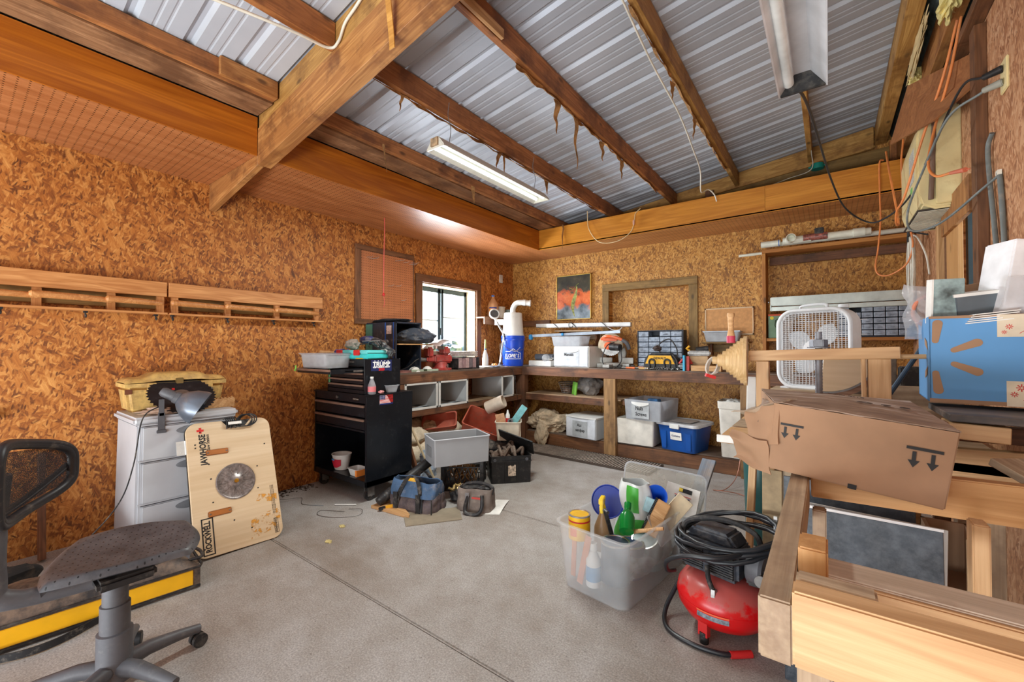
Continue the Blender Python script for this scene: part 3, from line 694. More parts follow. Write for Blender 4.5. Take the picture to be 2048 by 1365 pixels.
k = N('chair_mesh'); v = k.co(); w1 = k.a('ShaderNodeTexVoronoi', i_Scale=330.0); k.l.new(v, w1.inputs['Vector'])
hol = k.ma('GREATER_THAN', w1.outputs['Distance'], .30); k.set(Base_Color=lin((36, 36, 40)), Roughness=.6)
tr = k.a('ShaderNodeBsdfTransparent'); ms = k.a('ShaderNodeMixShader'); k.l.new(k.ma('MULTIPLY', hol, .9), ms.inputs[0]); k.l.new(k.p.outputs[0], ms.inputs[2]); k.l.new(tr.outputs[0], ms.inputs[1])
ms.inputs[0].default_value = .5; k.l.new(ms.outputs[0], k.out.inputs[0])
q.build('back_mesh', k.m, ch)
q = B(); q.tube([bp(a / 10, .775 + .035 * a / 10 - .045 * (1 - (a / 10) ** 2), -.012) for a in range(-9, 10)], .011, 8); q.build('lumbar_bar', plain('dark_chair_frame', (40, 40, 44), .45), ch)
q = B(); pc = bp(-.1, .70, -.045)
arm = smooth([bp(-.1, .82, -.06), bp(-.1, .66, -.07), bp(-.05, .50, -.075), bp(.0, .42, -.05), V((-.03, -.06, .40)), V((0, 0, .415))], 5)
q.tube(arm, [.03] * 6 + [.032] * 10 + [.028] * (len(arm) - 16), 12); q.build('back_arm', M_BLKG, ch, ang=60)
q = B().lathe([(.036, .40), (.036, .31), (.042, .308), (.042, .215), (.050, .212), (.050, .09), (.058, .06), (.058, .045), (0, .045)], n=28)
q.build('gas_column', M_BLKG, ch, ang=50)
B().cb((-.02, .02, .405), (.2, .16, .035)).build('seat_mechanism', M_BLK, ch, bev=.01)
B().cyl((.0, .02, .40), (-.05, .2, .385), .007, n=8).lathe([(0, 0), (.018, 0), (.02, .008), (0, .01)], (-.055, .215, .38)).build('height_lever', M_BLKG, ch)
for k3 in range(5):
    a = math.radians(97 + 72 * k3 - (12 if k3 == 1 else 0)); c, s_ = math.cos(a), math.sin(a)
    lg = B().tube([(c * .03, s_ * .03, .085), (c * .1, s_ * .1, .092), (c * .2, s_ * .2, .08), (c * .265, s_ * .265, .068)], [.03, .026, .020, .017], 10).build('base_leg', M_BLKG, ch, ang=60)
    px_, py_ = c * .262, s_ * .262; w2_ = B()
    for sg in (-1, 1): w2_.cyl((px_ - s_ * .004 * sg, py_ + c * .004 * sg, .026), (px_ - s_ * .024 * sg, py_ + c * .024 * sg, .026), .026, n=20)
    w2_.cyl((px_, py_, .03), (px_, py_, .07), .007, n=8); w2_.build('caster', M_BLK, lg, bev=.002)
# long yellow and black bag behind the chair
M_BAGY = plain('yellow_vinyl', (242, 180, 20), .45, 0, .08, 5)
M_BAGB = plain('dusty_black_vinyl', (50, 46, 46), .5, 0, .3, 6, .5, (130, 108, 90), bump=.4)
bg_ = thing('long_tool_bag', 'long black zip bag with a yellow side band on the floor behind the office chair', 'bag', (-2.78, .30, 0), (0, 0, -.1))
def bagtop(u, v):
    y = -.78 + 1.28 * u; x = .155 - .34 * v
    e = 1 - abs(2 * v - 1) ** 4; en = 1 - abs(2 * u - 1) ** 8
    z = .108 + .075 * e * en + .018 * noise.noise(V((y * 5, x * 9, 1))) * e + .01 * noise.noise(V((y * 14, x * 16, 4))) * e
    return (x, y, z)
q = B().grid(bagtop, 60, 20, .008).box((-.185, -.78, 0), (.155, .5, .108)); q.build('bag_body', M_BAGB, bg_, ang=60)
for a, b in ((-.78, -.28), (-.245, .47)):
    B().box((.153, a, .022), (.159, b, .095)).build('yellow_band', M_BAGY, bg_, bev=.002)
q = B().tube([(.158, -.78, .106), (.160, -.3, .108), (.158, .5, .106), (.13, .51, .106), (-.15, .51, .106)], .006, 6).tube([(.157, -.78, .012), (.159, 0, .012), (.157, .5, .012)], .006, 6); q.build('piping', M_BLK, bg_)
q = B().grid(lambda u, v: (.16 + .10 * math.sin(PI * u) + .0, -.26 + .42 * u, .004 + v * .03), 20, 1, .004); q.build('shoulder_strap', M_RUB, bg_)
q = B().tube(smooth([(.10, .46, .13), (.10, .515, .13), (.0, .53, .12), (-.08, .515, .12)]), .008, 8); q.build('carry_handle', M_BLK, bg_)
# dark things behind the chair back
q = B().lathe([(.0, 0), (.16, 0), (.165, .02), (.165, .34), (.172, .35), (.172, .37), (.16, .375), (0, .375)], n=36).build('black_drum', M_BLK); q.location = (-3.42, -.02, 0); tag(q, 'black plastic drum at the left edge behind the chair back', 'drum')
q = B().tray(.15, .15, .13, .002, .02, .004, .07, n=6).build('white_pail', M_FROST); q.location = (-3.39, .03, .377); tag(q, 'small white tub seen through the chair mesh, on the black drum', 'tub')
jk = thing('black_jacket', 'crumpled black cloth with a line of yellow lettering, between the drum and the long bag', 'cloth', (-3.14, .02, 0))
B().blob((0, 0, .09), (.13, .24, .11), 9, .3, 2.4, 4, floor=0).build('cloth', plain('black_cloth', (30, 28, 28), .9, dust=.25, dustc=(96, 80, 66)), jk)
text('DAVIDSON', .028, plain('yellow_stitch', (170, 130, 50), .7), face((.128, .06, .12), (0, 1, 0), (-.5, 0, 1)), jk, bold=.0004)
tag(board('wood_offcut', (-3.70, -.1, .84), (-3.70, .17, .84), .03, .05, M_2X4), 'pale wood offcut at the wall above the chair back', 'board')
tag(board('dark_plank', (-3.60, .33, 0.01), (-3.70, .33, .60), .06, .03, M_BENCH), 'dark narrow plank leaning on the strand board behind the chair post', 'board')
# ------------------------------------------------- tool chest
tl = thing('rolling_tool_cabinet', 'black rolling tool cabinet with a flag sticker on its side', 'cabinet', (-3.29, 2.19, 0))
w, dd_, z0, z1 = .39, .225, .12, .841
q = B().box((-w, -dd_, z0), (-w + .02, dd_, z1)).box((w - .02, -dd_, z0), (w, dd_, z1)).box((-w, dd_ - .01, z0), (w, dd_, z1)).box((-w, -dd_, z0), (w, dd_, z0 + .045)).box((-w + .02, -dd_ + .002, .545), (w - .02, dd_ - .01, .56))
q.build('body', M_BLKM, tl, bev=.003)
B().box((-w - .004, -dd_ - .008, z1 - .012), (w + .004, dd_ + .004, z1 + .004)).build('top_tray', M_BLKM, tl, bev=.004)
B().box((-w + .02, -dd_ + .004, .775), (w - .02, -dd_ + .012, z1 - .012)).build('name_panel', M_BLKM, tl)
B().cyl((0, 0, 0), (0, -.012, 0), .012, n=16).build('lock', M_STEEL, tl, t=T((-.02, -dd_ + .002, .805)))
pb_ = B().cb((0, 0, 0), (.085, .004, .026)).build('badge', plain('bronze_badge', (70, 56, 50), .3, .6), tl, bev=.002, t=T((.24, -dd_ + .004, .803)))
text('CRAFTSMAN', .0135, plain('pale_metal_print', (170, 160, 150), .4), T((.24, -dd_ + .0015, .803), (PI / 2, 0, 0)), tl)
for a, b in ((.665, .765), (.565, .655)):
    d = B().box((-w + .022, -dd_ + .002, a), (w - .022, dd_ - .03, b)).build('drawer', M_BLKM, tl, bev=.003)
    B().box((-w + .024, -dd_ - .016, b - .022), (w - .024, -dd_ + .003, b - .004)).build('pull', M_BRASS, d, bev=.004)
for x in (-.34, .34):
    for y in (-.16, .17):
        q = B().cyl((x - .018, y, .045), (x + .018, y, .045), .045, n=24).build('caster', M_BLK, tl, bev=.006)
        B().box((x - .026, y - .03, .04), (x - .021, y + .03, .118)).box((x + .021, y - .03, .04), (x + .026, y + .03, .118)).box((x - .026, y - .035, .11), (x + .026, y + .035, .12)).cyl((x - .03, y, .045), (x + .03, y, .045), .01, n=10).build('caster_fork', M_STEEL, q)
fs_ = B().quad((w + .0012, -.105, .755), (w + .0012, .025, .755), (w + .0012, .025, .835), (w + .0012, -.105, .835)).build('flag_sticker', M_WHI, tl)
q = B()
for i in range(7): z = .771 + i * (.064 / 6.5) - .001; q.quad((w + .0018, -.105, z), (w + .0018, .025, z), (w + .0018, .025, z + .0049), (w + .0018, -.105, z + .0049))
q.build('flag_stripe', M_REDI, tl)
B().quad((w + .0024, -.105, .797), (w + .0024, -.052, .797), (w + .0024, -.052, .835), (w + .0024, -.105, .835)).quad((w + .0024, -.105, .755), (w + .0024, .025, .755), (w + .0024, .025, .766), (w + .0024, -.105, .766)).build('flag_canton', M_BLUI, tl)
q = B()
for i in range(5):
    for j in range(4): q.cb((w + .003, -.099 + i * .0105, .802 + j * .009), (.0006, .0035, .0035))
q.build('flag_star', M_WHI, tl)
# things in the cabinet
pt = thing('margarine_tub', 'white oval tub with red and blue printing inside the tool cabinet', 'tub', (-3.40, 2.06, .166))
q = B().lathe([(.05, 0), (.055, .003), (.076, .125), (.08, .128), (.08, .133), (.072, .13), (.052, .006), (0, .006)], n=32, sx=1.15); q.build('tub', M_WHT, pt)
B().grid(lambda u, v: ((.067 + .012 * v + .0012) * 1.15 * math.cos(-2.0 + 1.3 * u), (.067 + .012 * v + .0012) * math.sin(-2.0 + 1.3 * u), .045 + .052 * v - .02 * math.sin(PI * u) * (1 - v)), 12, 4).build('label', plain('red_label', (200, 30, 60), .5), pt)
B().tube(smooth([(-.03, -.074, .09), (-.02, -.078, .10), (-.012, -.080, .086), (0, -.0815, .102), (.01, -.0815, .088), (.022, -.080, .10)], 5), .0022, 5).build('blue_squiggle', plain('cyan_print', (40, 150, 210), .5), pt)
q = B().tray(.14, .11, .06, .002, .015, .003, .02).build('small_carton', M_WHT); q.location = (-3.13, 2.04, .166); tag(q, 'small white carton with an orange end inside the tool cabinet', 'carton')
B().cb((.06, 0, .03), (.022, .112, .05)).build('end_panel', plain('orange_card', (226, 130, 50), .6), q)
tag(board('red_marker', (-3.30, 2.14, .175), (-3.16, 2.13, .175), .014, .014, M_RED), 'red marker lying behind the white carton in the tool cabinet', 'marker')
# top chest
uc = thing('tool_chest', 'black top tool chest with bronze drawer pulls and a campaign sticker', 'tool chest', (-3.222, 2.155, .846))
w, dd_, H = .27, .175, .279
B().box((-w, -dd_, 0), (-w + .012, dd_, H)).box((w - .012, -dd_, 0), (w, dd_, H)).box((-w, dd_ - .01, 0), (w, dd_, H)).box((-w, -dd_, 0), (w, dd_, .03)).box((-w, -dd_ + .02, .215), (w, dd_, .222)).box((-w, -dd_ + .003, .225), (w, -dd_ + .01, H)).build('body', M_BLKM, uc, bev=.003)
text('CRAFTSMAN', .012, plain('pale_metal_print', (170, 160, 150), .4), T((.09, -dd_ + .0015, .255), (PI / 2, 0, 0)), uc)
for a, b in ((.035, .075), (.08, .12), (.125, .17)):
    d = B().box((-w + .014, -dd_ + .003, a), (w - .014, dd_ - .03, b)).build('drawer', M_BLKM, uc, bev=.002)
    B().box((-w + .018, -dd_ - .012, b - .016), (w - .018, -dd_ + .004, b - .003)).build('pull', M_BRASS, d, bev=.003)
for a in (.09, .13, .185): B().cb((-w + .028, -dd_ - .001, a), (.024, .003, .03)).build('tape', plain('green_tape', (90, 150, 100), .6), uc)
d = B().tray(.50, .30, .035, .003, 0, 0, .004, t=T((0, -.30, .172))).build('open_drawer', M_BLKM, uc)
B().box((-.252, -.462, .19), (.252, -.449, .207)).build('pull', M_BRASS, d, bev=.003)
B().box((.245, -.26, .182), (.252, -.17, .196)).box((.245, -.33, .186), (.25, -.2, .192)).build('slide', M_STEEL, d)
st_ = B().quad((w + .001, -.115, .178), (w + .001, .085, .178), (w + .001, .085, .272), (w + .001, -.115, .272)).build('sticker', plain('navy_sticker', (28, 38, 88), .5), uc)
text('TRUMP', .052, M_WHI, face((w + .0016, -.015, .236), (0, 1, 0), (0, 0, 1)), uc, bold=.0016, sx=1.0)
text('KEEP AMERICA GREAT', .0165, M_WHI, face((w + .0016, -.015, .212), (0, 1, 0), (0, 0, 1)), uc, bold=.0008)
text('2020', .028, M_REDI, face((w + .0016, -.015, .193), (0, 1, 0), (0, 0, 1)), uc, bold=.001)
q = B()
for i in range(5): q.cb((w + .0016, -.08 + i * .032, .264), (.0006, .007, .007), None)
q.build('sticker_star', M_WHI, uc)
# clear bin standing on the open drawer
q = thing('clear_bin', 'clear plastic bin of small parts on the open drawer of the tool chest', 'bin', (-3.31, 1.86, 1.055), (0, 0, .1))
B().tray(.34, .25, .112, .003, .014, .006, .03).build('bin', M_FROST, q)
B().box((-.177, -.132, .114), (.177, .132, .120)).build('lid', M_CLR, q, bev=.003)
b_ = B()
for i in range(24): b_.cb((random.uniform(-.13, .13), random.uniform(-.08, .08), random.uniform(.01, .03)), (.02, .02, .012), T((0, 0, 0), (0, 0, random.uniform(0, .2))))
o = b_.build('loose_parts', plain('brassy_bits', (170, 150, 110), .5, .3, .4, 30), q); o['kind'] = 'stuff'
q = thing('green_clip', 'small bright green clip at the front corner of the open drawer', 'clip', (-3.49, 1.70, 1.045))
B().tube(smooth([(0, 0, .02), (.015, -.005, .025), (.02, -.008, .005), (.005, -.006, -.012), (-.01, -.004, -.008)]), .006, 8).build('clip', plain('lime_plastic', (150, 220, 90), .4), q)
q = B().cyl((-.15, 0, .02), (.16, .1, .004), .014, .016, n=14).build('wood_dowel', M_2X4); q.location = (-3.56, 2.03, 1.16); tag(q, 'round wooden handle sticking out left over the clear bin', 'handle')
# teal case and heap of tools on the chest
te = thing('teal_case', 'teal plastic organizer case with red latches on the tool chest', 'case', (-3.15, 2.10, 1.127), (0, 0, .12))
B().box((-.19, -.12, 0), (.19, .12, .042)).build('base', plain('teal_plastic', (60, 196, 196), .35), te, bev=.008)
B().box((-.19, -.12, .043), (.19, .12, .072)).build('lid', plain('teal_plastic_pale', (104, 206, 206), .35), te, bev=.008)
for x in (-.18, .03): B().box((x, -.13, .028), (x + .07, -.116, .073)).build('latch', M_RED, te, bev=.004)
tag(board('yellow_pencil', (-3.08, 1.985, 1.131), (-2.97, 2.02, 1.131), .008, .008, plain('yellow_paint', (230, 180, 40), .4)), 'yellow carpenter pencil under the teal case', 'pencil')
M_TOOL = plain('dark_tool_plastic', (44, 46, 52), .45, .1, .3, 20, .35, (130, 126, 120))
def drill(name, label, loc, rot, c1, sc=1.0):
    t = thing(name, label, 'tool', loc, rot)
    B().lathe([(0, 0), (.03, .004), (.036, .03), (.036, .12), (.028, .14), (.018, .15), (.018, .185), (.008, .2), (.004, .24), (0, .24)], n=20, t=T((0, 0, 0), (0, PI / 2, 0)) @ Mx.Diagonal((sc, sc, sc, 1))).build('motor_body', c1, t)
    B().tube([(.05, 0, -.02), (.035, 0, -.08), (.03, 0, -.13)], [.02, .017, .02], 10).build('handle', M_TOOL, t)
    return t
drill('power_drill', 'dark blue power drill piled on the teal case, toward the wall', (-3.32, 2.2, 1.285), (PI / 2, 0, .1), plain('dark_blue_tool', (36, 52, 104), .45, dust=.3))
drill('angle_driver', 'black and silver cordless tool piled right of the blue drill', (-3.11, 2.17, 1.28), (PI / 2, .35, .15), M_TOOL)
t = thing('nail_gun', 'black power tool with a pale label standing at the right end of the teal case', 'tool', (-3.02, 2.22, 1.21), (0, .55, .35))
B().box((-.10, -.03, -.028), (.10, .03, .035)).build('body', M_TOOL, t, bev=.012, seg=3); B().box((-.08, -.034, -.012), (.05, -.0305, .015)).build('label', M_PAPER, t)
B().tube([(.06, 0, -.02), (.09, 0, -.07), (.10, 0, -.09)], [.018, .014, .02], 10).build('handle', M_BLK, t)
q = B().blob((0, 0, .045), (.075, .05, .045), 5, .3, 4, 3, floor=0).build('grey_glove', plain('grey_knit', (140, 130, 120), .9, var=.25, sc=30)); q.location = (-3.26, 2.07, 1.20); tag(q, 'grey work glove between the blue drill and the teal case', 'glove')
q = B().blob((0, 0, .035), (.10, .06, .04), 8, .4, 5, 4, floor=0).build('rag_bundle', plain('mixed_blue_rag', (90, 84, 140), .9, var=.45, sc=24)); q.location = (-3.42, 2.08, 1.127); tag(q, 'blue and purple rag bundle at the left end of the teal case', 'rag')
t = thing('wire_tangle', 'tangle of dark cable and wire over the tools on the chest', 'cable', (-3.08, 2.14, 1.20))
for j in range(4):
    pts = [(-.10 + .06 * i + random.uniform(-.02, .02), random.uniform(-.05, .05), .02 + .06 * random.random()) for i in range(5)]; B().tube(smooth(pts, 5), .004, 6).build('cable', M_RUB if j % 2 else M_STEEL, t)
# bottle and tub on the cabinet top
t = thing('water_bottle', 'small clear bottle with a red label standing on the rolling cabinet', 'bottle', (-2.925, 2.03, .846))
B().lathe([(0, 0), (.028, 0), (.031, .006), (.030, .07), (.018, .105), (.012, .12), (.012, .128)], n=24).build('bottle', M_CLR, t)
B().lathe([(.0135, 0), (.0135, .014), (0, .014)], (0, 0, .126), n=18).build('cap', M_WHT, t); B().lathe([(.0315, .02), (.0315, .062)], n=24).build('label', plain('pink_red_label', (214, 120, 124), .6), t)
q = B().tray(.12, .09, .06, .002, .016, .004, .02).build('clear_tub', M_FROST); q.location = (-2.955, 2.235, .846); q.rotation_euler = (0, 0, 1.3); tag(q, 'small clear lidless tub on the rolling cabinet beside the chest', 'tub')
q = B().blob((0, 0, .012), (.02, .02, .012), 2, .5, 4, 3, floor=0).build('wrapper', plain('pink_wrap', (220, 150, 150), .5)); q.location = (-2.915, 2.11, .846); tag(q, 'crumpled pink wrapper between the bottle and the clear tub', 'wrapper')
# pegboard on the wall
PEGW = pegmat('pegboard_brown', (1, 2), (176, 110, 72), (192, 124, 82), .0254, .0036, .0762)
t = thing('pegboard', 'framed brown pegboard on the left wall beside the window', 'pegboard', (XW, 2.77, 1.85))
x_ = .022
o = B().box((0, 2.445 - 2.77, 1.505 - 1.85), (x_, 3.10 - 2.77, 2.195 - 1.85)).build('panel', PEGW, t)
board('frame_rail', (.014, 2.385 - 2.77, .373), (.014, .345, .373), .028, .05, M_TRIM, t); board('frame_rail', (.014, 2.385 - 2.77, -.37), (.014, .345, -.37), .028, .05, M_TRIM, t)
board('frame_stile', (.014, -.355, -.345), (.014, -.355, .347), .028, .06, M_TRIM, t); board('frame_stile', (.014, .337, -.345), (.014, .337, .347), .028, .014, M_TRIM, t)
M_HK = plain('bright_hook_wire', (214, 214, 210), .3, .7)
for y, z, l in ((-.26, .28, .05), (-.23, .27, .06), (-.19, .28, .05), (.09, .30, .05), (.13, .31, .06), (.20, .30, .05), (.28, .29, .08), (.30, .31, .09), (0.0, .02, .05), (.10, .03, .05), (.17, -.12, .04)):
    B().tube([(.022, y, z), (.04, y, z), (.05, y + l * .6, z + .002), (.055, y + l, z + .018)], .0022, 6).build('hook', M_HK, t)
t = thing('pull_string', 'thin red pull cord hanging from the soffit in front of the pegboard', 'cord', (-3.36, 2.46, ZS))
B().tube(smooth([(0, 0, 0), (.002, .002, -.1), (-.004, 0, -.35), (-.006, 0, -.72)], 4), .0042, 6).build('cord', plain('faded_red_cord', (206, 90, 80), .6), t)
B().lathe([(0, -.01), (.012, -.006), (.014, .01), (.006, .022), (0, .024)], (-.006, 0, -.735), n=14).build('toggle', M_RED, t); B().tube([(-.006, 0, -.74), (.004, .004, -.80), (-.004, 0, -.85)], .003, 6).build('cord_tail', plain('faded_red_cord', (206, 90, 80), .6), t)
# ---------------------------------------------------------------- workbenches along the walls
BT = .98
M_CANV = plain('stained_canvas', (206, 188, 160), .95, var=.3, sc=9, dust=.25, dustc=(110, 88, 66), bump=.5)
M_FRG = plain('frosted_grey', (196, 200, 202), .4, 0, .04, 4)
lb = thing('workbench', 'dark timber workbench under the window on the left wall', 'workbench', (-3.46, 3.7, 0))
def lbb(n, a, b, w, h, m): return board(n, V(a) - V((-3.46, 3.7, 0)), V(b) - V((-3.46, 3.7, 0)), w, h, m, lb)
lbb('bench_top', (-3.462, 2.46, BT - .012), (-3.462, 4.995, BT - .012), .54, .024, M_BENCHT)
lbb('front_beam', (-3.21, 2.46, .918), (-3.21, 4.50, .918), .038, .09, M_BENCH)
lbb('shelf', (-3.46, 2.55, .598), (-3.46, 4.50, .598), .50, .02, M_2X4G); lbb('shelf_beam', (-3.215, 2.50, .578), (-3.215, 4.46, .578), .038, .06, M_BENCH)
lbb('leg', (-3.235, 2.53, 0), (-3.235, 2.53, .87), .08, .09, M_BENCH)
bb = thing('long_workbench', 'long dark timber workbench along the back wall with posts and shelves', 'workbench', (-1.3, 4.75, 0))
def bbb(n, a, b, w, h, m, roll=0): return board(n, V(a) - V((-1.3, 4.75, 0)), V(b) - V((-1.3, 4.75, 0)), w, h, m, bb, roll)
bbb('bench_top', (-3.19, 4.745, BT - .012), (.57, 4.745, BT - .012), .50, .024, M_BENCHT)
bbb('front_beam', (-3.19, 4.485, .918), (.57, 4.485, .918), .038, .10, M_BENCH)
bbb('leg', (-3.235, 4.52, 0), (-3.235, 4.52, .868), .15, .09, M_BENCH)
bbb('leg', (-1.965, 4.46, 0), (-1.965, 4.46, .868), .138, .06, M_POST)
bbb('leg', (-.625, 4.46, 0), (-.625, 4.46, .868), .08, .06, M_POST)
bbb('shelf', (-3.15, 4.75, .628), (-1.86, 4.75, .628), .50, .018, M_2X4G); bbb('shelf_beam', (-3.15, 4.50, .59), (-2.03, 4.50, .59), .03, .075, M_BENCH)
bbb('low_shelf', (-3.15, 4.76, .145), (.57, 4.76, .145), .46, .02, M_BENCHT); bbb('kick_board', (-3.15, 4.512, .072), (-.58, 4.512, .072), .038, .14, M_TRIM)
bbb('shelf_bracket', (-1.85, 4.56, .60), (-1.85, 4.99, .60), .03, .06, M_BENCH)
# plastic drawer shells on the left shelf
def shell(y0, y1, lab, yaw=0):
    t = thing('drawer_shell', lab, 'drawer shell', (-3.45, (y0 + y1) / 2, .61), (0, 0, yaw), 'empty drawer shells under the left bench'); w = (y1 - y0) / 2 - .004; h = .262
    B().box((-.24, -w, 0), (.25, -w + .005, h)).box((-.24, w - .005, 0), (.25, w, h)).box((-.24, -w, h - .005), (.25, w, h)).box((-.24, -w, 0), (-.235, w, h)).box((-.24, -w, 0), (.25, -w + .1, .004)).box((-.24, w - .1, 0), (.25, w, .004)).box((-.24, -w, 0), (-.12, w, .004)).box((.10, -w, 0), (.25, w, .004)).box((-.04, -w, 0), (.03, w, .004)).build('shell', M_FRG, t, bev=.001, seg=1)
    B().box((.244, -w - .002, -.002), (.258, -w + .022, h + .004)).box((.244, w - .022, -.002), (.258, w + .002, h + .004)).box((.244, -w, -.002), (.258, w, .02)).box((.244, -w, h - .018), (.258, w, h + .004)).build('rim', M_WHT, t, bev=.003)
shell(2.572, 3.0, 'empty white drawer shell under the left bench, nearest the tool cabinet'); shell(3.01, 3.45, 'empty white drawer shell under the left bench, the middle one'); shell(4.05, 4.30, 'narrow empty white drawer shell beside the corner post')
# --- on the left bench
M_NAVY = plain('dark_navy_cabinet', (34, 42, 56), .45, dust=.15)
t = thing('storage_cube', 'dark open cabinet box with blue taped edges standing on the left bench', 'cabinet', (-3.50, 2.66, BT))
B().box((-.22, -.15, 0), (.25, -.135, .485)).box((-.22, -.15, .47), (.25, .16, .485)).box((-.22, .145, 0), (.25, .16, .485)).box((-.22, -.15, 0), (.25, .16, .012)).box((-.22, -.15, 0), (-.21, .16, .48)).build('carcass', M_NAVY, t, bev=.002)
B().box((-.22, -.153, .02), (-.11, -.1505, .47)).build('green_panel', plain('sea_green_panel', (70, 120, 104), .5), t)
B().box((.09, -.153, .02), (.10, -.1505, .48)).box((.215, -.153, .02), (.222, -.1505, .48)).build('blue_tape', plain('blue_tape', (40, 90, 170), .5), t)
B().quad((.112, -.1515, .37), (.19, -.1515, .37), (.19, -.1515, .45), (.112, -.1515, .45)).build('paper_label', plain('printed_label', (206, 180, 172), .7, var=.4, sc=90), t)
board('inner_shelf', (.05, -.13, .27), (.05, .30, .27), .44, .012, M_2X4, t)
q = B().blob((0, 0, .07), (.20, .13, .085), 12, .25, 3, 4, floor=0).build('dark_hat', plain('dark_slate_felt', (56, 62, 74), .8, dust=.2)); q.location = (-3.34, 2.80, BT + .28); q.rotation_euler = (0, 0, .9); tag(q, 'dark slate work cap bulging out of the storage cube', 'cap')
q = B().blob((0, 0, .02), (.24, .14, .018), 14, .2, 3, 4, floor=0).build('folded_cloth', plain('black_felt', (30, 32, 38), .9)); q.location = (-3.50, 2.66, BT + .487); tag(q, 'flat black cloth lying on top of the storage cube', 'cloth')
t = thing('bench_scroll', 'orange brown carton standing on the bench behind the dust masks', 'carton', (-3.45, 3.075, BT), (0, 0, 0))
B().box((-.04, -.05, 0), (.04, .05, .22)).build('carton', plain('orange_tan_card', (206, 130, 84), .7), t, bev=.002)
B().box((.0405, -.04, .02), (.042, .04, .12)).build('pale_panel', plain('pale_tan_card', (222, 180, 146), .7), t)
for i, (x, y, z, s_, lab) in enumerate(((-3.37, 3.05, BT + .225, 1.0, 'white dust mask resting on the orange carton by the vise'), (-3.30, 2.78, BT, 1.1, 'white dust mask lying on the bench, nearest the tool chest'), (-3.28, 2.93, BT, 1.0, 'white dust mask lying on the bench below the orange carton'))):
    q = B().lathe([(.062, 0), (.058, .012), (.044, .032), (.024, .046), (.0, .05), (0, .046), (.022, .042), (.042, .028), (.055, .010), (.059, 0)], n=28, sx=s_, sy=.85 * s_).build('dust_mask', M_PAPER, ang=60); q.location = (x, y, z); tag(q, lab, 'dust mask', 'dust masks on the left bench')
t = thing('bench_tools', 'pale green and grey level lying at the front edge of the left bench', 'level', (-3.24, 2.86, BT), (0, 0, 1.45))
B().box((-.16, -.012, 0), (.16, .012, .022)).build('body', plain('pale_green_level', (168, 180, 160), .5), t, bev=.002); B().box((-.02, -.0135, .005), (.02, .0135, .024)).build('vial', plain('dark_vial', (60, 70, 50), .3), t)
t = thing('sander_disc_stack', 'low stack of rust coloured sanding discs on the front of the left bench', 'discs', (-3.27, 2.62, BT))
B().lathe([(0, 0), (.075, 0), (.076, .006), (.07, .012), (.074, .018), (.0, .02)], n=30).build('discs', plain('rust_disc', (140, 92, 84), .7, var=.3), t)
B().tube(smooth([(-.06, .0, .02), (0, .05, .05), (.05, .10, .11), (.07, .13, .13)]), .005, 6).build('handle', M_BLK, t)
# bench vise
M_VISE = plain('red_cast_iron', (178, 62, 56), .45, .1, .2, 10, .35, (150, 110, 104))
t = thing('bench_vise', 'red cast iron bench vise bolted to the left bench', 'vise', (-3.33, 3.17, BT), (0, 0, 1.3))
B().lathe([(0, 0), (.085, 0), (.085, .012), (.06, .02), (.05, .05), (.046, .07), (0, .07)], n=28).box((-.07, -.05, 0), (.07, .05, .018)).build('base', M_VISE, t, bev=.002)
B().box((-.075, -.042, .06), (.085, .042, .13)).box((.0, -.05, .13), (.06, .05, .20)).build('body', M_VISE, t, bev=.014, seg=3)
B().box((-.14, -.036, .068), (-.07, .036, .12)).box((-.14, -.05, .11), (-.09, .05, .195)).build('moving_jaw', M_VISE, t, bev=.012, seg=3)
B().box((-.01, -.052, .175), (.002, .052, .205)).box((-.09, -.052, .175), (-.078, .052, .205)).build('jaw_plate', M_STEEL, t, bev=.001)
q = B().cyl((-.24, 0, .09), (-.13, 0, .09), .018, n=18).build('screw', M_STEEL, t); B().cyl((-.235, -.09, .09), (-.235, .09, .09), .006, n=10).lathe([(0, -.01), (.011, 0), (0, .01)], (-.235, -.09, .09), n=10).lathe([(0, -.01), (.011, 0), (0, .01)], (-.235, .09, .09), n=10).build('tommy_bar', M_STEEL, q)
B().cyl((.02, -.075, .035), (.02, .0, .035), .005, n=10).cyl((.02, -.075, .02), (.02, -.075, .05), .004, n=8).build('swivel_lock', M_STEEL, t)
q = B().grid(lambda u, v: (-.12 + .24 * u, -.17 + .34 * v, .03 * math.sin(u * 3) + .02 * math.sin(v * 5)), 10, 12, .003).build('paper_sheet', plain('grey_paper', (196, 190, 188), .8)); q.matrix_world = T((-3.46, 3.24, BT + .27), (.15, -.35, .2)); tag(q, 'sheet of grey paper propped behind the vise in the window light', 'paper')
q = B().box((-.10, -.15, 0), (.10, .15, .20)).build('cardboard_carton', plain('faded_carton', (170, 140, 122), .8), bev=.003); q.location = (-3.52, 3.20, BT); tag(q, 'faded carton under the paper sheet behind the vise', 'carton')
t.scale = (1, 1, 1)
bpy.data.objects['bench_vise'].scale = (1.3, 1.3, 1.25)
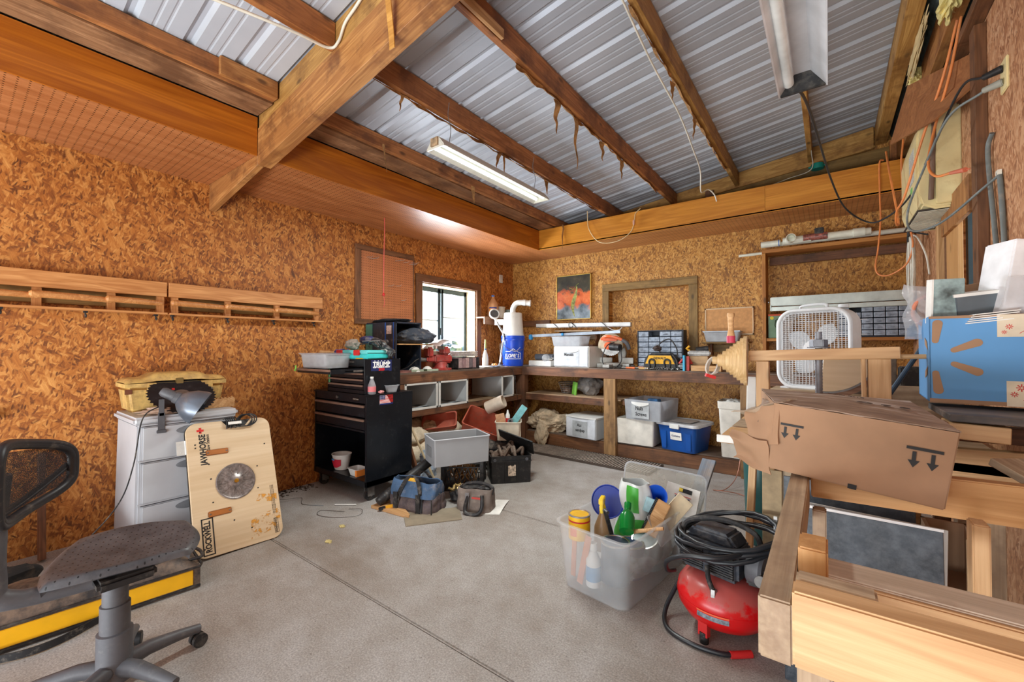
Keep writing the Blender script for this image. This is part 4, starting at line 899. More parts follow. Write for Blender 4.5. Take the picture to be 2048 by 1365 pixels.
# bundle of books / parts boxes in a rack
t = thing('parts_tray', 'dark open tray packed with small pink and grey boxes on the left bench', 'tray', (-3.33, 3.50, BT), (0, 0, 0))
B().box((-.10, -.175, 0), (.10, .175, .01)).box((-.10, -.175, 0), (.10, -.168, .12)).box((-.10, .168, 0), (.10, .175, .13)).box((-.10, -.175, 0), (-.093, .175, .13)).build('tray', M_BLK, t)
cc = [(176, 150, 150), (158, 128, 130), (190, 160, 158), (120, 108, 112), (172, 140, 140), (96, 92, 98)]
for i in range(5):
    y = -.135 + i * .058
    B().box((-.085, y - .026, .012), (.098, y + .026, .125 - .006 * (i % 2))).build('small_box', plain('pink_box_%d' % i, cc[i], .6, var=.15, sc=30), t, bev=.003)
q = B()
for i in range(5): q.box((-.11 + .004 * i, -.16, .134 + i * .012), (.10 - .006 * (i % 2), .15, .144 + i * .012))
q = q.build('magazine_stack', plain('magazine_edges', (206, 198, 194), .6, var=.2, sc=50), bev=.002); q.location = (-3.33, 3.50, BT + .006); tag(q, 'loose stack of pale magazines lying on the parts tray', 'magazines')
t = thing('spray_bottle', 'slim white bottle with a yellow and blue cap on the bench by the window', 'bottle', (-3.40, 3.98, BT))
B().lathe([(0, 0), (.036, 0), (.038, .006), (.038, .10), (.03, .15), (.014, .20), (.012, .215), (0, .215)], n=24).build('bottle', M_WHT, t)
B().lathe([(0, .0), (.013, 0), (.012, .05), (.009, .12), (.006, .13), (0, .13)], (0, 0, .21), n=16).build('nozzle', plain('yellow_blue_cap', (180, 190, 120), .4), t); B().lathe([(.0145, 0), (.0145, .014)], (0, 0, .213), n=16).build('collar', plain('blue_cap', (60, 110, 190), .4), t)
q = B().lathe([(0, 0), (.025, 0), (.028, .05), (.022, .07), (0, .07)], n=18).build('red_can', M_RED); q.location = (-3.42, 3.78, BT); tag(q, 'little red and white can just left of the slim white bottle', 'can')
q = B().blob((0, 0, .02), (.04, .03, .022), 4, .3, 4, 3, floor=0).build('tape_roll', plain('amber_tape', (220, 150, 70), .4)); q.location = (-3.33, 4.08, BT); tag(q, 'amber lump of tape right of the slim white bottle', 'tape')
for i, (x, y, w, d, c, lab) in enumerate(((-3.30, 3.80, .16, .12, (222, 214, 200), 'loose white instruction sheets on the bench below the window'), (-3.27, 3.98, .10, .14, (150, 160, 180), 'blue grey sandpaper sheets at the front of the left bench'))):
    q = B()
    for j in range(4): q.cb((0, 0, .003 + j * .004), (w, d, .003), T((random.uniform(-.01, .01), random.uniform(-.02, .02), 0), (0, 0, random.uniform(-.2, .2))))
    q = q.build('paper_sheets', plain('sheet_%d' % i, c, .8, var=.15, sc=40)); q.location = (x, y, BT); tag(q, lab, 'paper')
# magnifier lamp
t = thing('swing_arm_lamp', 'white swing arm magnifier lamp standing on the bench in the corner', 'lamp', (-3.36, 4.22, BT))
B().lathe([(0, 0), (.06, 0), (.06, .012), (.02, .022), (.012, .05), (0, .05)], n=24).build('base', M_BLKG, t)
M_CHR = plain('bright_lamp_metal', (206, 210, 214), .25, .7)
def arms(a, b):
    for d in (-.009, .009): B().cyl(V(a) + V((0, d, 0)), V(b) + V((0, d, 0)), .006, n=8).build('arm', M_WHT, t)
    B().cyl(V(a) * .3 + V(b) * .7 + V((0, 0, .012)), V(a) * .75 + V(b) * .25 + V((0, 0, .012)), .007, n=10).build('spring', M_STEEL, t)
E1, E2, E3 = (0, .0, .05), (.02, .06, .40), (-.06, -.04, .62)
arms(E1, E2); arms(E2, E3)
B().lathe([(0, -.02), (.012, -.02), (.012, .02), (0, .02)], E2, n=14).build('elbow', M_BLK, t)
hd = V((.55, -.55, .25)).normalized(); tt, _ = frame(V(E3) + V((0, 0, .05)), V(E3) + V((0, 0, .05)) + hd)
B().lathe([(.055, -.015), (.066, -.012), (.068, .012), (.056, .018), (.052, 0), (.055, -.015)], n=32, t=tt @ Mx.Rotation(PI / 2, 4, 'Y')).build('head_ring', M_WHT, t, ang=60)
B().lathe([(0, 0), (.054, 0)], n=32, t=tt @ Mx.Rotation(PI / 2, 4, 'Y')).build('lens', plain('grey_lens', (120, 118, 116), .15), t)
B().tube(smooth([(.02, .06, .38), (.05, .05, .2), (.04, 0, .05), (.16, .02, -.02), (.20, .04, -.12), (.215, .06, -.3), (.21, .10, -.42)], 6), .003, 6).build('power_cord', M_RUB, t); B().lathe([(0, -.03), (.009, -.02), (.009, .02), (0, .03)], (.205, .045, -.14), n=10).build('inline_switch', M_BLK, t)
# bucket pair
t = thing('blue_bucket', 'blue five gallon store bucket standing in the bench corner', 'bucket', (-3.315, 4.44, BT))
M_BB = plain('royal_blue_plastic', (26, 74, 196), .3, 0, .08)
B().lathe([(0, 0), (.130, 0), (.134, .01), (.148, .33), (.155, .33), (.155, .345), (.150, .35), (.156, .38), (.156, .392), (0, .392)], n=48).build('bucket', M_BB, t, ang=50)
vd = (V((0, 0, 0)) - V((-3.315, 4.44, 0))).normalized(); rt = V((0, 0, 1)).cross(vd)
def onb(o, r, z, dx=0):
    a = math.atan2(vd.y, vd.x) + dx / r; return face((r * math.cos(a), r * math.sin(a), z), (-math.sin(a), math.cos(a), 0), (0, 0, 1))
for i, c in enumerate("LOWE'S"): text(c, .066, M_WHI, onb(t, .1425, .133, (i - 2.5) * .034 + (.006 if i < 4 else -.008 if i == 4 else -.014)), t, bold=.002, sx=.74)
def strip(pts, wd, r0=.1435):
    q = B(); a0 = math.atan2(vd.y, vd.x)
    for (u0, z0), (u1, z1) in zip(pts[:-1], pts[1:]):
        L = math.hypot(u1 - u0, z1 - z0); nx, nz = -(z1 - z0) / L * wd / 2, (u1 - u0) / L * wd / 2; K = 8
        for k2 in range(K):
            a, b = k2 / K, (k2 + 1) / K; vs = []
            for (s1, sg) in ((a, -1), (b, -1), (b, 1), (a, 1)):
                u_ = u0 + (u1 - u0) * s1 + nx * sg; z_ = z0 + (z1 - z0) * s1 + nz * sg; r = r0 + .014 * z_ / .33 - .004; r = .134 + .0145 * (z_ / .33) + .0012; vs.append((r * math.cos(a0 + u_ / r), r * math.sin(a0 + u_ / r), z_))
            q.quad(*vs)
    return q
strip([(-.105, .16), (-.105, .095), (.105, .095), (.105, .17)], .006).build('logo_outline', M_WHI, t); strip([(-.105, .19), (-.04, .19), (0, .225), (.07, .18), (.105, .165)], .006).build('logo_roof', M_WHI, t); strip([(-.03, .205), (.03, .185), (.10, .245)], .004).build('logo_gable', M_WHI, t)
B().tube([(.157 * math.cos(a), .157 * math.sin(a), .30 - .10 * math.sin((a + 2.2) * 1)) for a in [(-2.2 + k2 * .165) for k2 in range(20)]], .003, 6).build('bail_handle', M_STEEL, t)
t = thing('dust_separator', 'white bucket with elbow pipe turned upside down on the blue bucket', 'dust separator', (-3.315, 4.44, BT + .393))
B().lathe([(0, .30), (.112, .30), (.118, .29), (.137, .02), (.145, .018), (.145, 0), (.13, 0), (.128, .015), (.10, .28), (0, .28)][::-1], n=44).build('bucket', M_WHT, t, ang=50)
B().tube(smooth([(0, 0, .29), (0, 0, .36), (.04, .01, .42), (.10, .04, .435), (.20, .10, .425)], 6), .036, 16).build('elbow', M_WHT, t, ang=60); B().cyl((.12, .055, .435), (.15, .07, .433), .042, n=20).cyl((.19, .095, .427), (.21, .105, .425), .041, n=20).build('coupling', M_WHT, t)
B().cyl((-.11, -.06, .18), (-.20, -.11, .185), .038, n=20).cyl((-.19, -.10, .184), (-.215, -.12, .186), .042, n=20).build('side_port', M_WHT, t)
q = B()
for c2 in range(2):
    for i in range(7): m4 = onb(t, .127 - .0007 * i * 4, .06 + i * .03, .035 + c2 * .04); q.add([m4 @ V(p) for p in ((-.004, -.005, 0), (.004, -.005, 0), (.004, .005, 0), (-.004, .005, 0))], [(0, 1, 2, 3)])
q.build('graduation_pattern', plain('pale_red_print', (200, 150, 150), .5), t)
q = B().grid(lambda u, v: (-.10 + .2 * u, -.10 + .2 * v, .004 + .012 * math.sin(PI * u) * math.sin(PI * v) * (1 + noise.noise(V((u * 4, v * 4, 0))))), 12, 12, .002).build('plastic_bag', M_FROST); q.location = (-3.10, 4.60, BT); tag(q, 'flat white plastic bag on the bench in front of the blue bucket', 'bag')
# corner shelf on the left wall with jug
t = thing('corner_shelf', 'short timber shelf on the left wall over the bench corner', 'shelf', (XW, 4.58, 1.56))
board('shelf_board', (.075, -.41, .055), (.075, .41, .055), .15, .02, M_TRIM, t); board('shelf_lip', (.15, -.41, .015), (.15, .41, .015), .02, .10, M_TRIM, t)
t = thing('back_shelf_rail', 'short dark timber rail on the back wall beside the corner', 'rail', (-3.30, 4.985, 1.56)); board('rail', (-.28, 0, 0), (.22, 0, 0), .03, .085, M_TRIM, t)
t = thing('amber_jug', 'clear gallon jug of amber liquid with a blue cap on the corner shelf', 'jug', (-3.64, 4.42, 1.625))
jp = [(0, 0), (.07, 0), (.076, .01), (.076, .15), (.066, .19), (.022, .26), (.018, .275), (.018, .285), (0, .285)]
B().lathe(jp, n=28).build('jug', clear('amber_plastic', (236, 180, 130), .8, .3), t, ang=50); B().lathe([(0, 0), (.022, 0), (.021, .022), (0, .022)], (0, 0, .283), n=20).build('cap', plain('blue_cap', (60, 110, 190), .4), t)
a = math.atan2(-.776, .63) 
B().grid(lambda u, v: (.0775 * math.cos(a - .7 + 1.4 * u), .0775 * math.sin(a - .7 + 1.4 * u), .025 + .11 * v), 12, 2).build('label', plain('orange_label', (224, 140, 40), .5, var=.2, sc=40), t); B().grid(lambda u, v: (.078 * math.cos(a - .7 + 1.4 * u), .078 * math.sin(a - .7 + 1.4 * u), .118 + .02 * v), 12, 1).build('label_band', M_BLUI, t)
for i, (y, r, h, c, lab) in enumerate(((4.60, .062, .16, (214, 210, 196), 'white plastic tub on the corner shelf beside the amber jug'), (4.78, .06, .13, (150, 170, 160), 'pale green lidded tub on the corner shelf, nearest the corner'))):
    q = B().lathe([(0, 0), (r * .9, 0), (r, h - .015), (r * 1.06, h - .015), (r * 1.06, h), (0, h)], n=28).build('plastic_tub', plain('tub_%d' % i, c, .5)); q.location = (-3.65, y, 1.625); tag(q, lab, 'tub')
for i, (x, y, z) in enumerate(((XW + .004, 4.71, 2.20), (XW + .004, 4.72, 1.22))):
    t = thing('wall_outlet', ('blank white wall plate high in the corner under the soffit', 'white wall outlet behind the blue bucket')[i], 'outlet', (x, y, z)); B().cb((0, 0, 0), (.008, .072, .115)).build('cover_plate', M_WHT, t, bev=.003)
    B().cb((.005, 0, .025), (.004, .034, .028)).cb((.005, 0, -.025), (.004, .034, .028)).build('receptacle', plain('ivory', (226, 220, 206), .4), t, bev=.002)
# --- back bench
# picture: an original stand-in of dark cloud and flame colours with a pale figure
k = N('picture_paint'); v = k.co(); n1 = k.noi(k.mp(v, (1, 1, 1), lo=(3, 0, 1)), 5.5, 6, .6); sp = k.a('ShaderNodeSeparateXYZ'); k.l.new(v, sp.inputs[0])
dk = k.ramp(n1, [(.35, (26, 30, 28)), (.6, (62, 60, 48)), (.75, (96, 90, 60))]); og = k.ramp(n1, [(.40, (70, 44, 34)), (.5, (214, 96, 40)), (.66, (236, 134, 76))]); bl = k.ramp(n1, [(.35, (64, 80, 92)), (.6, (150, 168, 182)), (.75, (196, 204, 210))])
z1 = k.ma('ADD', sp.outputs[2], k.ma('MULTIPLY', k.ma('SUBTRACT', n1, .5), .5)); m1 = k.ramp(z1, [(.0, (1, 1, 1)), (.10, (0, 0, 0))]); rr_ = k.a('ShaderNodeMapRange', i_1=-.30, i_2=.30); k.l.new(z1, rr_.inputs[0])
c1 = k.mix(k.ramp(rr_.outputs[0], [(.22, (0, 0, 0)), (.34, (1, 1, 1))]), bl, og); c1 = k.mix(k.ramp(rr_.outputs[0], [(.62, (0, 0, 0)), (.70, (1, 1, 1))]), c1, dk)
k.set(Base_Color=c1, Roughness=.35); M_PIC = k.m
t = thing('framed_picture', 'picture of dark clouds and orange smoke in a thin gold frame on the back wall', 'picture', (-2.71, 4.975, 1.89))
B().box((-.25, -.006, -.29), (.25, .02, .29)).build('canvas', M_PIC, t)
B().box((-.256, -.012, -.296), (-.248, .02, .296)).box((.248, -.012, -.296), (.256, .02, .296)).box((-.256, -.012, -.296), (.256, .02, -.288)).box((-.256, -.012, .288), (.256, .02, .296)).build('gold_frame', plain('gold_frame', (222, 190, 96), .35, .4), t)
q = B().grid(lambda u, v: (.02 + (.016 * math.sin(2.6 * v) + .014) * (u - .5) * 2 * (.35 + .65 * math.sin(PI * min(1, v * 1.1))) - .03 * math.sin(v * 5), -.0075, -.26 + .40 * v), 6, 20).tube([(-.06, -.009, .13), (.0, -.009, .10), (.05, -.009, .155), (.08, -.009, .175)], .004, 5).build('painted_figure', plain('olive_paint', (150, 156, 84), .5, var=.5, sc=30), t)
t = thing('light_strip', 'long white tube light batten tied with cord, lying on the bracket shelf', 'light fixture', (-2.47, 4.72, 1.475))
board('housing', (-.65, 0, .035), (.65, 0, .012), .06, .05, plain('satin_white_metal', (218, 222, 224), .35, .2), t); board('reflector_lip', (-.65, -.034, .012), (.65, -.034, -.012), .006, .012, M_STEEL, t)
for x in (-.38, -.12, .28): B().tube(smooth([(x, -.034, .055), (x + .04, -.038, .03), (x + .09, -.035, -.02)]), .004, 6).build('cord', M_RUB, t)
B().tube([(-.12 + .03 * math.cos(a), -.04, .03 + .035 * math.sin(a)) for a in [k2 * .6 for k2 in range(11)]], .004, 6, closed=False).build('cord_loop', M_RUB, t); B().tube(smooth([(.36, -.03, -.01), (.45, -.03, -.05), (.52, -.03, -.045), (.55, -.03, -.02)]), .0035, 6).build('cord_tail', M_WHT, t)
t = thing('bracket_shelf', 'small wooden shelf with curved end brackets on the back wall behind the light strip', 'shelf', (-2.56, 4.86, 1.24))
board('top_board', (-.30, 0, .195), (.24, 0, .185), .26, .016, M_2X4G, t); board('lower_board', (-.30, 0, .01), (.24, 0, .01), .24, .02, M_BENCH, t); board('back_board', (-.30, .12, .13), (.24, .12, .13), .012, .09, M_2X4G, t)
for x in (-.28, .23): B().prism([(0, 0), (.1, .01), (.12, .06), (.10, .11), (.13, .16), (.13, .19), (0, .19)], .018, T((x, .12, 0), (PI / 2, 0, -PI / 2))).build('bracket', M_BENCH, t, bev=.002)
t = thing('bar_clamp', 'long aluminium bar clamp with blue jaws lying across the clear tub', 'clamp', (-2.56, 4.62, 1.375), (0, 0, .13))
board('bar', (-.56, 0, -.005), (.62, 0, .03), .018, .035, plain('aluminium_bar', (176, 190, 206), .3, .6), t)
M_CLB = plain('cyan_blue_plastic', (40, 140, 200), .4)
B().cb((-.55, 0, -.02), (.05, .05, .07)).build('fixed_jaw', M_CLB, t, bev=.01); B().cb((-.1, -.005, .01), (.03, .05, .035)).build('sliding_jaw', M_CLB, t, bev=.006)
t = thing('manuals_box', 'white drawer box marked for manuals on the back bench', 'drawer box', (-2.50, 4.745, BT), (0, 0, -.06))
B().box((-.24, -.22, 0), (.26, .22, .255)).build('box', M_WHT, t, bev=.008)
B().box((-.235, -.232, .01), (.25, -.218, .245)).build('drawer_front', plain('cloudy_plastic', (210, 214, 220), .35), t, bev=.006); B().box((-.11, -.2345, .02), (.13, -.2315, .20)).build('window_panel', plain('paper_behind_plastic', (196, 200, 206), .4, var=.12, sc=12), t)
q = B().grid(lambda u, v: (-.11 + .24 * u, -.236 - .012 * math.sin(PI * u), .20 + .02 * v - .025 * math.sin(PI * u) * (1 - v)), 14, 2, .004).build('pull_lip', M_WHT, t)
text('Manuals', .052, M_INK, T((-.01, -.2365, .155), (PI / 2, 0, 0)), t, bold=.0008, sx=.8)
t = thing('clear_tub_of_parts', 'clear tub of small hardware on top of the manuals box', 'tub', (-2.58, 4.66, BT + .257), (0, 0, -.05))
B().tray(.44, .24, .12, .003, .018, .006, .03).build('tub', M_FROST, t)
for i in range(7): B().cb((random.uniform(-.14, .14), random.uniform(-.06, .06), .03 + .01 * (i % 3)), (.07, .03, .03), T((0, 0, 0), (0, 0, random.uniform(-.3, .3)))).build('hardware', (M_STEEL, M_BLKG, plain('copper_bit', (180, 130, 110), .5))[i % 3], t, bev=.004)
# grey roll, headset and white box left of the manuals
t = thing('grey_pipe', 'short dark grey pipe lying on a white box at the back bench corner', 'pipe', (-3.0, 4.72, BT + .115), (0, 0, .1))
B().lathe([(.036, 0), (.042, 0), (.042, .26), (.036, .26), (.036, 0)], n=28, t=T((-.13, 0, 0), (0, PI / 2, 0))).build('pipe', plain('slate_pipe', (96, 104, 116), .4), t)
q = B().box((-.17, -.10, 0), (.17, .10, .07)).build('white_carton', M_WHT, bev=.004); q.location = (-2.98, 4.66, BT); tag(q, 'flat white carton on the back bench under the grey pipe', 'carton')
t = thing('safety_goggles', 'clear safety goggles with a white strap by the grey pipe', 'goggles', (-2.90, 4.60, BT + .075))
B().lathe([(.05, 0), (.054, .01), (.05, .03), (.04, .045), (.0, .055)], n=24, t=T((.0, 0, .03), (PI / 2, 0, 0))).build('lens', M_CLR, t); B().tube([(.075 * math.cos(a), .03 + .05 * math.sin(a), .02 + .012 * math.sin(a * 2)) for a in [k2 * PI / 10 for k2 in range(20)]], .006, 6, closed=True).build('strap', M_WHT, t)
# miter saw
M_ORG = plain('orange_tool_plastic', (226, 96, 40), .4, 0, .1, 8, .2)
M_CAST = plain('cast_grey_metal', (178, 178, 174), .45, .4, .1, 12, .25)
t = thing('miter_saw', 'orange and grey compound miter saw on the back bench', 'miter saw', (-2.03, 4.72, BT))
B().lathe([(0, 0), (.13, 0), (.135, .02), (.12, .04), (0, .04)], (0, 0, .02), n=36).box((-.20, -.05, .0), (.20, .08, .05)).box((-.04, -.24, .01), (.04, .0, .045)).build('base', M_CAST, t, bev=.004)
B().box((-.21, .05, .05), (-.05, .07, .12)).build('fence', M_CAST, t, bev=.004); B().box((.05, .05, .05), (.21, .07, .12)).build('fence', M_CAST, t, bev=.004)
B().prism([(-.02, .06), (.05, .06), (.07, .18), (.05, .26), (.0, .28), (-.03, .2)], .05, T((.03, .15, 0), (PI / 2, 0, 0))).build('arm', M_CAST, t, bev=.006)
bm_ = T((-.045, .0, .265), (0, 0, .25)) @ Mx.Rotation(PI / 2, 4, 'X')
q = B(); n = 64; q.prism([((.125 if i % 2 else .118) * math.cos(2 * PI * i / n), (.125 if i % 2 else .118) * math.sin(2 * PI * i / n)) for i in range(n)], .003, bm_); q.build('blade', M_STEEL, t, ang=20)
gp = [(.145 * math.cos(a), .145 * math.sin(a)) for a in [math.radians(x) for x in range(-15, 196, 10)]]
B().prism(gp, .05, bm_ @ T((0, 0, -.025))).build('blade_guard', plain('beige_guard', (214, 200, 170), .4, dust=.2), t, bev=.008)
B().cb((0, 0, 0), (.17, .05, .045), bm_ @ T((.0, .075, .045))).cyl((-.045, -.03, .26), (-.04, -.10, .26), .045, n=22).build('orange_housing', M_ORG, t, bev=.008)
B().cyl((-.02, -.06, .25), (.12, -.10, .24), .045, .04, n=24).build('motor', M_BLK, t, bev=.006); B().cb((-.035, -.085, .25), (.03, .035, .04)).build('motor_ring', M_ORG, t, bev=.006)
B().tube(smooth([(-.14, -.04, .34), (-.06, -.08, .37), (.04, -.08, .36), (.12, -.06, .33)]), .018, 10).build('handle', M_ORG, t); B().tube(smooth([(.12, -.06, .33), (.17, -.04, .29), (.19, -.02, .22)]), .022, 10).build('dust_port', M_BLKG, t)
B().tube(smooth([(.04, -.09, .30), (-.02, -.16, .26), (-.06, -.2, .12), (-.02, -.22, .03), (.08, -.2, .01), (.15, -.16, .08), (.13, -.12, .2), (.1, -.1, .25)], 6), .006, 6).build('power_cord', M_RUB, t)
t = thing('small_clamp', 'black and grey quick clamp lying on the bench right of the miter saw', 'clamp', (-1.79, 4.62, BT), (0, 0, .1))
B().box((-.12, -.008, .01), (.14, .008, .02)).build('bar', M_STEEL, t); B().cb((-.12, 0, .02), (.03, .03, .05)).cb((.02, 0, .02), (.04, .03, .05)).build('jaws', M_BLK, t, bev=.005); B().cyl((.08, .0, .016), (.17, .01, .016), .013, n=12).build('orange_grip', plain('salmon_grip', (210, 130, 100), .5), t)
# small drawer organizers
def organizer(name, label, loc, W0, H0, cols, rows, rotz=0, big=False):
    t = thing(name, label, 'organizer', loc, (0, 0, rotz)); D0 = .15
    B().box((-W0 / 2, -D0 / 2, 0), (-W0 / 2 + .008, D0 / 2, H0)).box((W0 / 2 - .008, -D0 / 2, 0), (W0 / 2, D0 / 2, H0)).box((-W0 / 2, D0 / 2 - .005, 0), (W0 / 2, D0 / 2, H0)).box((-W0 / 2, -D0 / 2, H0 - .008), (W0 / 2, D0 / 2, H0)).box((-W0 / 2, -D0 / 2, 0), (W0 / 2, D0 / 2, .01)).build('cabinet', M_NAVY, t, bev=.002)
    M_DR = plain('smoky_drawer', (150, 162, 178), .25, 0, .25, 25)
    dw = (W0 - .02) / cols; dh = (H0 - .02) / rows
    for i in range(cols):
        for j in range(rows):
            if (i, j) in ((1, rows - 1),): continue
            x = -W0 / 2 + .01 + dw * i; z = .01 + dh * j
            o = B().box((x + .003, -D0 / 2 - .002, z + .003), (x + dw - .003, D0 / 2 - .02, z + dh - .004)).box((x + dw * .3, -D0 / 2 - .01, z + dh * .35), (x + dw * .7, -D0 / 2, z + dh * .45)).build('drawer', M_DR, t, bev=.003, seg=1)
    return t
organizer('parts_organizer', 'black parts organizer with clear drawers on the back bench', (-1.50, 4.80, BT), .50, .43, 4, 7)
t = thing('tool_tote_bag', 'black and yellow canvas tool bag in front of the parts organizer', 'tool bag', (-1.44, 4.62, BT))
B().prism([(-.19, 0), (.19, 0), (.17, .11), (.12, .18), (-.12, .18), (-.17, .11)], .16, T((0, .08, 0), (PI / 2, 0, 0))).build('body', M_BLK, t, bev=.02, seg=3)
B().prism([(-.155, .065), (.155, .065), (.115, .155), (-.115, .155)], .004, T((0, -.081, 0), (PI / 2, 0, 0))).build('yellow_panel', plain('tool_yellow', (236, 176, 40), .6), t)
text('DEWALT', .032, M_INK, T((0, -.0865, .125), (PI / 2, 0, 0)), t, bold=.001)
for x in (-.08, .08): B().tube(smooth([(x - .02, -.09, .01), (x - .03, -.095, .09), (x, -.10, .115), (x + .03, -.095, .09), (x + .02, -.09, .01)], 4), .01, 6).build('strap', M_BLK, t)
B().tube(smooth([(-.02, 0, .18), (-.03, -.01, .27), (.08, -.02, .33), (.15, -.01, .24), (.16, .0, .15)], 6), .007, 8).build('shoulder_strap', M_BLK, t); B().blob((-.05, -.01, .23), (.045, .035, .03), 6, .3, 4, 3).build('strap_pad', plain('brown_pad', (60, 46, 40), .8), t)
for i, (x, y, l, c, lab) in enumerate(((-1.72, 4.56, .22, (230, 120, 70), 'orange handled screwdriver lying left of the black and yellow tool bag'), (-1.56, 4.53, .20, (210, 170, 110), 'amber handled chisel lying in front of the black and yellow tool bag'))):
    t = thing('hand_tool', lab, 'hand tool', (x, y, BT + .014), (0, 0, .08)); B().cyl((0, 0, 0), (-.10, 0, 0), .013, .010, n=12).build('handle', plain('grip_%d' % i, c, .4), t); B().cyl((0, 0, 0), (l - .1, 0, 0), .004, n=8).build('shaft', M_STEEL, t)
t = thing('hardware_pile', 'pile of loose bits and fittings scattered on the back bench', 'hardware', (-1.40, 4.52, BT)); t['kind'] = 'stuff'
q = B()
for i in range(40): a = random.uniform(-.22, .18); q.cyl((a, random.uniform(-.03, .02), .006 + .02 * random.random()), (a + random.uniform(-.03, .03), random.uniform(-.03, .02), .006 + .02 * random.random()), .005, n=7)
for j in range(4): q.tube([(-.05 + j * .03 + .016 * math.cos(a), .0 + .004 * j, .018 + .014 * math.sin(a)) for a in [k2 * PI / 5 for k2 in range(10)]], .004, 6, closed=True)
q.build('fittings', M_STEEL, t)
t = thing('jigsaw', 'silver and red jigsaw lying on its side near the bench edge', 'jigsaw', (-1.20, 4.58, BT), (0, 0, .3))
B().box((-.06, -.03, .02), (.07, .03, .075)).build('body', M_STEEL, t, bev=.015, seg=3); B().box((-.06, -.045, .0), (.08, .045, .006)).build('shoe', M_STEEL, t); B().tube([(-.05, 0, .07), (-.02, 0, .115), (.05, 0, .115), (.07, 0, .07)], .013, 8).build('handle', M_RED, t)
t = thing('router_tool', 'black and silver power planer lying on a stack of boxes on the back bench', 'power tool', (-1.10, 4.72, BT + .155), (0, 0, .2))
B().box((-.10, -.04, 0), (.12, .04, .05)).build('body', M_STEEL, t, bev=.012, seg=3); B().cyl((-.02, 0, .06), (.1, 0, .075), .03, n=20).build('motor', M_BLK, t, bev=.004); B().tube([(-.08, 0, .05), (-.11, 0, .075), (-.08, -.01, .10)], .013, 8).build('yellow_grip', plain('tool_yellow', (236, 176, 40), .6), t)
q = B().box((-.10, -.07, 0), (.10, .07, .15)).box((-.12, -.075, 0), (.12, .075, .055)).build('cardboard_stack', plain('tan_carton', (196, 164, 126), .8), bev=.003); q.location = (-1.09, 4.72, BT); tag(q, 'small tan carton under the power planer on the back bench', 'carton')
tag(board('wood_block', (-1.12, 4.55, BT + .03), (-.84, 4.55, BT + .03), .07, .055, M_2X4), 'pale wooden block lying at the back bench edge left of the stepped pulley', 'block')
tag(board('blue_box', (-1.185, 4.52, BT), (-1.185, 4.52, BT + .16), .02, .05, plain('sky_blue_card', (60, 170, 210), .5)), 'thin sky blue box standing upright beside the jigsaw', 'box')
tag(board('red_box', (-1.155, 4.55, BT), (-1.155, 4.55, BT + .15), .03, .04, plain('dull_red_card', (190, 60, 50), .5)), 'thin red box standing right of the sky blue box', 'box')
# cork board and clear bin on a bracket
t = thing('cork_board', 'small framed cork board leaning on the back wall', 'cork board', (-.85, 4.985, 1.50))
B().box((-.225, -.006, -.135), (.225, .006, .135)).build('cork', plain('cork', (198, 146, 94), .8, 0, .08, 30), t); q = B()
for a, b in (((-.235, -.145), (-.222, .145)), ((.222, -.145), (.235, .145)), ((-.235, -.145), (.235, -.132)), ((-.235, .132), (.235, .145))): q.box((a[0], -.012, a[1]), (b[0], .01, b[1]))
q.build('frame', plain('pale_frame', (214, 186, 150), .6), t, bev=.001)
t = thing('shelf_bracket_board', 'narrow shelf on the back wall under the cork board', 'shelf', (-.86, 4.90, 1.27)); board('shelf_board', (-.22, 0, 0), (.22, 0, 0), .18, .016, M_TRIMG, t); board('cleat', (-.17, .08, -.06), (.2, .08, -.06), .02, .08, M_TRIMG, t); board('bracket', (-.15, .05, -.13), (-.15, .05, -.01), .02, .1, M_BENCH, t)
t = thing('lidded_bin', 'lidded clear bin of metal parts on the shelf under the cork board', 'bin', (-.89, 4.87, 1.28)); B().tray(.34, .18, .10, .002, .02, .004, .02).build('bin', M_FROST, t); B().box((-.178, -.098, .102), (.178, .098, .112)).build('lid', plain('pale_blue_lid', (190, 202, 214), .4), t, bev=.003); B().box((-.12, -.06, .005), (.12, .06, .06)).build('contents', M_STEEL, t, bev=.01)
# shelves frame at the right of the back wall, pipes
t = thing('wall_shelving', 'open timber shelf frame on the back wall at the right corner', 'shelf', (.03, 4.87, 1.7)); ox_, oy_ = .03, 4.87
M_SHF = wood('golden_shelf', (150, 92, 38), (196, 136, 66), .7)
board('side', (-.53, 0, -.72), (-.53, 0, .44), .03, .22, M_SHF, t); board('top', (-.545, 0, .455), (.54, 0, .455), .24, .035, M_SHF, t); board('cleat', (-.5, .10, .385), (.54, .10, .385), .03, .08, M_BENCH, t); board('lower_shelf', (-.515, 0, -.405), (.54, 0, -.405), .20, .03, M_SHF, t)
t = thing('pipe_row', 'white plastic pipes with couplings lying on top of the shelf frame', 'pipe', (0, 4.80, 2.20)); M_PVC = plain('pvc_white', (226, 228, 214), .35)
B().cyl((-.50, -.02, 0.018), (.54, .05, .018), .022, n=20).build('long_pipe', M_PVC, t); B().cyl((-.52, -.045, .022), (-.36, -.045, .022), .030, n=22).build('short_pipe', M_PVC, t); B().cyl((-.375, -.045, .022), (-.368, -.045, .022), .0315, n=22).build('blue_ring', plain('blue_cap', (60, 110, 190), .4), t)
B().cyl((-.34, -.05, .03), (-.12, -.05, .03), .034, n=22).lathe([(.034, 0), (.04, 0), (.04, .05), (.034, .05), (.034, 0)], n=24, t=T((-.28, -.075, .04), (PI / 2, .2, .2))).build('tee_fitting', M_PVC, t)
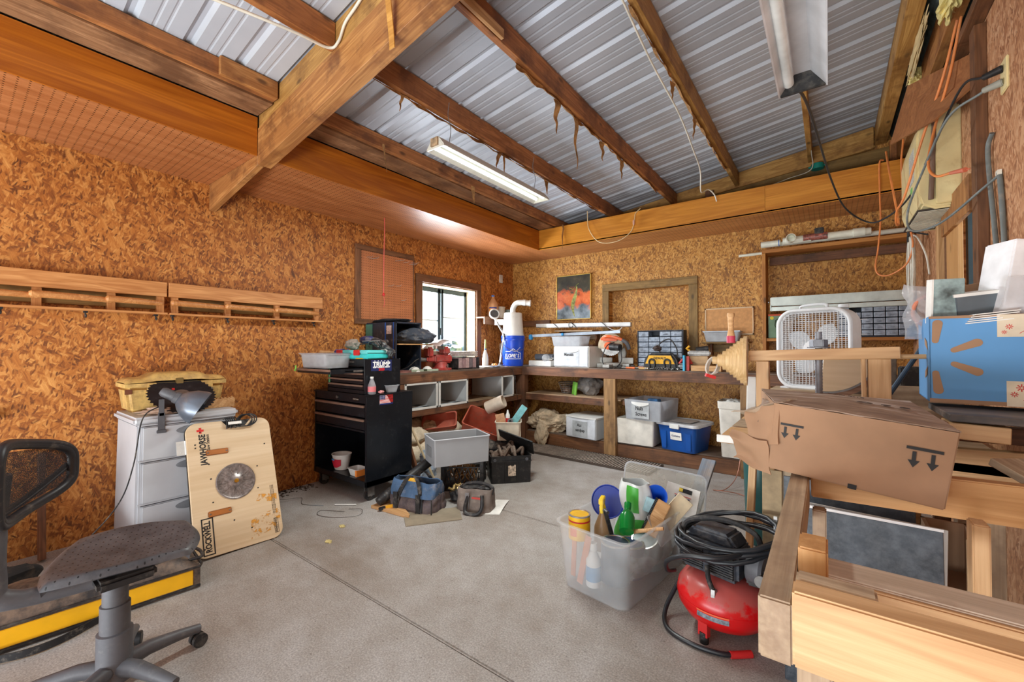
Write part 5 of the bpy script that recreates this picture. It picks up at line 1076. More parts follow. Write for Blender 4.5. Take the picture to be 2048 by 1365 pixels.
B().cyl((-.18, -.06, .035), (.0, -.06, .035), .032, n=18).build('label_sleeve', plain('printed_sleeve', (150, 90, 80), .4, var=.5, sc=60), t); B().cb((-.06, -.06, .06), (.07, .05, .10)).build('black_valve', M_BLK, t, bev=.006); B().cyl((.0, -.05, .03), (.3, -.03, .03), .031, n=22).cyl((.18, -.04, .03), (.26, -.036, .03), .038, n=22).build('coupling', M_PVC, t)
tag(B().cyl((-.72, 4.78, 2.145), (-.515, 4.80, 2.15), .014, n=16).build('white_conduit', M_PVC), 'thin white tube sticking out left from under the shelf frame top', 'tube')
t = thing('wall_light_fixture', 'long pale metal tube light fixture standing along the shelf behind the box fan', 'light fixture', (.03, 4.80, 1.62)); M_LF = plain('pale_green_white_metal', (204, 212, 206), .35, .2)
B().box((-.48, -.03, 0), (.54, .03, .085)).build('housing', M_LF, t, bev=.006); B().box((-.47, -.05, -.05), (.54, -.02, -.01)).box((-.48, -.05, -.05), (-.47, .02, .01)).build('reflector', M_LF, t, bev=.004); B().cyl((-.49, 0, .04), (-.50, 0, .04), .012, n=12).build('end_knob', M_STEEL, t)
organizer('wall_organizer', 'parts organizer with small clear drawers behind the box fan', (.31, 4.85, 1.312), .50, .28, 6, 5)
t = thing('bulb_carton', 'green light bulb carton on the shelf behind the box fan', 'carton', (-.38, 4.85, 1.312)); B().box((-.09, -.05, 0), (.09, .05, .23)).build('carton', plain('sage_green_card', (118, 150, 122), .6), t, bev=.002); B().box((-.091, -.051, .215), (.091, .051, .231)).build('red_edge', plain('orange_red_card', (206, 80, 40), .6), t)
B().lathe([(0, 0), (.016, 0), (.016, .0015), (0, .0015)], n=20, t=T((-.06, -.051, .195), (PI / 2, 0, 0))).build('yellow_dot', plain('lemon_card', (230, 210, 60), .6), t); B().tube([(.01, -.052, .04), (-.012, -.052, .08), (-.035, -.052, .12), (-.03, -.052, .17), (.0, -.052, .19)], .003, 5).build('bulb_outline', M_INK, t)
# --- under the benches
t = thing('wire_basket', 'small metal wire basket on the shelf under the back bench', 'basket', (-2.66, 4.72, .638))
for i in range(6): r = .07 + .009 * i; B().tube([(r * math.cos(a), r * math.sin(a), .012 + i * .026) for a in [k2 * PI / 14 for k2 in range(28)]], .0032 if i < 5 else .005, 6, closed=True).build('ring_wire', M_STEEL, t)
for i in range(8): a = i * PI / 4; B().cyl((.07 * math.cos(a), .07 * math.sin(a), .01), (.118 * math.cos(a), .118 * math.sin(a), .145), .003, n=6).build('upright_wire', M_STEEL, t)
B().blob((0, 0, .05), (.07, .07, .045), 3, .3, 5, 3).build('contents', plain('rusty_bits', (120, 90, 70), .7, var=.4, sc=40), t)
q = B().blob((0, 0, .12), (.16, .12, .13), 11, .25, 2.4, 4, floor=0).build('grey_hose_bag', plain('grey_plastic_bag', (110, 106, 104), .5, var=.3, sc=14, dust=.3)); q.location = (-2.36, 4.74, .638); tag(q, 'bulky grey plastic bag on the shelf beside the wire basket', 'bag')
tag(B().grid(lambda u, v: (-.03 + .06 * u, .012 * math.sin(6 * u), .16 * v + .0), 6, 6, .004).build('green_pouch', plain('grass_green', (110, 170, 60), .5), t=T((-2.50, 4.60, .64), (.1, .15, .2))), 'bright green pouch leaning against the grey plastic bag', 'pouch')
q = B().blob((0, 0, .10), (.28, .20, .15), 21, .42, 2.2, 5, floor=0).build('canvas_heap', M_CANV); q.location = (-2.90, 4.66, .158); tag(q, 'crumpled tan drop cloth on the low shelf by the corner post', 'drop cloth'); hp = q
q = B().blob((0, 0, .0), (.09, .05, .13), 23, .35, 2.4, 4).build('hanging_fold', M_CANV, hp); q.location = (.04, -.24, -.018)
def handbox(name, lab, loc, dims, lines, mbody, rz=0, hs=.05):
    t = thing(name, lab, 'drawer box', loc, (0, 0, rz)); w, d, h = dims
    B().box((-w / 2, -d / 2, 0), (w / 2, d / 2, h)).build('box', mbody, t, bev=.008)
    B().grid(lambda u, v: (-w / 2 - .004 + (w + .008) * u, -d / 2 - .004 - .018 * math.sin(PI * u) + v * (d + .01), h + .012 - .01 * abs(v - .5)), 16, 4, .016).build('lid', M_WHT, t)
    B().box((-w / 2 + .005, -d / 2 - .010, .008), (w / 2 - .005, -d / 2 + .002, h - .012)).build('drawer_front', plain('cloudy_plastic', (210, 214, 220), .35), t, bev=.004); B().box((-w * .26, -d / 2 - .0125, .02), (w * .24, -d / 2 - .0095, h * .82)).build('window_panel', plain('smoky_panel', (170, 174, 176), .35, var=.12, sc=12), t)
    for i, l in enumerate(lines): text(l, hs, M_INK, T((-.01 + .01 * i, -d / 2 - .0135, h * .62 - i * hs * 1.15), (PI / 2, 0, 0)), t, bold=.0008, sx=.8)
    return t
handbox('sandpaper_box', 'clear and white drawer box marked for sandpaper on the low shelf', (-2.30, 4.66, .158), (.42, .44, .245), ['Acc', 'sandpap'], M_FRG, -.14, .05)
t = thing('upturned_bin', 'plain white plastic drawer bin turned upside down right of the bench post', 'bin', (-1.70, 4.69, .158)); B().tray(.40, .40, .275, .003, -.01, 0, .02, t=T((0, 0, .28), (PI, 0, 0))).box((-.2, -.2, .262), (.2, .2, .28)).build('bin', plain('cream_white', (226, 222, 212), .5), t, bev=.003); B().box((-.203, -.204, .255), (.203, -.198, .272)).build('rim', M_WHT, t)
t = thing('nails_box', 'open clear drawer marked for nails and screws on the upturned white bin', 'drawer box', (-1.57, 4.66, .442), (0, 0, -.12))
B().tray(.42, .46, .215, .004, .012, .0, .012).build('bin', M_FROST, t); B().box((-.12, -.232, .02), (.08, -.226, .17)).build('window_panel', plain('smoky_panel', (170, 174, 176), .35), t)
B().grid(lambda u, v: (-.12 + .2 * u, -.235 - .012 * math.sin(PI * u), .175 + .018 * v - .025 * math.sin(PI * u) * (1 - v)), 12, 2, .004).build('pull_lip', M_WHT, t)
for i, l in enumerate(('Nails', 'Screws')): text(l, .055, M_INK, T((-.03 + .02 * i, -.2325, .125 - i * .06), (PI / 2, 0, 0)), t, bold=.0012, sx=.8)
B().box((-.15, -.16, .02), (.16, .18, .15)).build('contents', plain('mixed_hardware', (110, 120, 140), .6, var=.5, sc=45), t, bev=.02); B().cb((.03, .0, .19), (.12, .08, .05)).build('blue_packet', plain('blue_green_packet', (60, 110, 160), .5, var=.4, sc=30), t, bev=.006)
t = thing('blue_tote', 'blue storage tote with a grey white lid and a paper label on the low shelf', 'tote', (-1.22, 4.655, .158), (0, 0, -.20)); M_TB = plain('deep_blue_plastic', (16, 78, 158), .3, 0, .06)
B().tray(.42, .40, .26, .003, .03, .006, .04).build('tote', M_TB, t); 
for x in (-.13, .13): B().box((x - .03, -.196, .02), (x + .03, -.18, .2), None, .004).build('rib', M_TB, t, bev=.006)
B().tray(.455, .435, .028, .02, -.004, .0, .06, z0=.258).build('lid', plain('grey_white_lid', (206, 208, 212), .4), t, bev=.004); B().lathe([(0, 0), (.15, .0), (.16, .008), (0, .016)], (0, 0, .285), n=4, t=T((0, 0, 0), (0, 0, PI / 4))).build('lid_panel', plain('dusty_lid', (168, 162, 160), .5), t)
B().box((-.05, -.235, .235), (.05, -.212, .28)).build('latch', M_WHT, t, bev=.004); B().quad((-.06, -.1905, .115), (.06, -.1905, .115), (.06, -.2005, .195), (-.06, -.2005, .195)).build('paper_label', M_PAPER, t); text('Curtains', .026, M_BLUI, T((0, -.1985, .158), (PI / 2 + .12, 0, 0)), t, bold=.0003)
t = thing('white_waste_bin', 'tall cream waste bin standing on the low shelf at the bench end', 'bin', (-.75, 4.64, .158)); B().tray(.24, .28, .53, .004, .022, .0, .03).build('bin', plain('cream_white', (226, 222, 212), .5), t); B().tray(.255, .295, .07, .004, .002, 0, .03, z0=.47).build('rim', plain('cream_white', (226, 222, 212), .5), t); B().blob((0, 0, .50), (.09, .11, .05), 31, .4, 4, 4).build('plastic_liner', M_WHT, t)
# ---------------------------------------------------------------- things on the floor, middle
q = B().blob((0, 0, .20), (.22, .42, .27), 41, .3, 2, 5, floor=0).build('canvas_sacks', M_CANV); q.location = (-3.46, 3.00, 0); tag(q, 'pile of stained canvas drop cloths under the left bench', 'drop cloth'); hp = q
q = B().blob((.04, -.12, .36), (.16, .22, .10), 43, .22, 2, 4).blob((.08, -.10, .16), (.16, .22, .13), 44, .22, 2, 4).blob((.04, .38, .26), (.14, .22, .16), 47, .3, 2.4, 4).build('pale_roll', plain('pale_canvas', (222, 206, 180), .95, var=.25, sc=9, bump=.5), hp); q.location = (.06, -.14, 0)
q = B().blob((0, 0, .10), (.07, .10, .14), 49, .4, 4, 4, floor=0).build('blue_white_sack', plain('pale_blue_sack', (170, 184, 200), .7, var=.3, sc=12)); q.location = (-3.06, 2.74, 0); tag(q, 'crumpled pale blue and white sack behind the leaning planks', 'sack')
M_OLDR = plain('faded_brick_red_plastic', (176, 84, 62), .55, 0, .15, 8, .3, (150, 100, 80))
def tub(name, lab, dims, m4, m, fl=.02, lip=.008):
    o = B().tray(dims[0], dims[1], dims[2], .004, fl, lip, .03).build(name, m); o.matrix_world = m4; return tag(o, lab, 'tub')
tub('red_planter', 'long faded red plastic trough lying tilted on the drop cloths', (.36, .16, .11), T((-3.26, 3.12, .40), (.9, -.15, .55)), M_OLDR)
tub('red_tub', 'large faded red plastic tub lying on its side under the left bench', (.40, .34, .26), T((-3.02, 3.42, .24), (.45, .35, .6)), M_OLDR)
q = B().lathe([(0, 0), (.068, 0), (.07, .01), (.07, .2), (.062, .21), (.062, .0), (0, .005)], n=30).build('white_canister', plain('cloudy_canister', (206, 190, 172), .45)); q.matrix_world = T((-2.98, 3.52, .56), (0, 1.15, .35)); tag(q, 'cloudy white plastic canister lying on the red tub', 'canister')
q = B().blob((0, 0, .10), (.26, .24, .17), 55, .4, 4, 4, floor=0).build('dark_debris_bag', plain('dark_sack', (50, 44, 42), .8, dust=.35)); q.location = (-2.80, 3.40, 0); tag(q, 'dark dusty sack on the floor behind the black tool box', 'sack')
# leaning strips beside the cabinet
tag(board('leaning_plank', (-3.02, 2.60, .0), (-3.19, 2.51, .62), .05, .025, M_BENCH), 'brown plank leaning on the left bench beside the tool cabinet', 'plank')
tag(board('leaning_trim', (-2.92, 2.70, .0), (-3.17, 2.56, .60), .028, .012, plain('pale_trim', (206, 186, 150), .5)), 'thin pale trim strip leaning beside the brown plank', 'trim strip')
tag(board('leaning_stick', (-3.03, 2.52, .0), (-3.13, 2.50, .50), .02, .02, wood('reddish_stick', (130, 70, 44), (172, 104, 70))), 'short reddish stick standing between the tool cabinet and the leaning plank', 'stick')
# milk crate
t = thing('milk_crate', 'black milk crate full of twisted tan vine stems under the grey bin', 'crate', (-2.60, 2.76, 0), (0, 0, .64))
def lattice(w, h, q, m4):
    for z in (.006, .06, .20, .235, .272): q.cb((0, 0, z), (w, .012, .009), m4)
    for i in range(-3, 4):
        x = i * w / 7; q.add([m4 @ V(p) for p in ((x - .004, -.005, .06), (x + .004, -.005, .06), (x + w / 7 + .004 - .0, -.005, .20), (x + w / 7 - .004, -.005, .20), (x - .004, .005, .06), (x + .004, .005, .06), (x + w / 7 + .004, .005, .20), (x + w / 7 - .004, .005, .20))], [(0, 3, 2, 1), (4, 5, 6, 7), (0, 1, 5, 4), (1, 2, 6, 5), (2, 3, 7, 6), (3, 0, 4, 7)]) if i < 3 else None
        q.add([m4 @ V(p) for p in ((x - .004, -.005, .06), (x + .004, -.005, .06), (x - w / 7 + .004, -.005, .20), (x - w / 7 - .004, -.005, .20), (x - .004, .005, .06), (x + .004, .005, .06), (x - w / 7 + .004, .005, .20), (x - w / 7 - .004, .005, .20))], [(0, 1, 2, 3), (4, 7, 6, 5), (0, 4, 5, 1), (1, 5, 6, 2), (2, 6, 7, 3), (3, 7, 4, 0)]) if i > -3 else None
    for i in range(-4, 5): q.cb((i * w / 9, 0, .03), (.008, .01, .06), m4)
q = B(); S3 = .33
for a in range(4): lattice(S3, .28, q, T((0, 0, 0), (0, 0, a * PI / 2)) @ T((0, -S3 / 2, 0)))
for x in (-1, 1):
    for y in (-1, 1): q.cb((x * S3 / 2, y * S3 / 2, .139), (.03, .03, .278))
q.box((-S3 / 2, -S3 / 2, 0), (S3 / 2, S3 / 2, .006)); q.build('crate', M_BLK, t, flat=False, ang=20)
q = B()
for i in range(30):
    a = random.uniform(0, 6.28); r = random.uniform(.05, .12); c = V((random.uniform(-.04, .04), random.uniform(-.04, .04), random.uniform(.05, .2)))
    q.tube([c + V((r * math.cos(a + s_ * .5), r * math.sin(a + s_ * .5), .05 * math.sin(s_ * 1.3 + i))) for s_ in range(7)], .005, 5)
o = q.build('vine_stems', plain('tan_vine', (170, 126, 76), .8, var=.3), t); o['kind'] = 'stuff'
t = thing('grey_drawer_bin', 'large light grey open drawer bin resting on the milk crate', 'bin', (-2.485, 2.545, .283), (0, 0, 1.107))
M_BINP = plain('mid_grey_bin_plastic', (156, 158, 161), .42, 0, .04, 3)
def gb(): return B().tray(.47, .30, .212, .005, .006, .0, .012)
gb().build('bin', M_BINP, t, ang=30); B().tube([(x, y, .212) for x, y in rrect(.474, .304, .015)], .0045, 6, closed=True).build('rim', M_GRYP, t)
B().box((-.237, -.07, .06), (-.231, .07, .14)).build('side_recess', plain('bin_recess_grey', (130, 132, 134), .5), t)
# black tool box with open lid
t = thing('black_tool_box', 'open black tool box with a torn label on the floor', 'tool box', (-2.40, 3.14, 0), (0, 0, .835)); M_TBX = plain('scuffed_black', (24, 24, 26), .5, 0, .2, 9, .2, (90, 84, 78))
B().tray(.37, .30, .245, .005, .006, .004, .012).build('box', M_TBX, t); B().box((-.06, -.156, .01), (-.05, -.15, .235)).box((.05, -.156, .01), (.06, -.15, .235)).box((-.186, -.158, .195), (.186, -.15, .205)).build('rib', M_TBX, t, bev=.002)
for x in (-.15, .14): B().lathe([(.008, 0), (.013, 0), (.013, .006), (.008, .006), (.008, 0)], n=16, t=T((x, -.158, .215), (PI / 2, 0, 0))).build('latch', M_BLKG, t)
B().grid(lambda u, v: (-.03 + .07 * u, -.1565, .07 + .09 * v + .015 * noise.noise(V((u * 5, v * 5, 1)))), 8, 8, .001).build('torn_label', plain('torn_label_tan', (196, 178, 158), .8, var=.4, sc=60), t)
B().box((-.18, -.01, 0), (.18, .0, .22)).build('lid', M_TBX, t, bev=.004, t=T((.12, .155, .245), (.75, .25, -.6)))
q = B()
for i in range(9): a = V((random.uniform(-.13, .08), random.uniform(-.1, .1), .20 + .07 * random.random())); q.tube(smooth([a, a + V((random.uniform(-.07, .07), random.uniform(-.07, .07), .05)), a + V((random.uniform(-.12, .12), random.uniform(-.1, .1), -.02))], 4), .014, 7)
q.blob((-.08, -.02, .22), (.09, .08, .05), 61, .3, 4, 3); o = q.build('old_gloves', plain('dusty_brown_leather', (92, 74, 62), .85, dust=.3), t); o['kind'] = 'stuff'
t = thing('white_pail_of_supplies', 'square white pail holding a carton, sandpaper and a caulk tube', 'pail', (-2.55, 3.34, .315), (0, 0, .6))
B().tray(.25, .22, .18, .004, .018, .006, .03).build('pail', plain('ivory_white_plastic', (226, 216, 196), .4), t); q = B()
for i in range(4): q.box((.06 + .0 * i, -.09, 0), (.07, -.085, .001)) if 0 else q.box((.112, -.07 + i * .04, .02), (.122, -.062 + i * .04, .155))
q.build('side_rib_pattern', plain('ivory_white_plastic', (226, 216, 196), .4), t, bev=.002)
B().cb((-.02, -.1055, .09), (.035, .004, .035), T((0, 0, 0), (0, 0, 0))).build('tan_label', plain('tan_sticker', (206, 160, 100), .6), t, t=T((0, .0, 0), (-.08, 0, 0)))
for nm, lb2, p, s_, r, c in (('sandpaper_pack', 'tan pack of sandpaper standing at the left in the white pail', (-2.60, 3.28, .50), (.09, .012, .13), (.1, -.2, .6), (206, 160, 124)), ('teal_carton', 'pale teal carton leaning out of the white pail to the right', (-2.48, 3.42, .55), (.065, .05, .20), (0, .62, .6), (120, 184, 190))):
    o = B().cb((0, 0, 0), s_).build(nm, plain(nm + '_card', c, .6, var=.12, sc=30), bev=.002); o.matrix_world = T(p, r); tag(o, lb2, 'carton')
t = thing('glue_bottle', 'small white and red glue bottle in the white pail', 'bottle', (-2.56, 3.34, .46)); B().lathe([(0, 0), (.022, 0), (.022, .09), (.012, .11), (.006, .14), (0, .14)], n=18).build('bottle', M_WHT, t); B().lathe([(.0225, .02), (.0225, .06)], n=18).build('label', M_RED, t)
t = thing('tape_reel', 'small black and grey reel in the white pail', 'reel', (-2.52, 3.33, .49)); B().lathe([(.012, 0), (.028, 0), (.028, .02), (.012, .02), (.012, 0)], n=20, t=T((0, 0, 0), (1.3, 0, .6))).build('reel', M_BLKG, t)
# two fabric tool bags, pipe, boards, paper
M_BAGT = plain('plum_brown_canvas', (84, 74, 78), .85, 0, .2, 8, .35, (120, 106, 98), bump=.4); M_BAGN = plain('slate_blue_canvas', (70, 98, 132), .85, 0, .2, 8, .2)
t = thing('blue_tool_bag', 'large slumped blue and brown canvas tool bag with black straps', 'tool bag', (-2.53, 2.17, 0), (0, 0, .25))
def bagw(w, d, h, seed, z0=0, top=.6):
    def f(u, v):
        a = 2 * PI * u; e = .45; c, s_ = math.cos(a), math.sin(a); x = abs(c) ** e * (1 if c > 0 else -1); y = abs(s_) ** e * (1 if s_ > 0 else -1); k2 = 1 - (1 - top) * v ** 2.2
        nn2 = noise.noise(V((x * 2.2, y * 2.2, v * 3 + seed))); return (x * w / 2 * (.97 + .06 * nn2 + .0 * v), y * d / 2 * k2 * (1 + .08 * nn2), z0 + h * v + .014 * nn2 * v)
    return f
B().grid(bagw(.42, .26, .12, 3), 48, 8, .006).build('lower_body', M_BAGT, t, ang=80); B().grid(lambda u, v: bagw(.41, .26, .21, 3, 0, .45)(u, .5 + v * .5), 48, 8, .006).build('upper_body', M_BAGN, t, ang=80)
B().blob((0, 0, .13), (.17, .07, .04), 4, .4, 5, 4).build('mouth', M_BLK, t); B().box((-.01, -.003, 0), (.01, .003, .0)) 
for y in (-.125, .115): B().grid(lambda u, v: ((-.11 + .22 * u) * (1 - .25 * math.sin(PI * u) * 0) + .035 * (v - .5), y * (1 - .55 * math.sin(PI * u) ** .6) - (.012 if y < 0 else -.012), .015 + .24 * math.sin(PI * u) ** .55), 26, 1, .004).build('carry_strap', M_RUB, t)
for x in (-.11, .09): B().box((x - .018, -.138, .0), (x + .018, -.128, .14)).build('strap_web', M_RUB, t)
t2 = B().box((-.003, -.004, 0), (.003, .004, .11)).build('corner_piping', M_BLK, t, t=T((.198, -.118, 0)))
B().blob((-.06, 0, .19), (.05, .04, .02), 8, .2, 4, 3).build('yellow_cloth', plain('tool_yellow', (236, 176, 40), .6), t)
t = thing('grey_tool_bag', 'smaller grey canvas tool bag with padded black handles, right of the blue one', 'tool bag', (-2.155, 2.42, 0), (0, 0, .35)); M_BAGG = plain('taupe_canvas', (118, 106, 98), .85, 0, .15, 9, .2, bump=.4)
B().grid(bagw(.28, .19, .155, 8, 0, .5), 44, 14, .006).build('body', M_BAGG, t, ang=80); B().blob((0, 0, .145), (.12, .035, .022), 4, .3, 5, 4).build('mouth', M_BLK, t)
B().tube(smooth([(-.12, .02, .12), (-.09, .03, .165), (.02, .03, .18), (.12, .01, .165), (.13, -.02, .12)], 5), .014, 8).build('handle', M_BLK, t); B().tube(smooth([(-.03, -.09, .12), (-.04, -.125, .05), (-.02, -.15, .012), (.06, -.15, .012), (.09, -.125, .05), (.08, -.09, .13)], 5), .014, 8).build('handle', M_BLK, t)
B().box((.0, -.098, .10), (.07, -.090, .112)).build('red_badge', plain('dull_red_card', (190, 60, 50), .5), t); B().box((-.05, -.103, .02), (-.02, -.09, .14)).build('strap_web', plain('grey_web', (130, 128, 128), .8), t)
t = thing('brass_fittings', 'small heap of brass fittings between the two tool bags', 'fittings', (-2.36, 2.44, .0)); t['kind'] = 'stuff'
q = B().blob((0, 0, .05), (.07, .06, .055), 4, .3, 5, 3, floor=0); q.build('dark_base', M_BLK, t); q = B()
for i in range(14): a = V((random.uniform(-.05, .05), random.uniform(-.05, .03), .09 + .03 * random.random())); q.cyl(a, a + V((random.uniform(-.03, .03), random.uniform(-.03, .03), .015)), .009, n=8)
q.tube([(-.03 + .022 * math.cos(a), -.04, .07 + .022 * math.sin(a)) for a in [k2 * PI / 8 for k2 in range(16)]], .003, 6, closed=True); q.build('fittings', plain('old_brass', (186, 160, 104), .4, .5), t)
t = thing('black_tube', 'long black ribbed plastic tube slanting from the floor up to the crate', 'tube', (-2.745, 1.965, .045)); d = V((-2.70, 2.46, .27)) - V((-2.745, 1.965, .045))
tt, L = frame((0, 0, 0), d); pr_ = [(.030, 0), (.030, .012), (.034, .02), (.037, .03)] + [(.037 + (.003 if i % 2 else 0), .04 + i * .012) for i in range(12)] + [(.040, .19), (.040, L * .98), (.036, L), (.033, L), (.033, .0), (.03, 0)]
B().lathe(pr_, n=28, t=tt @ Mx.Rotation(PI / 2, 4, 'Y')).build('tube', M_BLK, t, ang=25)
t = thing('yellow_level', 'short yellow and black handle lying against the black tube', 'hand tool', (-2.66, 1.97, .02), (0, -.15, 1.0)); B().box((0, -.012, -.008), (.12, .012, .014)).build('body', plain('tool_yellow', (236, 176, 40), .6), t, bev=.004); B().box((-.05, -.013, -.008), (0, .013, .015)).build('end_grip', M_BLK, t, bev=.004)
q = B().prism([(-2.79, 1.935), (-2.40, 1.975), (-2.42, 2.00), (-2.80, 2.16)], .020).build('wood_wedge', M_2X4); q.location.z = .001; tag(q, 'tapered pale board on the floor under the blue tool bag', 'board')
q = B().prism([(-2.31, 1.875), (-2.085, 2.19), (-2.26, 2.34), (-2.52, 2.02)], .006).build('grey_sheet', plain('olive_grey_panel', (148, 136, 116), .8)); q.location.z = .001; tag(q, 'thin olive grey panel on the floor between the bags and the camera', 'panel')
q = B().grid(lambda u, v: (-2.02 + .09 * u - .12 * v, 2.36 + .06 * u + .28 * v, .002 + .01 * math.sin(PI * v) * u), 4, 12, .001).build('paper_sheet', M_PAPER); tag(q, 'white printed sheet on the floor right of the grey tool bag', 'paper')
t = thing('white_spool', 'pale blue and white plastic container behind the blue tool bag', 'container', (-2.86, 2.42, 0)); B().lathe([(0, 0), (.05, 0), (.052, .08), (.03, .11), (.03, .13), (0, .13)], n=24).build('container', plain('pale_blue_white', (190, 206, 214), .45), t)
q = B().cyl((-3.06, 1.80, .006), (-2.93, 1.90, .006), .005, n=8).build('white_stick', M_WHT); tag(q, 'thin white stick on the floor in front of the tool cabinet', 'stick')
q = B().tube(smooth([(-2.88, 1.77, .004), (-3.04, 1.68, .003), (-2.97, 1.62, .004), (-2.82, 1.68, .003), (-2.74, 1.80, .004), (-2.80, 1.86, .012), (-2.90, 1.82, .004)], 8), .0022, 5).build('loose_wire', M_STEEL); tag(q, 'thin loop of loose grey wire on the floor before the tool cabinet', 'wire')
q = B().tube(smooth([(-3.62, 1.52, .01), (-3.45, 1.60, .02), (-3.42, 1.72, .005), (-3.28, 1.66, .003), (-3.12, 1.74, .003)], 8), .002, 5).build('loose_wire', M_STEEL); tag(q, 'thin stray wire by the wall between the board and the tool cabinet', 'wire')
t = thing('dust_litter', 'dark dust and lint swept along the foot of the left wall', 'litter'); t['kind'] = 'stuff'; q = B()
for i in range(140):
    y = random.uniform(1.40, 1.95); x = XW + .01 + abs(random.gauss(0, .07)); s_ = random.uniform(.004, .012); q.cb((0, 0, 0), (s_ * 2, s_, .004), T((x, y, .002), (0, 0, random.uniform(0, 3))))
q.build('litter', plain('dark_lint', (72, 60, 50), .95), t)
for i, (x, y, z2) in enumerate(((-2.66, 1.62, 0), (-2.52, 1.44, 0))):
    q = B().blob((0, 0, .004), (.022, .014, .006), 70 + i, .7, 5, 3, floor=0).build('insulation_scrap', plain('cream_foam', (206, 190, 130), .9)); q.location = (x, y, 0); tag(q, ('cream foam scrap on the floor, nearest the tool cabinet', 'cream foam scrap on the floor, nearest the camera')[i], 'scrap')
# floor grate
t = thing('floor_grate', 'long steel bar grate lying on the floor before the back bench', 'grate', (-2.17, 4.23, .0), (0, 0, -.04))
q = B()
for i in range(52): x = -.76 + i * .03; q.box((x, -.20, .004), (x + .012, .20, .022))
q.build('bars', plain('rusty_grate_steel', (184, 174, 164), .5, .3, .2, 12, .3), t, flat=True); B().box((-.77, -.205, 0), (.80, -.195, .024)).box((-.77, .195, 0), (.80, .205, .024)).box((-.77, -.2, 0), (.8, .2, .003)).build('frame', plain('dark_rust', (74, 62, 54), .8), t)
# ---------------------------------------------------------------- translucent tote with its contents
TY = -.125
t = thing('clear_tote', 'large translucent tote full of painting supplies in the middle of the floor', 'tote', (-.885, 2.26, .0), (0, 0, TY))
B().tray(.415, .80, .33, .003, .028, .008, .05).build('tote', clear('milky_plastic', (232, 236, 238), .28, .22), t, ang=40)
def inT(x, y, z, r=(0, 0, 0)): return T((-.885, 2.26, 0), (0, 0, TY)) @ T((x, y, z), r)
def place(o, *a): o.matrix_world = inT(*a) @ o.matrix_basis.copy(); return o
lidt = thing('tote_cover', 'clear tote lid standing upright at the back of the tote', 'lid'); place(lidt, .0, .33, .02, (-.22, 0, .0))
q = B().prism(rrect(.52, .43, .04), .004, T((0, 0, .24), (PI / 2, 0, 0))).build('panel', clear('pale_clear_lid', (226, 226, 216), .34, .2), lidt); B().tube([(x, 0, y + .24) for x, y in rrect(.52, .43, .04)], .006, 6, closed=True).build('rim', M_FROST, lidt)
tag(place(board('stained_plank', (0, 0, 0), (.13, .10, .62), .085, .018, wood('blue_stained_plank', (120, 96, 78), (176, 160, 146), .8, .9, (96, 118, 140))), .16, .20, .03) and bpy.data.objects['stained_plank'], 'narrow plank smeared with blue paint leaning out of the tote', 'plank')
bpy.data.objects['stained_plank'].matrix_world = Mx.Identity(4)
tt, L = frame((-.70, 2.50, .03), (-.60, 3.02, .60), 0); bpy.data.objects['stained_plank'].matrix_world = tt
M_TIN = plain('bright_tin', (190, 188, 182), .25, .8)
def can(name, lab, r, h, pos, c, rot=(0, 0, 0), lidc=None):
    t = thing(name, lab, 'can'); place(t, *pos, rot)
    B().lathe([(0, 0), (r, 0), (r, h), (0, h)], n=30).build('can', plain(name + '_paint', c, .35, .1, .1, 14), t); B().lathe([(r + .002, h - .004), (r + .002, h + .003), (r - .006, h + .003), (r - .009, h - .002), (0, h - .002)], n=30).build('lid', M_TIN, t, ang=50); return t
yc = can('yellow_can', 'small yellow paint can standing in the near left corner of the tote', .056, .12, (-.125, -.30, .235), (236, 184, 20))
B().lathe([(.0565, .088), (.0565, .096)], n=30).build('red_stripe', M_RED, yc); B().grid(lambda u, v: (.0568 * math.cos(-1.9 + .7 * u), .0568 * math.sin(-1.9 + .7 * u), .02 + .04 * v), 8, 2).build('orange_label', plain('orange_mark', (226, 110, 40), .5), yc)
can('paint_can_lid', 'large paint can with a cream lid at the near end of the tote', .07, .19, (.065, -.265, .07), (60, 70, 84))
can('old_paint_can', 'dark paint can low in the tote behind the clear front', .075, .16, (.05, -.10, .035), (40, 62, 92))
can('teal_paint_can', 'dusty paint can lying low in the middle of the tote', .07, .17, (.10, .06, .06), (90, 110, 110), (.5, 0, 0))
sp_ = thing('spray_bottle_yellow', 'brown liquid spray bottle with a yellow trigger in the tote', 'bottle'); place(sp_, -.06, -.18, .15, (0, 0, -1.2))
B().lathe([(0, 0), (.046, 0), (.048, .01), (.044, .12), (.018, .19), (.015, .21), (0, .21)], n=26, sx=.8).build('bottle', clear('amber_bottle', (186, 150, 104), .85, .3), sp_, ang=60)
B().lathe([(.017, 0), (.017, .03), (.012, .035), (.012, .06), (0, .06)], (0, 0, .2), n=18).box((-.02, -.012, .25), (.05, .012, .28)).box((.02, -.008, .20), (.034, .008, .255)).build('trigger', plain('bright_yellow', (240, 206, 30), .35), sp_, bev=.003)
dl = B().lathe([(0, 0), (.085, 0), (.09, .006), (.092, .012), (.088, .012), (.084, .006), (0, .006)], n=36).build('round_blue_cover', plain('cobalt_blue', (22, 50, 150), .3)); place(dl, -.125, -.02, .345, (1.25, 0, .45)); tag(dl, 'round cobalt blue lid standing on edge in the tote', 'lid')
bs = thing('plaster_sack', 'crumpled green and white plastic sack standing in the tote', 'sack'); place(bs, .0, .06, .13)
def sack(u, v):
    a = 2 * PI * u; r = (.115 - .04 * v) * (1 + .22 * noise.noise(V((math.cos(a) * 1.6, math.sin(a) * 1.6, v * 3)))); return (r * math.cos(a) * 1.05, r * math.sin(a) * .75 , .34 * v + .02 * noise.noise(V((a, v, 1))))
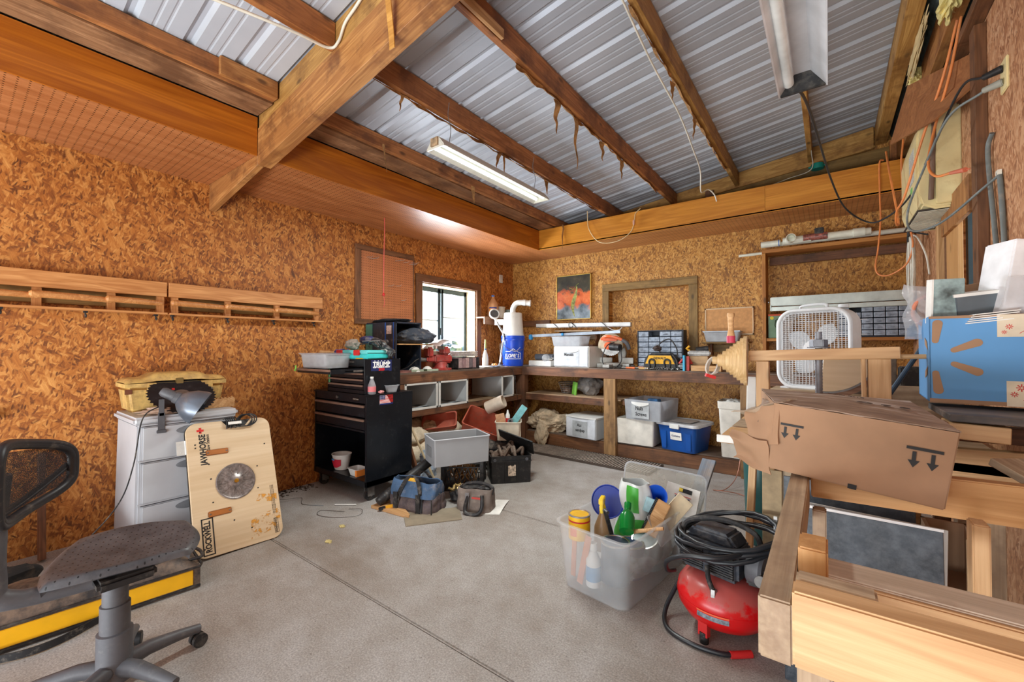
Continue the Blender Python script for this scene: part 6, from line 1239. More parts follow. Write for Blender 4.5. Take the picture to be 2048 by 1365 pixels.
B().grid(sack, 44, 26, .003).build('sack', plain('clear_white_sack', (220, 226, 224), .3, 0, .08), bs, ang=80)
kk2 = plain('leaf_green_print', (70, 176, 60), .35)
for a0, v0, a1, v1 in ((.62, .05, .74, .40), (.72, .55, .84, .95), (.80, .10, .88, .45)):
    B().grid(lambda u, v: tuple(V(sack(a0 + (a1 - a0) * u, v0 + (v1 - v0) * v)) * 1.012), 8, 8).build('green_print', kk2, bs)
text('3', .06, M_BLUI, T((-.03, -.082, .16), (PI / 2, 0, -.3)), bs, bold=.001)
gb_ = thing('green_bottle', 'translucent green plastic bottle lying at the near end of the tote', 'bottle'); place(gb_, .09, -.20, .295, (-.9, .2, .6))
B().lathe([(0, 0), (.036, 0), (.038, .02), (.037, .05), (.038, .06), (.037, .07), (.038, .08), (.03, .10), (.016, .12), (.018, .135), (.018, .16), (0, .16)], n=26).build('bottle', clear('green_plastic', (20, 150, 60), .85, .2), gb_, ang=40)
fn = B().lathe([(.010, 0), (.014, .09), (.03, .13), (.058, .18), (.062, .185), (.056, .182), (.026, .13), (.010, .09), (.008, 0)], n=28).build('blue_funnel', plain('strong_blue', (24, 80, 190), .3)); place(fn, .09, .22, .33, (.75, .9, -.5)); tag(fn, 'bright blue plastic funnel lying in the tote', 'funnel')
cp = thing('white_package', 'white hardware package with red and blue printing at the back of the tote', 'package'); place(cp, .16, .26, .27, (-.25, .15, .15))
B().box((-.09, -.006, 0), (.09, .006, .16)).build('card', M_PAPER, cp); B().box((-.02, -.0075, .125), (.05, -.006, .148)).build('black_badge', M_INK, cp); B().box((-.02, -.0085, .128), (0, -.0075, .146)).build('yellow_badge', plain('bright_yellow', (240, 206, 30), .35), cp)
B().box((-.04, -.0075, .104), (.05, -.006, .107)).box((-.04, -.0075, .052), (.05, -.006, .062)).build('red_band', M_REDI, cp); text('STRIP SHANK', .016, M_BLUI, T((.005, -.0075, .092), (PI / 2, 0, 0)), cp, bold=.0008, sx=.85); text('BRADS PACK', .016, M_BLUI, T((.005, -.0075, .074), (PI / 2, 0, 0)), cp, bold=.0008, sx=.85)
gl = B().cb((0, 0, 0), (.08, .17, .075)).build('tissue_box', plain('pale_cyan_box', (176, 214, 222), .6, var=.08, sc=30), bev=.003); place(gl, .07, .10, .345, (-.25, .35, .5)); tag(gl, 'pale blue glove box lying on top of the tote contents', 'box')
pb2 = thing('paint_brush', 'wide paint brush with dark bristles leaning on the tote rim', 'brush'); place(pb2, .14, -.06, .25, (-.55, .45, .35))
B().box((-.035, -.008, .0), (.035, .008, .19)).build('handle', M_2X4, pb2, bev=.004); q = B()
for i in range(24): q.box((-.047, -.006, .005 + i * .0078), (-.034, .006, .0095 + i * .0078))
q.build('bristle_pattern', M_INK, pb2)
q = place(board('paint_board', (0, 0, 0), (.02, .0, .24), .09, .012, plain('cream_board', (226, 206, 170), .7, var=.15)), .12, .07, .22, (-.35, .6, .3)); tag(q, 'cream painted board standing out of the tote', 'board')
q = place(B().cyl((0, 0, 0), (.0, .02, .20), .012, .008, n=12).build('wood_dowel', M_2X4), .06, -.16, .27, (.2, 1.25, .3)); tag(q, 'round wooden tool handle lying across the tote', 'handle')
q = place(B().box((-.006, -.01, 0), (.006, .01, .24)).cyl((0, 0, .24), (.05, .0, .26), .008, n=8).build('caulk_gun_frame', M_BLK), -.01, -.14, .17, (.35, .25, -.6)); tag(q, 'black metal caulking frame standing by the yellow spray bottle', 'caulking gun')
q = place(B().tube([(.075 * math.cos(a), 0, .075 * math.sin(a)) for a in [k2 * PI / 20 for k2 in range(25)]], .008, 8).build('grey_hoop', M_BLKG), .01, .20, .33, (0.2, 0, .6)); tag(q, 'grey curved scraper handle behind the green and white sack', 'handle')
q = place(B().prism(rrect(.16, .12, .01), .004).build('paint_tray_liner', M_FROST), .16, .02, .27, (.3, 1.1, .2)); tag(q, 'clear liner sheet with an orange sticker against the right rim of the tote', 'liner')
q = place(board('paint_stick', (0, 0, 0), (0, 0, .26), .035, .006, plain('salmon_stick', (206, 140, 104), .7)), -.10, -.335, .02, (0, .22, 0)); tag(q, 'salmon coloured paint stick seen through the near side of the tote', 'stick')
q = place(board('paint_stick', (0, 0, 0), (0, 0, .24), .03, .006, plain('salmon_stick', (206, 140, 104), .7)), -.165, -.30, .02, (0, .05, 0)); tag(q, 'second faint reddish stick at the near left corner inside the tote', 'stick')
wb_ = thing('white_glue_bottle', 'white bottle with a blue label seen through the near side of the tote', 'bottle'); place(wb_, -.03, -.315, .03); B().lathe([(0, 0), (.035, 0), (.037, .01), (.036, .13), (.016, .17), (.02, .18), (.018, .21), (0, .21)], n=26).build('bottle', M_WHT, wb_); B().lathe([(.038, .03), (.038, .10)], n=26).build('label', plain('soft_blue_label', (110, 160, 200), .5), wb_)
q = B().blob((0, 0, .09), (.13, .30, .09), 77, .3, 4, 4, floor=.0).build('bottom_clutter', plain('muted_rags', (120, 128, 128), .9, var=.5, sc=14)); place(q, .03, .06, .01); tag(q, 'mixed rags and rollers at the bottom of the tote', 'rags', kind='stuff')
# ---------------------------------------------------------------- red pancake compressor
M_TANK = plain('red_enamel', (206, 22, 26), .22, 0, .06, 6, .0, coat=.5)
k = N('dusty_red_enamel'); v = k.co(); sp = k.a('ShaderNodeSeparateXYZ'); k.l.new(v, sp.inputs[0]); n1 = k.noi(v, 14, 6, .7)
f = k.ramp(k.ma('ADD', k.ma('MULTIPLY', sp.outputs[2], 3.2), k.ma('MULTIPLY', n1, .7)), [(.92, (0, 0, 0)), (1.08, (1, 1, 1))]); k.set(Base_Color=k.mix(k.ma('MULTIPLY', f, .5), (200, 18, 22), (150, 112, 104)), Roughness=.28); M_TANK = k.m
t = thing('air_compressor', 'red pancake air compressor with a coiled black hose beside the tote', 'compressor', (-.375, 2.03, 0))
B().lathe([(0, .045), (.10, .05), (.155, .075), (.182, .115), (.188, .15), (.182, .185), (.155, .225), (.10, .25), (0, .255)], n=64).build('tank', M_TANK, t, ang=60)
B().lathe([(.1885, .146), (.1895, .15), (.1885, .154)], n=64).build('weld_seam', M_TANK, t)
for a in (-1.9, .2, 2.2): c, s_ = math.cos(a), math.sin(a); lg = B().box((-.012, -.02, .03), (.012, .02, .12)).build('foot_bracket', M_RED, t, t=T((c * .15, s_ * .15, 0), (0, 0, a))); B().cyl((0, 0, 0), (0, 0, .045), .018, n=14).build('rubber_foot', M_RUB, lg)
av = math.atan2(-2.03, .375)
B().grid(lambda u, v: ((.1895 - .022 * v * v) * math.cos(av - .55 + .65 * u), (.1895 - .022 * v * v) * math.sin(av - .55 + .65 * u), .125 + .05 * v), 16, 4).build('warning_label', plain('grey_warning_label', (110, 118, 128), .5, var=.4, sc=80), t); B().grid(lambda u, v: (.1915 * math.cos(av - .55 + .65 * u), .1915 * math.sin(av - .55 + .65 * u), .148 + .006 * v), 16, 1).build('orange_label_band', plain('orange_label_band', (226, 100, 60), .5), t)
M_ENG = plain('slate_black_shroud', (48, 54, 64), .4, 0, .12, 10, .3, (120, 118, 116))
eng = B().box((-.15, -.10, .255), (.10, .07, .385)).build('motor_shroud', M_ENG, t, bev=.018, seg=3, t=T((0, 0, 0), (0, 0, -.25)))
q = B()
for i in range(9): q.box((-.135, -.106, .275 + i * .0095), (-.04, -.098, .280 + i * .0095)).box((-.015, -.106, .275 + i * .0095), (.085, -.098, .280 + i * .0095)).box((-.156, -.085, .275 + i * .0095), (-.149, .05, .280 + i * .0095))
q.build('louvre_pattern', M_BLK, eng); B().prism([(-.14, 0), (.09, 0), (.05, .05), (-.10, .05)], .12, T((0, .05, .385), (PI / 2, 0, 0))).build('top_cowl', M_ENG, t, bev=.012, t=T((0, 0, 0), (0, 0, -.25)))
B().lathe([(0, 0), (.065, 0), (.07, .01), (.07, .05), (.06, .06), (0, .06)], n=36, t=T((.11, -.03, .32), (0, PI / 2, -.25))).build('fan_cover', M_BLKG, t); B().box((.10, -.09, .26), (.19, .02, .33)).build('pressure_panel', M_BLK, t, bev=.008)
B().lathe([(0, 0), (.022, 0), (.024, .02), (.0, .02)], n=20, t=T((.155, -.095, .30), (PI / 2, 0, 0))).build('gauge', M_STEEL, t); B().lathe([(0, 0), (.01, 0), (.01, .016), (0, .018)], (.13, .0, .34), n=14).build('red_switch', M_REDI, t); B().cyl((.05, -.05, .235), (.05, -.05, .262), .012, n=14).cyl((-.01, -.155, .20), (-.01, -.15, .235), .014, n=6).build('brass_fitting', M_STEEL, t)
B().tube(smooth([(-.01, -.152, .225), (-.03, -.145, .27), (-.04, -.12, .31)]), .010, 10).build('outlet_hose', M_RUB, t)
B().tube(smooth([(-.16, -.03, .36), (-.14, -.02, .44), (.0, .0, .47), (.12, .0, .44), (.15, -.01, .36)]), .012, 8).build('carry_handle', M_BLK, t)
h = thing('air_hose', 'black rubber air hose coiled over the red compressor', 'hose', (-.375, 2.03, 0)); M_HOSE = plain('black_hose', (30, 33, 38), .38, 0, .1, 6)
pts = []
for i in range(4 * 18):
    a = i * PI / 9 + .4; n2 = i / 18.0; r = .185 + .018 * math.sin(a * .5 + 1); pts.append((r * 1.12 * math.cos(a) + .02, r * .86 * math.sin(a) + .0, .375 + .018 * n2 + .045 * math.sin(a * 1.0 + .9) + .01 * math.sin(a * 2.3)))
h1 = B().tube(pts, .0095, 10).build('coil', M_HOSE, h, ang=60)
B().tube(smooth([(pts[0][0], pts[0][1], pts[0][2]), (.05, -.20, .40), (-.10, -.22, .37), (-.19, -.16, .30), (-.215, -.08, .22), (-.20, -.02, .20)], 8), .0095, 10).build('loop', M_HOSE, h)
B().tube(smooth([(-.20, .05, .12), (-.23, -.06, .03), (-.19, -.16, .011), (-.08, -.20, .011), (.02, -.19, .011), (.07, -.16, .011)], 8), .0095, 10).build('tail', M_HOSE, h)
B().tube([(.055, -.175, .012), (.08, -.155, .012), (.12, -.12, .012)], .014, 12).build('red_sleeve', M_RED, h)
# ---------------------------------------------------------------- right foreground: timber frame, cartons, jig
M_PINE = wood('fresh_pine', (188, 144, 98), (224, 186, 138), .8, rough=.55, knots=.1)
M_PINEO = wood('orange_pine', (184, 132, 76), (216, 168, 112), .8, rough=.55)
M_PINEG = wood('greyed_pine', (152, 128, 102), (204, 182, 152), .8, .3, (140, 116, 96))
M_KRAFT = plain('kraft_cardboard', (164, 128, 98), .8, 0, .08, 5, .0)
wf_ = thing('timber_frame', 'rough work frame of pine studs under the cardboard carton at the right', 'frame', (.15, 1.05, 0))
def fb(n, a, b, w, h, m, roll=0): return board(n, V(a) - V((.15, 1.05, 0)), V(b) - V((.15, 1.05, 0)), w, h, m, wf_, roll, bev=.003, seg=2)
fb('side_rail', (-.066, .722, .81), (-.069, 1.48, .812), .043, .09, M_PINEG)
fb('front_rail', (-.044, .722, .832), (.50, .722, .832), .042, .104, M_PINE)
fb('rail_cleat', (-.042, .762, .868), (.05, .762, .868), .034, .03, M_PINEG)
fb('far_rail', (-.045, 1.50, .842), (.52, 1.50, .856), .04, .096, M_PINEO)
fb('stretcher', (-.01, 1.055, .775), (.52, 1.055, .773), .085, .022, wood('pale_greyed_pine', (176, 156, 136), (216, 198, 178), .8, .2, (160, 136, 116))); fb('stretcher_edge', (-.01, 1.01, .765), (.52, 1.01, .763), .014, .03, M_PINE)
fb('leg', (-.024, .88, .0), (-.024, .88, .892), .04, .07, M_PINEO); fb('leg', (-.024, 1.40, .0), (-.024, 1.40, .79), .03, .04, M_PINEG)
fb('leg', (.257, 1.35, .0), (.257, 1.35, .84), .028, .05, M_PINE); fb('leg', (-.02, .745, .0), (-.02, .745, .78), .04, .05, M_PINEG); fb('leg', (.30, .95, .0), (.30, .95, .76), .03, .05, M_PINEG)
# big carton
ct = thing('cardboard_carton', 'large dusty cardboard carton printed with down arrows lying on the timber frame', 'carton')
TL, BL, TR, BR = V((-.134, 1.503, 1.055)), V((-.154, 1.492, .862)), V((.244, 1.412, 1.021)), V((.21, 1.391, .865))
TL = V((-.127, 1.432, 1.060)); BL = V((-.146, 1.420, .874)); BR = V((.213, 1.392, .840)); BKL, BKR = V((-.205, 1.835, 1.062)), V((.20, 1.80, 1.05))
u = (TR - TL).normalized(); w_ = (TL - BL); w_ = (w_ - u * w_.dot(u)).normalized(); nrm = u.cross(w_)   # towards the viewer
ct.matrix_world = Mx.Translation((TL + TR + BL + BR) / 4) @ Mx((u, w_, nrm)).transposed().to_4x4()
inv = ct.matrix_world.inverted(); L8 = [inv @ p for p in (BL, BR, TR, TL, V((-.20, 1.82, .868)), V((.185, 1.79, .868)), BKR, BKL)]
KD = N('dusty_carton_top'); v = KD.co(); n1 = KD.noi(KD.mp(v, (3, 9, 14)), 2.2, 5, .6); KD.set(Base_Color=KD.ramp(n1, [(.35, (122, 98, 82)), (.55, (152, 126, 106)), (.72, (190, 178, 170))]), Roughness=.75)
q = B(); q.add(L8, [(0, 1, 2, 3), (1, 5, 6, 2), (5, 4, 7, 6), (4, 0, 3, 7), (4, 5, 1, 0)]); q.build('carton_body', M_KRAFT, ct, bev=.003)
def topp(u_, v_): a = L8[3] * (1 - u_) + L8[2] * u_; b = L8[7] * (1 - u_) + L8[6] * u_; p = a * (1 - v_) + b * v_; p.y += .004 + .012 * math.sin(PI * u_) * math.sin(PI * v_) + .003 * noise.noise(V((u_ * 9, v_ * 6, 0))); return p
B().grid(topp, 24, 14, .003).build('carton_top', KD.m, ct)
text('O 9 8', .05, plain('faded_marker', (76, 62, 54), .8), face(topp(.72, .42) + V((0, .004, 0)), u_d := (L8[2] - L8[3]), (L8[7] - L8[3])), ct, name='marker_scribble'); text('CTN 4-18', .022, plain('faded_marker', (76, 62, 54), .8), face(topp(.55, .66) + V((0, .006, 0)), u_d, (L8[7] - L8[3])), ct)
def arrows(fu, fv, s_):
    p = (L8[0] * (1 - fu) + L8[1] * fu) * (1 - fv) + (L8[3] * (1 - fu) + L8[2] * fu) * fv; q = B(); z = .0012
    def poly(pp): q.add([(p.x + a * s_, p.y + b * s_, p.z + z) for a, b in pp], [tuple(range(len(pp)))])
    poly([(-.045, .028), (.045, .028), (.045, .038), (-.045, .038)])
    for c in (-.024, .022): poly([(c - .005, .022), (c - .005, -.008), (c - .015, -.008), (c, -.032), (c + .015, -.008), (c + .005, -.008), (c + .005, .022)])
    q.build('down_arrows', M_INK, ct)
arrows(.13, .60, .60); arrows(.86, .58, .72)
B().cb(tuple((L8[0] * .47 + L8[1] * .53) + V((0, .004, .002))), (.018, .012, .002)).build('ink_mark', M_INK, ct)
M_TAPE = clear('packing_tape', (226, 206, 180), .45, .08)
def crump(o, du, dv, seed, amp=.02, n=14, pw=0):
    return lambda a, b: V(o) + V(du) * a + V(dv) * b + V((noise.noise(V((a * 1.8 + seed, b * 2, 0))), noise.noise(V((a * 1.8, b * 2 + seed, 4))), noise.noise(V((a * 1.8, b * 2, seed))))) * amp * (.3 + a)
B().grid(crump(TL + V((.01, .0, -.0)), (-.085, .03, -.03), (-.0, -.02, -.115), 2, .022), 14, 14, .003).build('torn_flap', M_KRAFT, ct, t=inv, ang=25)
B().grid(crump(BL + V((.0, .0, .075)), (-.10, .04, .02), (.01, .0, -.095), 7, .020), 14, 14, .003).build('torn_flap', M_KRAFT, ct, t=inv, ang=25)
B().grid(crump(TL + V((.02, .0, .004)), (-.13, .02, -.05), (.03, .10, .0), 5, .03), 14, 14, .002).build('tape_piece', M_TAPE, ct, t=inv, ang=25)
B().grid(crump(TL + V((.005, .01, .0)), (-.06, .24, -.02), (-.05, .0, -.06), 11, .02), 14, 14, .003).build('open_flap', KD.m, ct, t=inv, ang=25)
# table of rough boards behind, with planks
tb_ = thing('plank_table', 'rough plank table behind the carton carrying the jig and the box fan', 'table', (.1, 2.75, 0))
for i in range(6):
    y = 2.02 + i * .27; board('top_plank', (-.26 - .2, y - 2.75, .845), (.36, y - 2.75, .845), .24, .03, (M_PINE, M_PINEG)[i % 2], tb_)
for x in (-.25, .30):
    for y in (-.5, .78): board('leg', (x, y, 0), (x, y, .83), .06, .06, M_PINEG, tb_)
board('edge_strip', (-.47, -.86, .85), (.20, -.86, .85), .01, .03, plain('white_laminate_edge', (226, 222, 214), .4), tb_)
for i, (a, b, w, h, m, lab) in enumerate((((-.33, 3.15, .90), (.20, 3.10, .90), .22, .05, M_BENCH, 'dark plank on the table directly under the box fan'), ((-.30, 3.32, .943), (.22, 3.30, .943), .26, .025, M_PINEG, 'grey board on the dark plank, carrying the box fan'), ((-.05, 2.44, .915), (.44, 2.42, .915), .16, .11, M_PINEG, 'greyed offcut lying on the table in front of the wooden disc'), ((.12, 2.60, .94), (.46, 2.56, .94), .16, .03, M_BENCH, 'dark board across the stack right of the jig leg'), ((.14, 2.62, 1.0), (.46, 2.60, 1.0), .02, .09, M_PINEG, 'upright greyed board at the back of the stack right of the jig'))):
    tag(board('loose_board', a, b, w, h, m), lab, 'board')
for i, (x, y, z, r) in enumerate(((.045, 2.42, .93, .6), (.0, 2.34, .925, -.5))): tag(board('hardwood_offcut', (x - .05, y, z - .01), (x + .06, y, z + .03), .05, .045, wood('walnut_offcut', (120, 84, 62), (170, 130, 104))), ('brown hardwood offcut with a pale edge near the jig leg', 'darker hardwood offcut under the first one, left of the jig leg')[i], 'offcut')
M_GALV = plain('galvanized_steel', (128, 130, 136), .5, .35, .15, 20)
# jig with threaded rod and stepped pulley
jg = thing('lathe_jig', 'pale wooden jig frame with a threaded rod and stepped plywood pulley', 'jig', (0, 1.98, 0))
board('top_rail', (-.262, 0, 1.186), (.197, .0, 1.202), .045, .042, M_PINE, jg)
board('post', (-.214, .0, .862), (-.214, .0, 1.165), .045, .045, M_PINE, jg); board('post', (.142, .0, .862), (.142, .0, 1.18), .062, .04, M_PINE, jg); board('post_side', (.103, .0, .862), (.098, .0, 1.18), .012, .05, M_PINE, jg)
B().tube([(-.031, .0, .865 + i * .006) for i in range(70)], [.0125 if i % 2 else .0112 for i in range(70)], 12).build('threaded_rod', M_GALV, jg)
B().prism([(.03 * math.cos(i * PI / 3), .03 * math.sin(i * PI / 3)) for i in range(6)], .028, T((-.031, 0, 1.222))).lathe([(.012, 0), (.038, 0), (.038, .004), (.012, .004)], (-.031, 0, 1.218), n=24).build('hex_nut', M_GALV, jg, bev=.002)
B().cyl((.19, 0, 1.188), (.30, .005, 1.19), .008, n=12).build('axle', M_PINE, jg)
pp = []; z = 0; prf = [(0, 0)]
for r, h in ((.102, .014), (.094, .012), (.082, .013), (.071, .013), (.060, .013), (.050, .013), (.040, .014), (.026, .02), (.016, .02)): prf += [(r, z), (r, z + h * .9)]; z += h
prf.append((0, z)); M_PLYE = wood('ply_edges', (196, 160, 108), (236, 208, 160), .8, rough=.55, ax=2, knots=0)
B().lathe(prf, n=40, t=T((-.270, -.0, 1.165), (0, -PI / 2, .10))).build('stepped_pulley', M_PLYE, jg, ang=30)
rc = B().tube([( .016 * math.cos(a), 0, .03 * math.sin(a)) for a in [k2 * PI / 6 for k2 in range(12)]], .0035, 6, closed=True)
t = thing('rope_coil', 'small coil of white rope with red tape on the pulley tip', 'rope', (-.41, 2.0, 1.14), (0, .3, .4))
for j in range(4): B().tube([(.022 * math.cos(a) + j * .005, .008 * j, .04 * math.sin(a)) for a in [k2 * PI / 6 for k2 in range(12)]], .0032, 6, closed=True).build('rope_loop', plain('grey_white_rope', (206, 200, 192), .8), t)
B().cb((.01, .01, -.045), (.04, .03, .014)).build('red_tape', M_RED, t)
th_ = B(T((-.34, .06, .075 + 1.165))).lathe([(0, 0), (.016, 0), (.016, .03), (.011, .06), (.013, .11), (.016, .12), (.014, .13), (0, .13)], n=18).build('turned_handle', M_2X4, jg); B(T((-.34, .06, .075 + 1.165))).lathe([(.0175, .0), (.0175, .03)], n=18).build('red_ferrule', plain('rose_red', (190, 60, 90), .5), th_)
# box fan
M_FAN = plain('white_fan_plastic', (226, 230, 234), .35, 0, .04)
D = V((.407, .305, 0)).normalized(); fan = thing('box_fan', 'white box fan standing on boards behind the wooden jig', 'fan', (-.075, 3.25, .958), (0, 0, -.34))
W2, H2, DP = .405, .505, .13
ol = [(x, y + H2 / 2) for x, y in rrect(W2, H2, .10, 8)]; il = [(x, y + H2 / 2) for x, y in rrect(W2 - .05, H2 - .05, .08, 8)]
vs = []; n = len(ol)
for yy, lst in ((-.02, ol), (DP, ol), (DP, il), (-.012, il)): vs += [(x, yy, z) for x, z in lst]
fs = []
for a in range(4):
    b = (a + 1) % 4
    for i in range(n): fs.append((a * n + i, a * n + (i + 1) % n, b * n + (i + 1) % n, b * n + i))
B().add(vs, fs).build('housing', M_FAN, fan, bev=.004, ang=40)
B().tube([(x, -.018, z) for x, z in [(x, y + H2 / 2) for x, y in rrect(W2 - .012, H2 - .012, .096, 8)]], .012, 8, closed=True).build('front_rim', M_FAN, fan, ang=60)
q = B(); k5 = 0
for i in range(-9, 10):
    x = i * .0190; hh = (H2 - .05) / 2 - (max(0, abs(x) - .15) ** 2) * 8; q.box((x - .0012, -.018, H2 / 2 - hh), (x + .0012, -.012, H2 / 2 + hh))
for i in range(-18, 19):
    z = H2 / 2 + i * .0125; hh = (W2 - .05) / 2 - (max(0, abs(i * .0125) - .15) ** 2) * 8; q.box((-hh, -.014, z - .001), (hh, -.010, z + .001))
q.build('front_grille', M_FAN, fan, flat=True); q = B()
for i in range(-2, 3):
    x = i * .09; q.box((x - .002, DP - .008, .03), (x + .002, DP - .003, H2 - .03)); q.box((-.23, DP - .006, H2 / 2 + x - .002), (.23, DP - .002, H2 / 2 + x + .002))
q.build('rear_grille', M_FAN, fan, flat=True); q = B()
for j in range(4):
    a0 = .95 + j * PI / 2
    def bl(u_, v_):
        r = .035 + .145 * u_; a = a0 + (v_ - .5) * (1.15 * math.sin(PI * min(.995, .22 + u_ * .77)) ** .8) + .1 * u_; return (r * math.cos(a), .035 + .03 * (v_ - .5), H2 / 2 + r * math.sin(a))
    B().grid(bl, 14, 10, .003).build('blade', M_FAN, fan, ang=60)
B().cyl((0, .02, H2 / 2), (0, .09, H2 / 2), .042, n=28).build('motor_hub', M_FAN, fan, bev=.004); B().lathe([(0, 0), (.05, 0), (.052, .004), (0, .006)], n=32, t=T((0, -.018, H2 / 2), (PI / 2, 0, 0))).build('badge', M_FAN, fan)
B().tube(smooth([(-.09, .05, H2), (-.08, .05, H2 + .025), (.04, .05, H2 + .03), (.06, .05, H2)]), .009, 8).build('carry_handle', M_FAN, fan); B().lathe([(0, 0), (.028, 0), (.026, .018), (0, .02)], (.14, .05, H2), n=20).build('knob', M_FAN, fan)
for x in (-.19, .17): B().box((x * .85 - .03, -.015, -.008), (x * .85 + .03, .12, .008)).build('foot', M_FAN, fan, bev=.003)
# half disc with metal rim behind the jig
t = thing('wooden_disc', 'pale plywood disc segment edged with metal and laminated hoops standing behind the jig', 'disc', (-.015, 2.44, .973), (0, 0, .06)); R3 = .205
def arc(r, z0=.0): return [(r * math.cos(math.radians(a)), R3 + .03 + r * math.sin(math.radians(a)) + z0) for a in range(-96, 1, 6)]
up3 = Mx.Rotation(PI / 2, 4, 'X')
B().prism([(0, R3 + .03)] + arc(R3 - .014), .014, up3).build('face', M_PLY, t, bev=.001, seg=1)
def band(r0, r1, d0, d1, m, nm):
    o = arc(r1); i_ = arc(r0)[::-1]; B().prism(o + i_, d1 - d0, T((0, -d0, 0)) @ up3).build(nm, m, t, ang=25)
band(R3 - .014, R3 - .006, .012, -.02 + .06, M_STEEL, 'metal_hoop') if 0 else None
B().prism(arc(R3 - .006) + arc(R3 - .014)[::-1], .03, T((0, .012, 0)) @ up3).build('metal_hoop', M_STEEL, t, ang=25)
B().prism(arc(R3 + .016) + arc(R3 - .006)[::-1], .07, T((0, .06, 0)) @ up3).build('wood_hoop', wood('walnut_offcut', (120, 84, 62), (170, 130, 104)), t, ang=25)
t = thing('black_speaker_box', 'black plastic case between the jig and the blue carton', 'case', (.36, 2.95, .862)); B().box((-.07, -.06, 0), (.07, .06, .26)).build('case', M_BLK, t, bev=.006)
t = thing('wrench', 'chrome wrench lying on the bench behind the jig rail', 'wrench', (.16, 3.02, 1.205), (0, 0, .5)); B().cyl((-.12, 0, 0), (.06, 0, 0), .006, n=10).build('shaft', M_STEEL, t); B().lathe([(.012, -.004), (.020, -.004), (.020, .006), (.012, .006), (.012, -.004)], (.08, 0, 0), n=20).build('ring', M_STEEL, t)
tag(B().box((-.14, -.02, 0), (.12, .02, .235)).build('grey_crate', plain('weathered_plank_crate', (118, 108, 98), .8, var=.25, sc=20), bev=.003, t=T((.17, 3.06, .96), (0, 0, .1))), 'weathered grey box side standing right of the box fan', 'crate')
t = tag(B().cyl((0, 0, 0), (.20, -.05, .40), .009, n=10).build('steel_rod', plain('blued_steel', (70, 90, 110), .4, .5)), 'blued steel rod slanting up toward the blue carton', 'rod'); t.location = (.12, 2.34, .872)
tag(board('osb_offcut', (.46, 2.90, 1.12), (.38, 2.84, 1.40), .012, .14, M_PINEO), 'tan board offcut standing between the organizer and the blue carton', 'board')
# blue carton on pallet boards
M_BLUC = plain('sky_blue_print_card', (92, 152, 206), .6, 0, .03, 4); bc = thing('blue_carton', 'tall blue printed shipping carton with tan starburst rays at the right edge', 'carton', (.26, 1.90, 1.045), (0, -.0, -.04))
Wc, Dc, Hc = .26, .30, .275
q = B(); q.m = 0; q.box((0, 0, 0), (Wc, .003, Hc)).box((0, 0, 0), (.003, Dc, Hc)).box((Wc - .003, 0, 0), (Wc, Dc, Hc)).box((0, Dc - .003, 0), (Wc, Dc, Hc)).box((0, 0, 0), (Wc, Dc, .003)); q.build('carton', M_BLUC, bc)
B().box((-.0008, -.0012, 0), (Wc, 0, .012)).build('tan_edge', M_KRAFT, bc); B().box((-.0008, -.0012, Hc - .008), (Wc, 0, Hc)).build('tan_edge', M_KRAFT, bc)
def ray_(o, a, L, w0, w1): # pill on the front face
    c, s_ = math.cos(a), math.sin(a); pts = []
    for th in range(-6, 7): b = a + th * PI / 12; pts.append((o[0] + L * c + w1 * math.cos(b), o[1] + L * s_ + w1 * math.sin(b)))
    for th in range(-6, 7): b = a + PI + th * PI / 12; pts.append((o[0] + w0 * math.cos(b), o[1] + w0 * math.sin(b)))
    return pts
O = (.008, .145); q = B()
for a in (25, -25, 84, -84):
    r_ = math.radians(a); p0 = (O[0] + .052 * math.cos(r_), O[1] + .052 * math.sin(r_)); pl_ = [(max(.001, x), y) for x, y in ray_(p0, r_, .055, .008, .012)]; q.add([(x, -.0015, y) for x, y in pl_], [tuple(range(len(pl_)))])
for y0, sg in ((.165, 1), (.115, -1)): q.add([(-.0014, y_, z_) for y_, z_ in ((.03, y0), (.10, y0 + sg * .02), (.11, y0 + sg * .045), (.05, y0 + sg * .03))], [(0, 1, 2, 3)])
q.build('starburst_ray', M_KRAFT, bc)
M_TAPW = plain('cream_printed_tape', (226, 212, 186), .5)
B().box((.146, -.0022, Hc - .068), (Wc, -.0006, Hc - .001)).build('printed_tape', M_TAPW, bc); B().box((.163, -.0022, .0), (Wc, -.0006, .075)).build('printed_tape', M_TAPW, bc)
def star(x, z, r): 
    q = B()
    for i in range(8): a = i * PI / 4; q.add([(x + r * .25 * math.cos(a) - r * .1 * math.sin(a), -.003, z + r * .25 * math.sin(a) + r * .1 * math.cos(a)), (x + r * math.cos(a) - r * .12 * math.sin(a), -.003, z + r * math.sin(a) + r * .12 * math.cos(a)), (x + r * math.cos(a) + r * .12 * math.sin(a), -.003, z + r * math.sin(a) - r * .12 * math.cos(a)), (x + r * .25 * math.cos(a) + r * .1 * math.sin(a), -.003, z + r * .25 * math.sin(a) - r * .1 * math.cos(a))], [(0, 1, 2, 3)])
    q.build('red_star_pattern', M_REDI, bc)
for x, z, r in ((.170, Hc - .038, .008), (.160, Hc - .054, .006), (.192, .056, .011), (.178, .036, .008)): star(x, z, r)
q = B(); q.tube([(.19, -.003, Hc - .058), (.20, -.003, Hc - .05), (.215, -.003, Hc - .046), (.225, -.003, Hc - .058)], .0008, 4).tube([(.21, -.003, Hc - .02), (.23, -.003, Hc - .03), (.22, -.003, Hc - .036), (.202, -.003, Hc - .024), (.21, -.003, Hc - .02)], .0008, 4).tube([(.235, -.003, .03), (.222, -.003, .045), (.235, -.003, .06), (.25, -.003, .055)], .0008, 4).tube([(.195, -.003, .02), (.205, -.003, .012), (.22, -.003, .018), (.235, -.003, .01)], .0008, 4); q.build('red_line_pattern', M_REDI, bc)
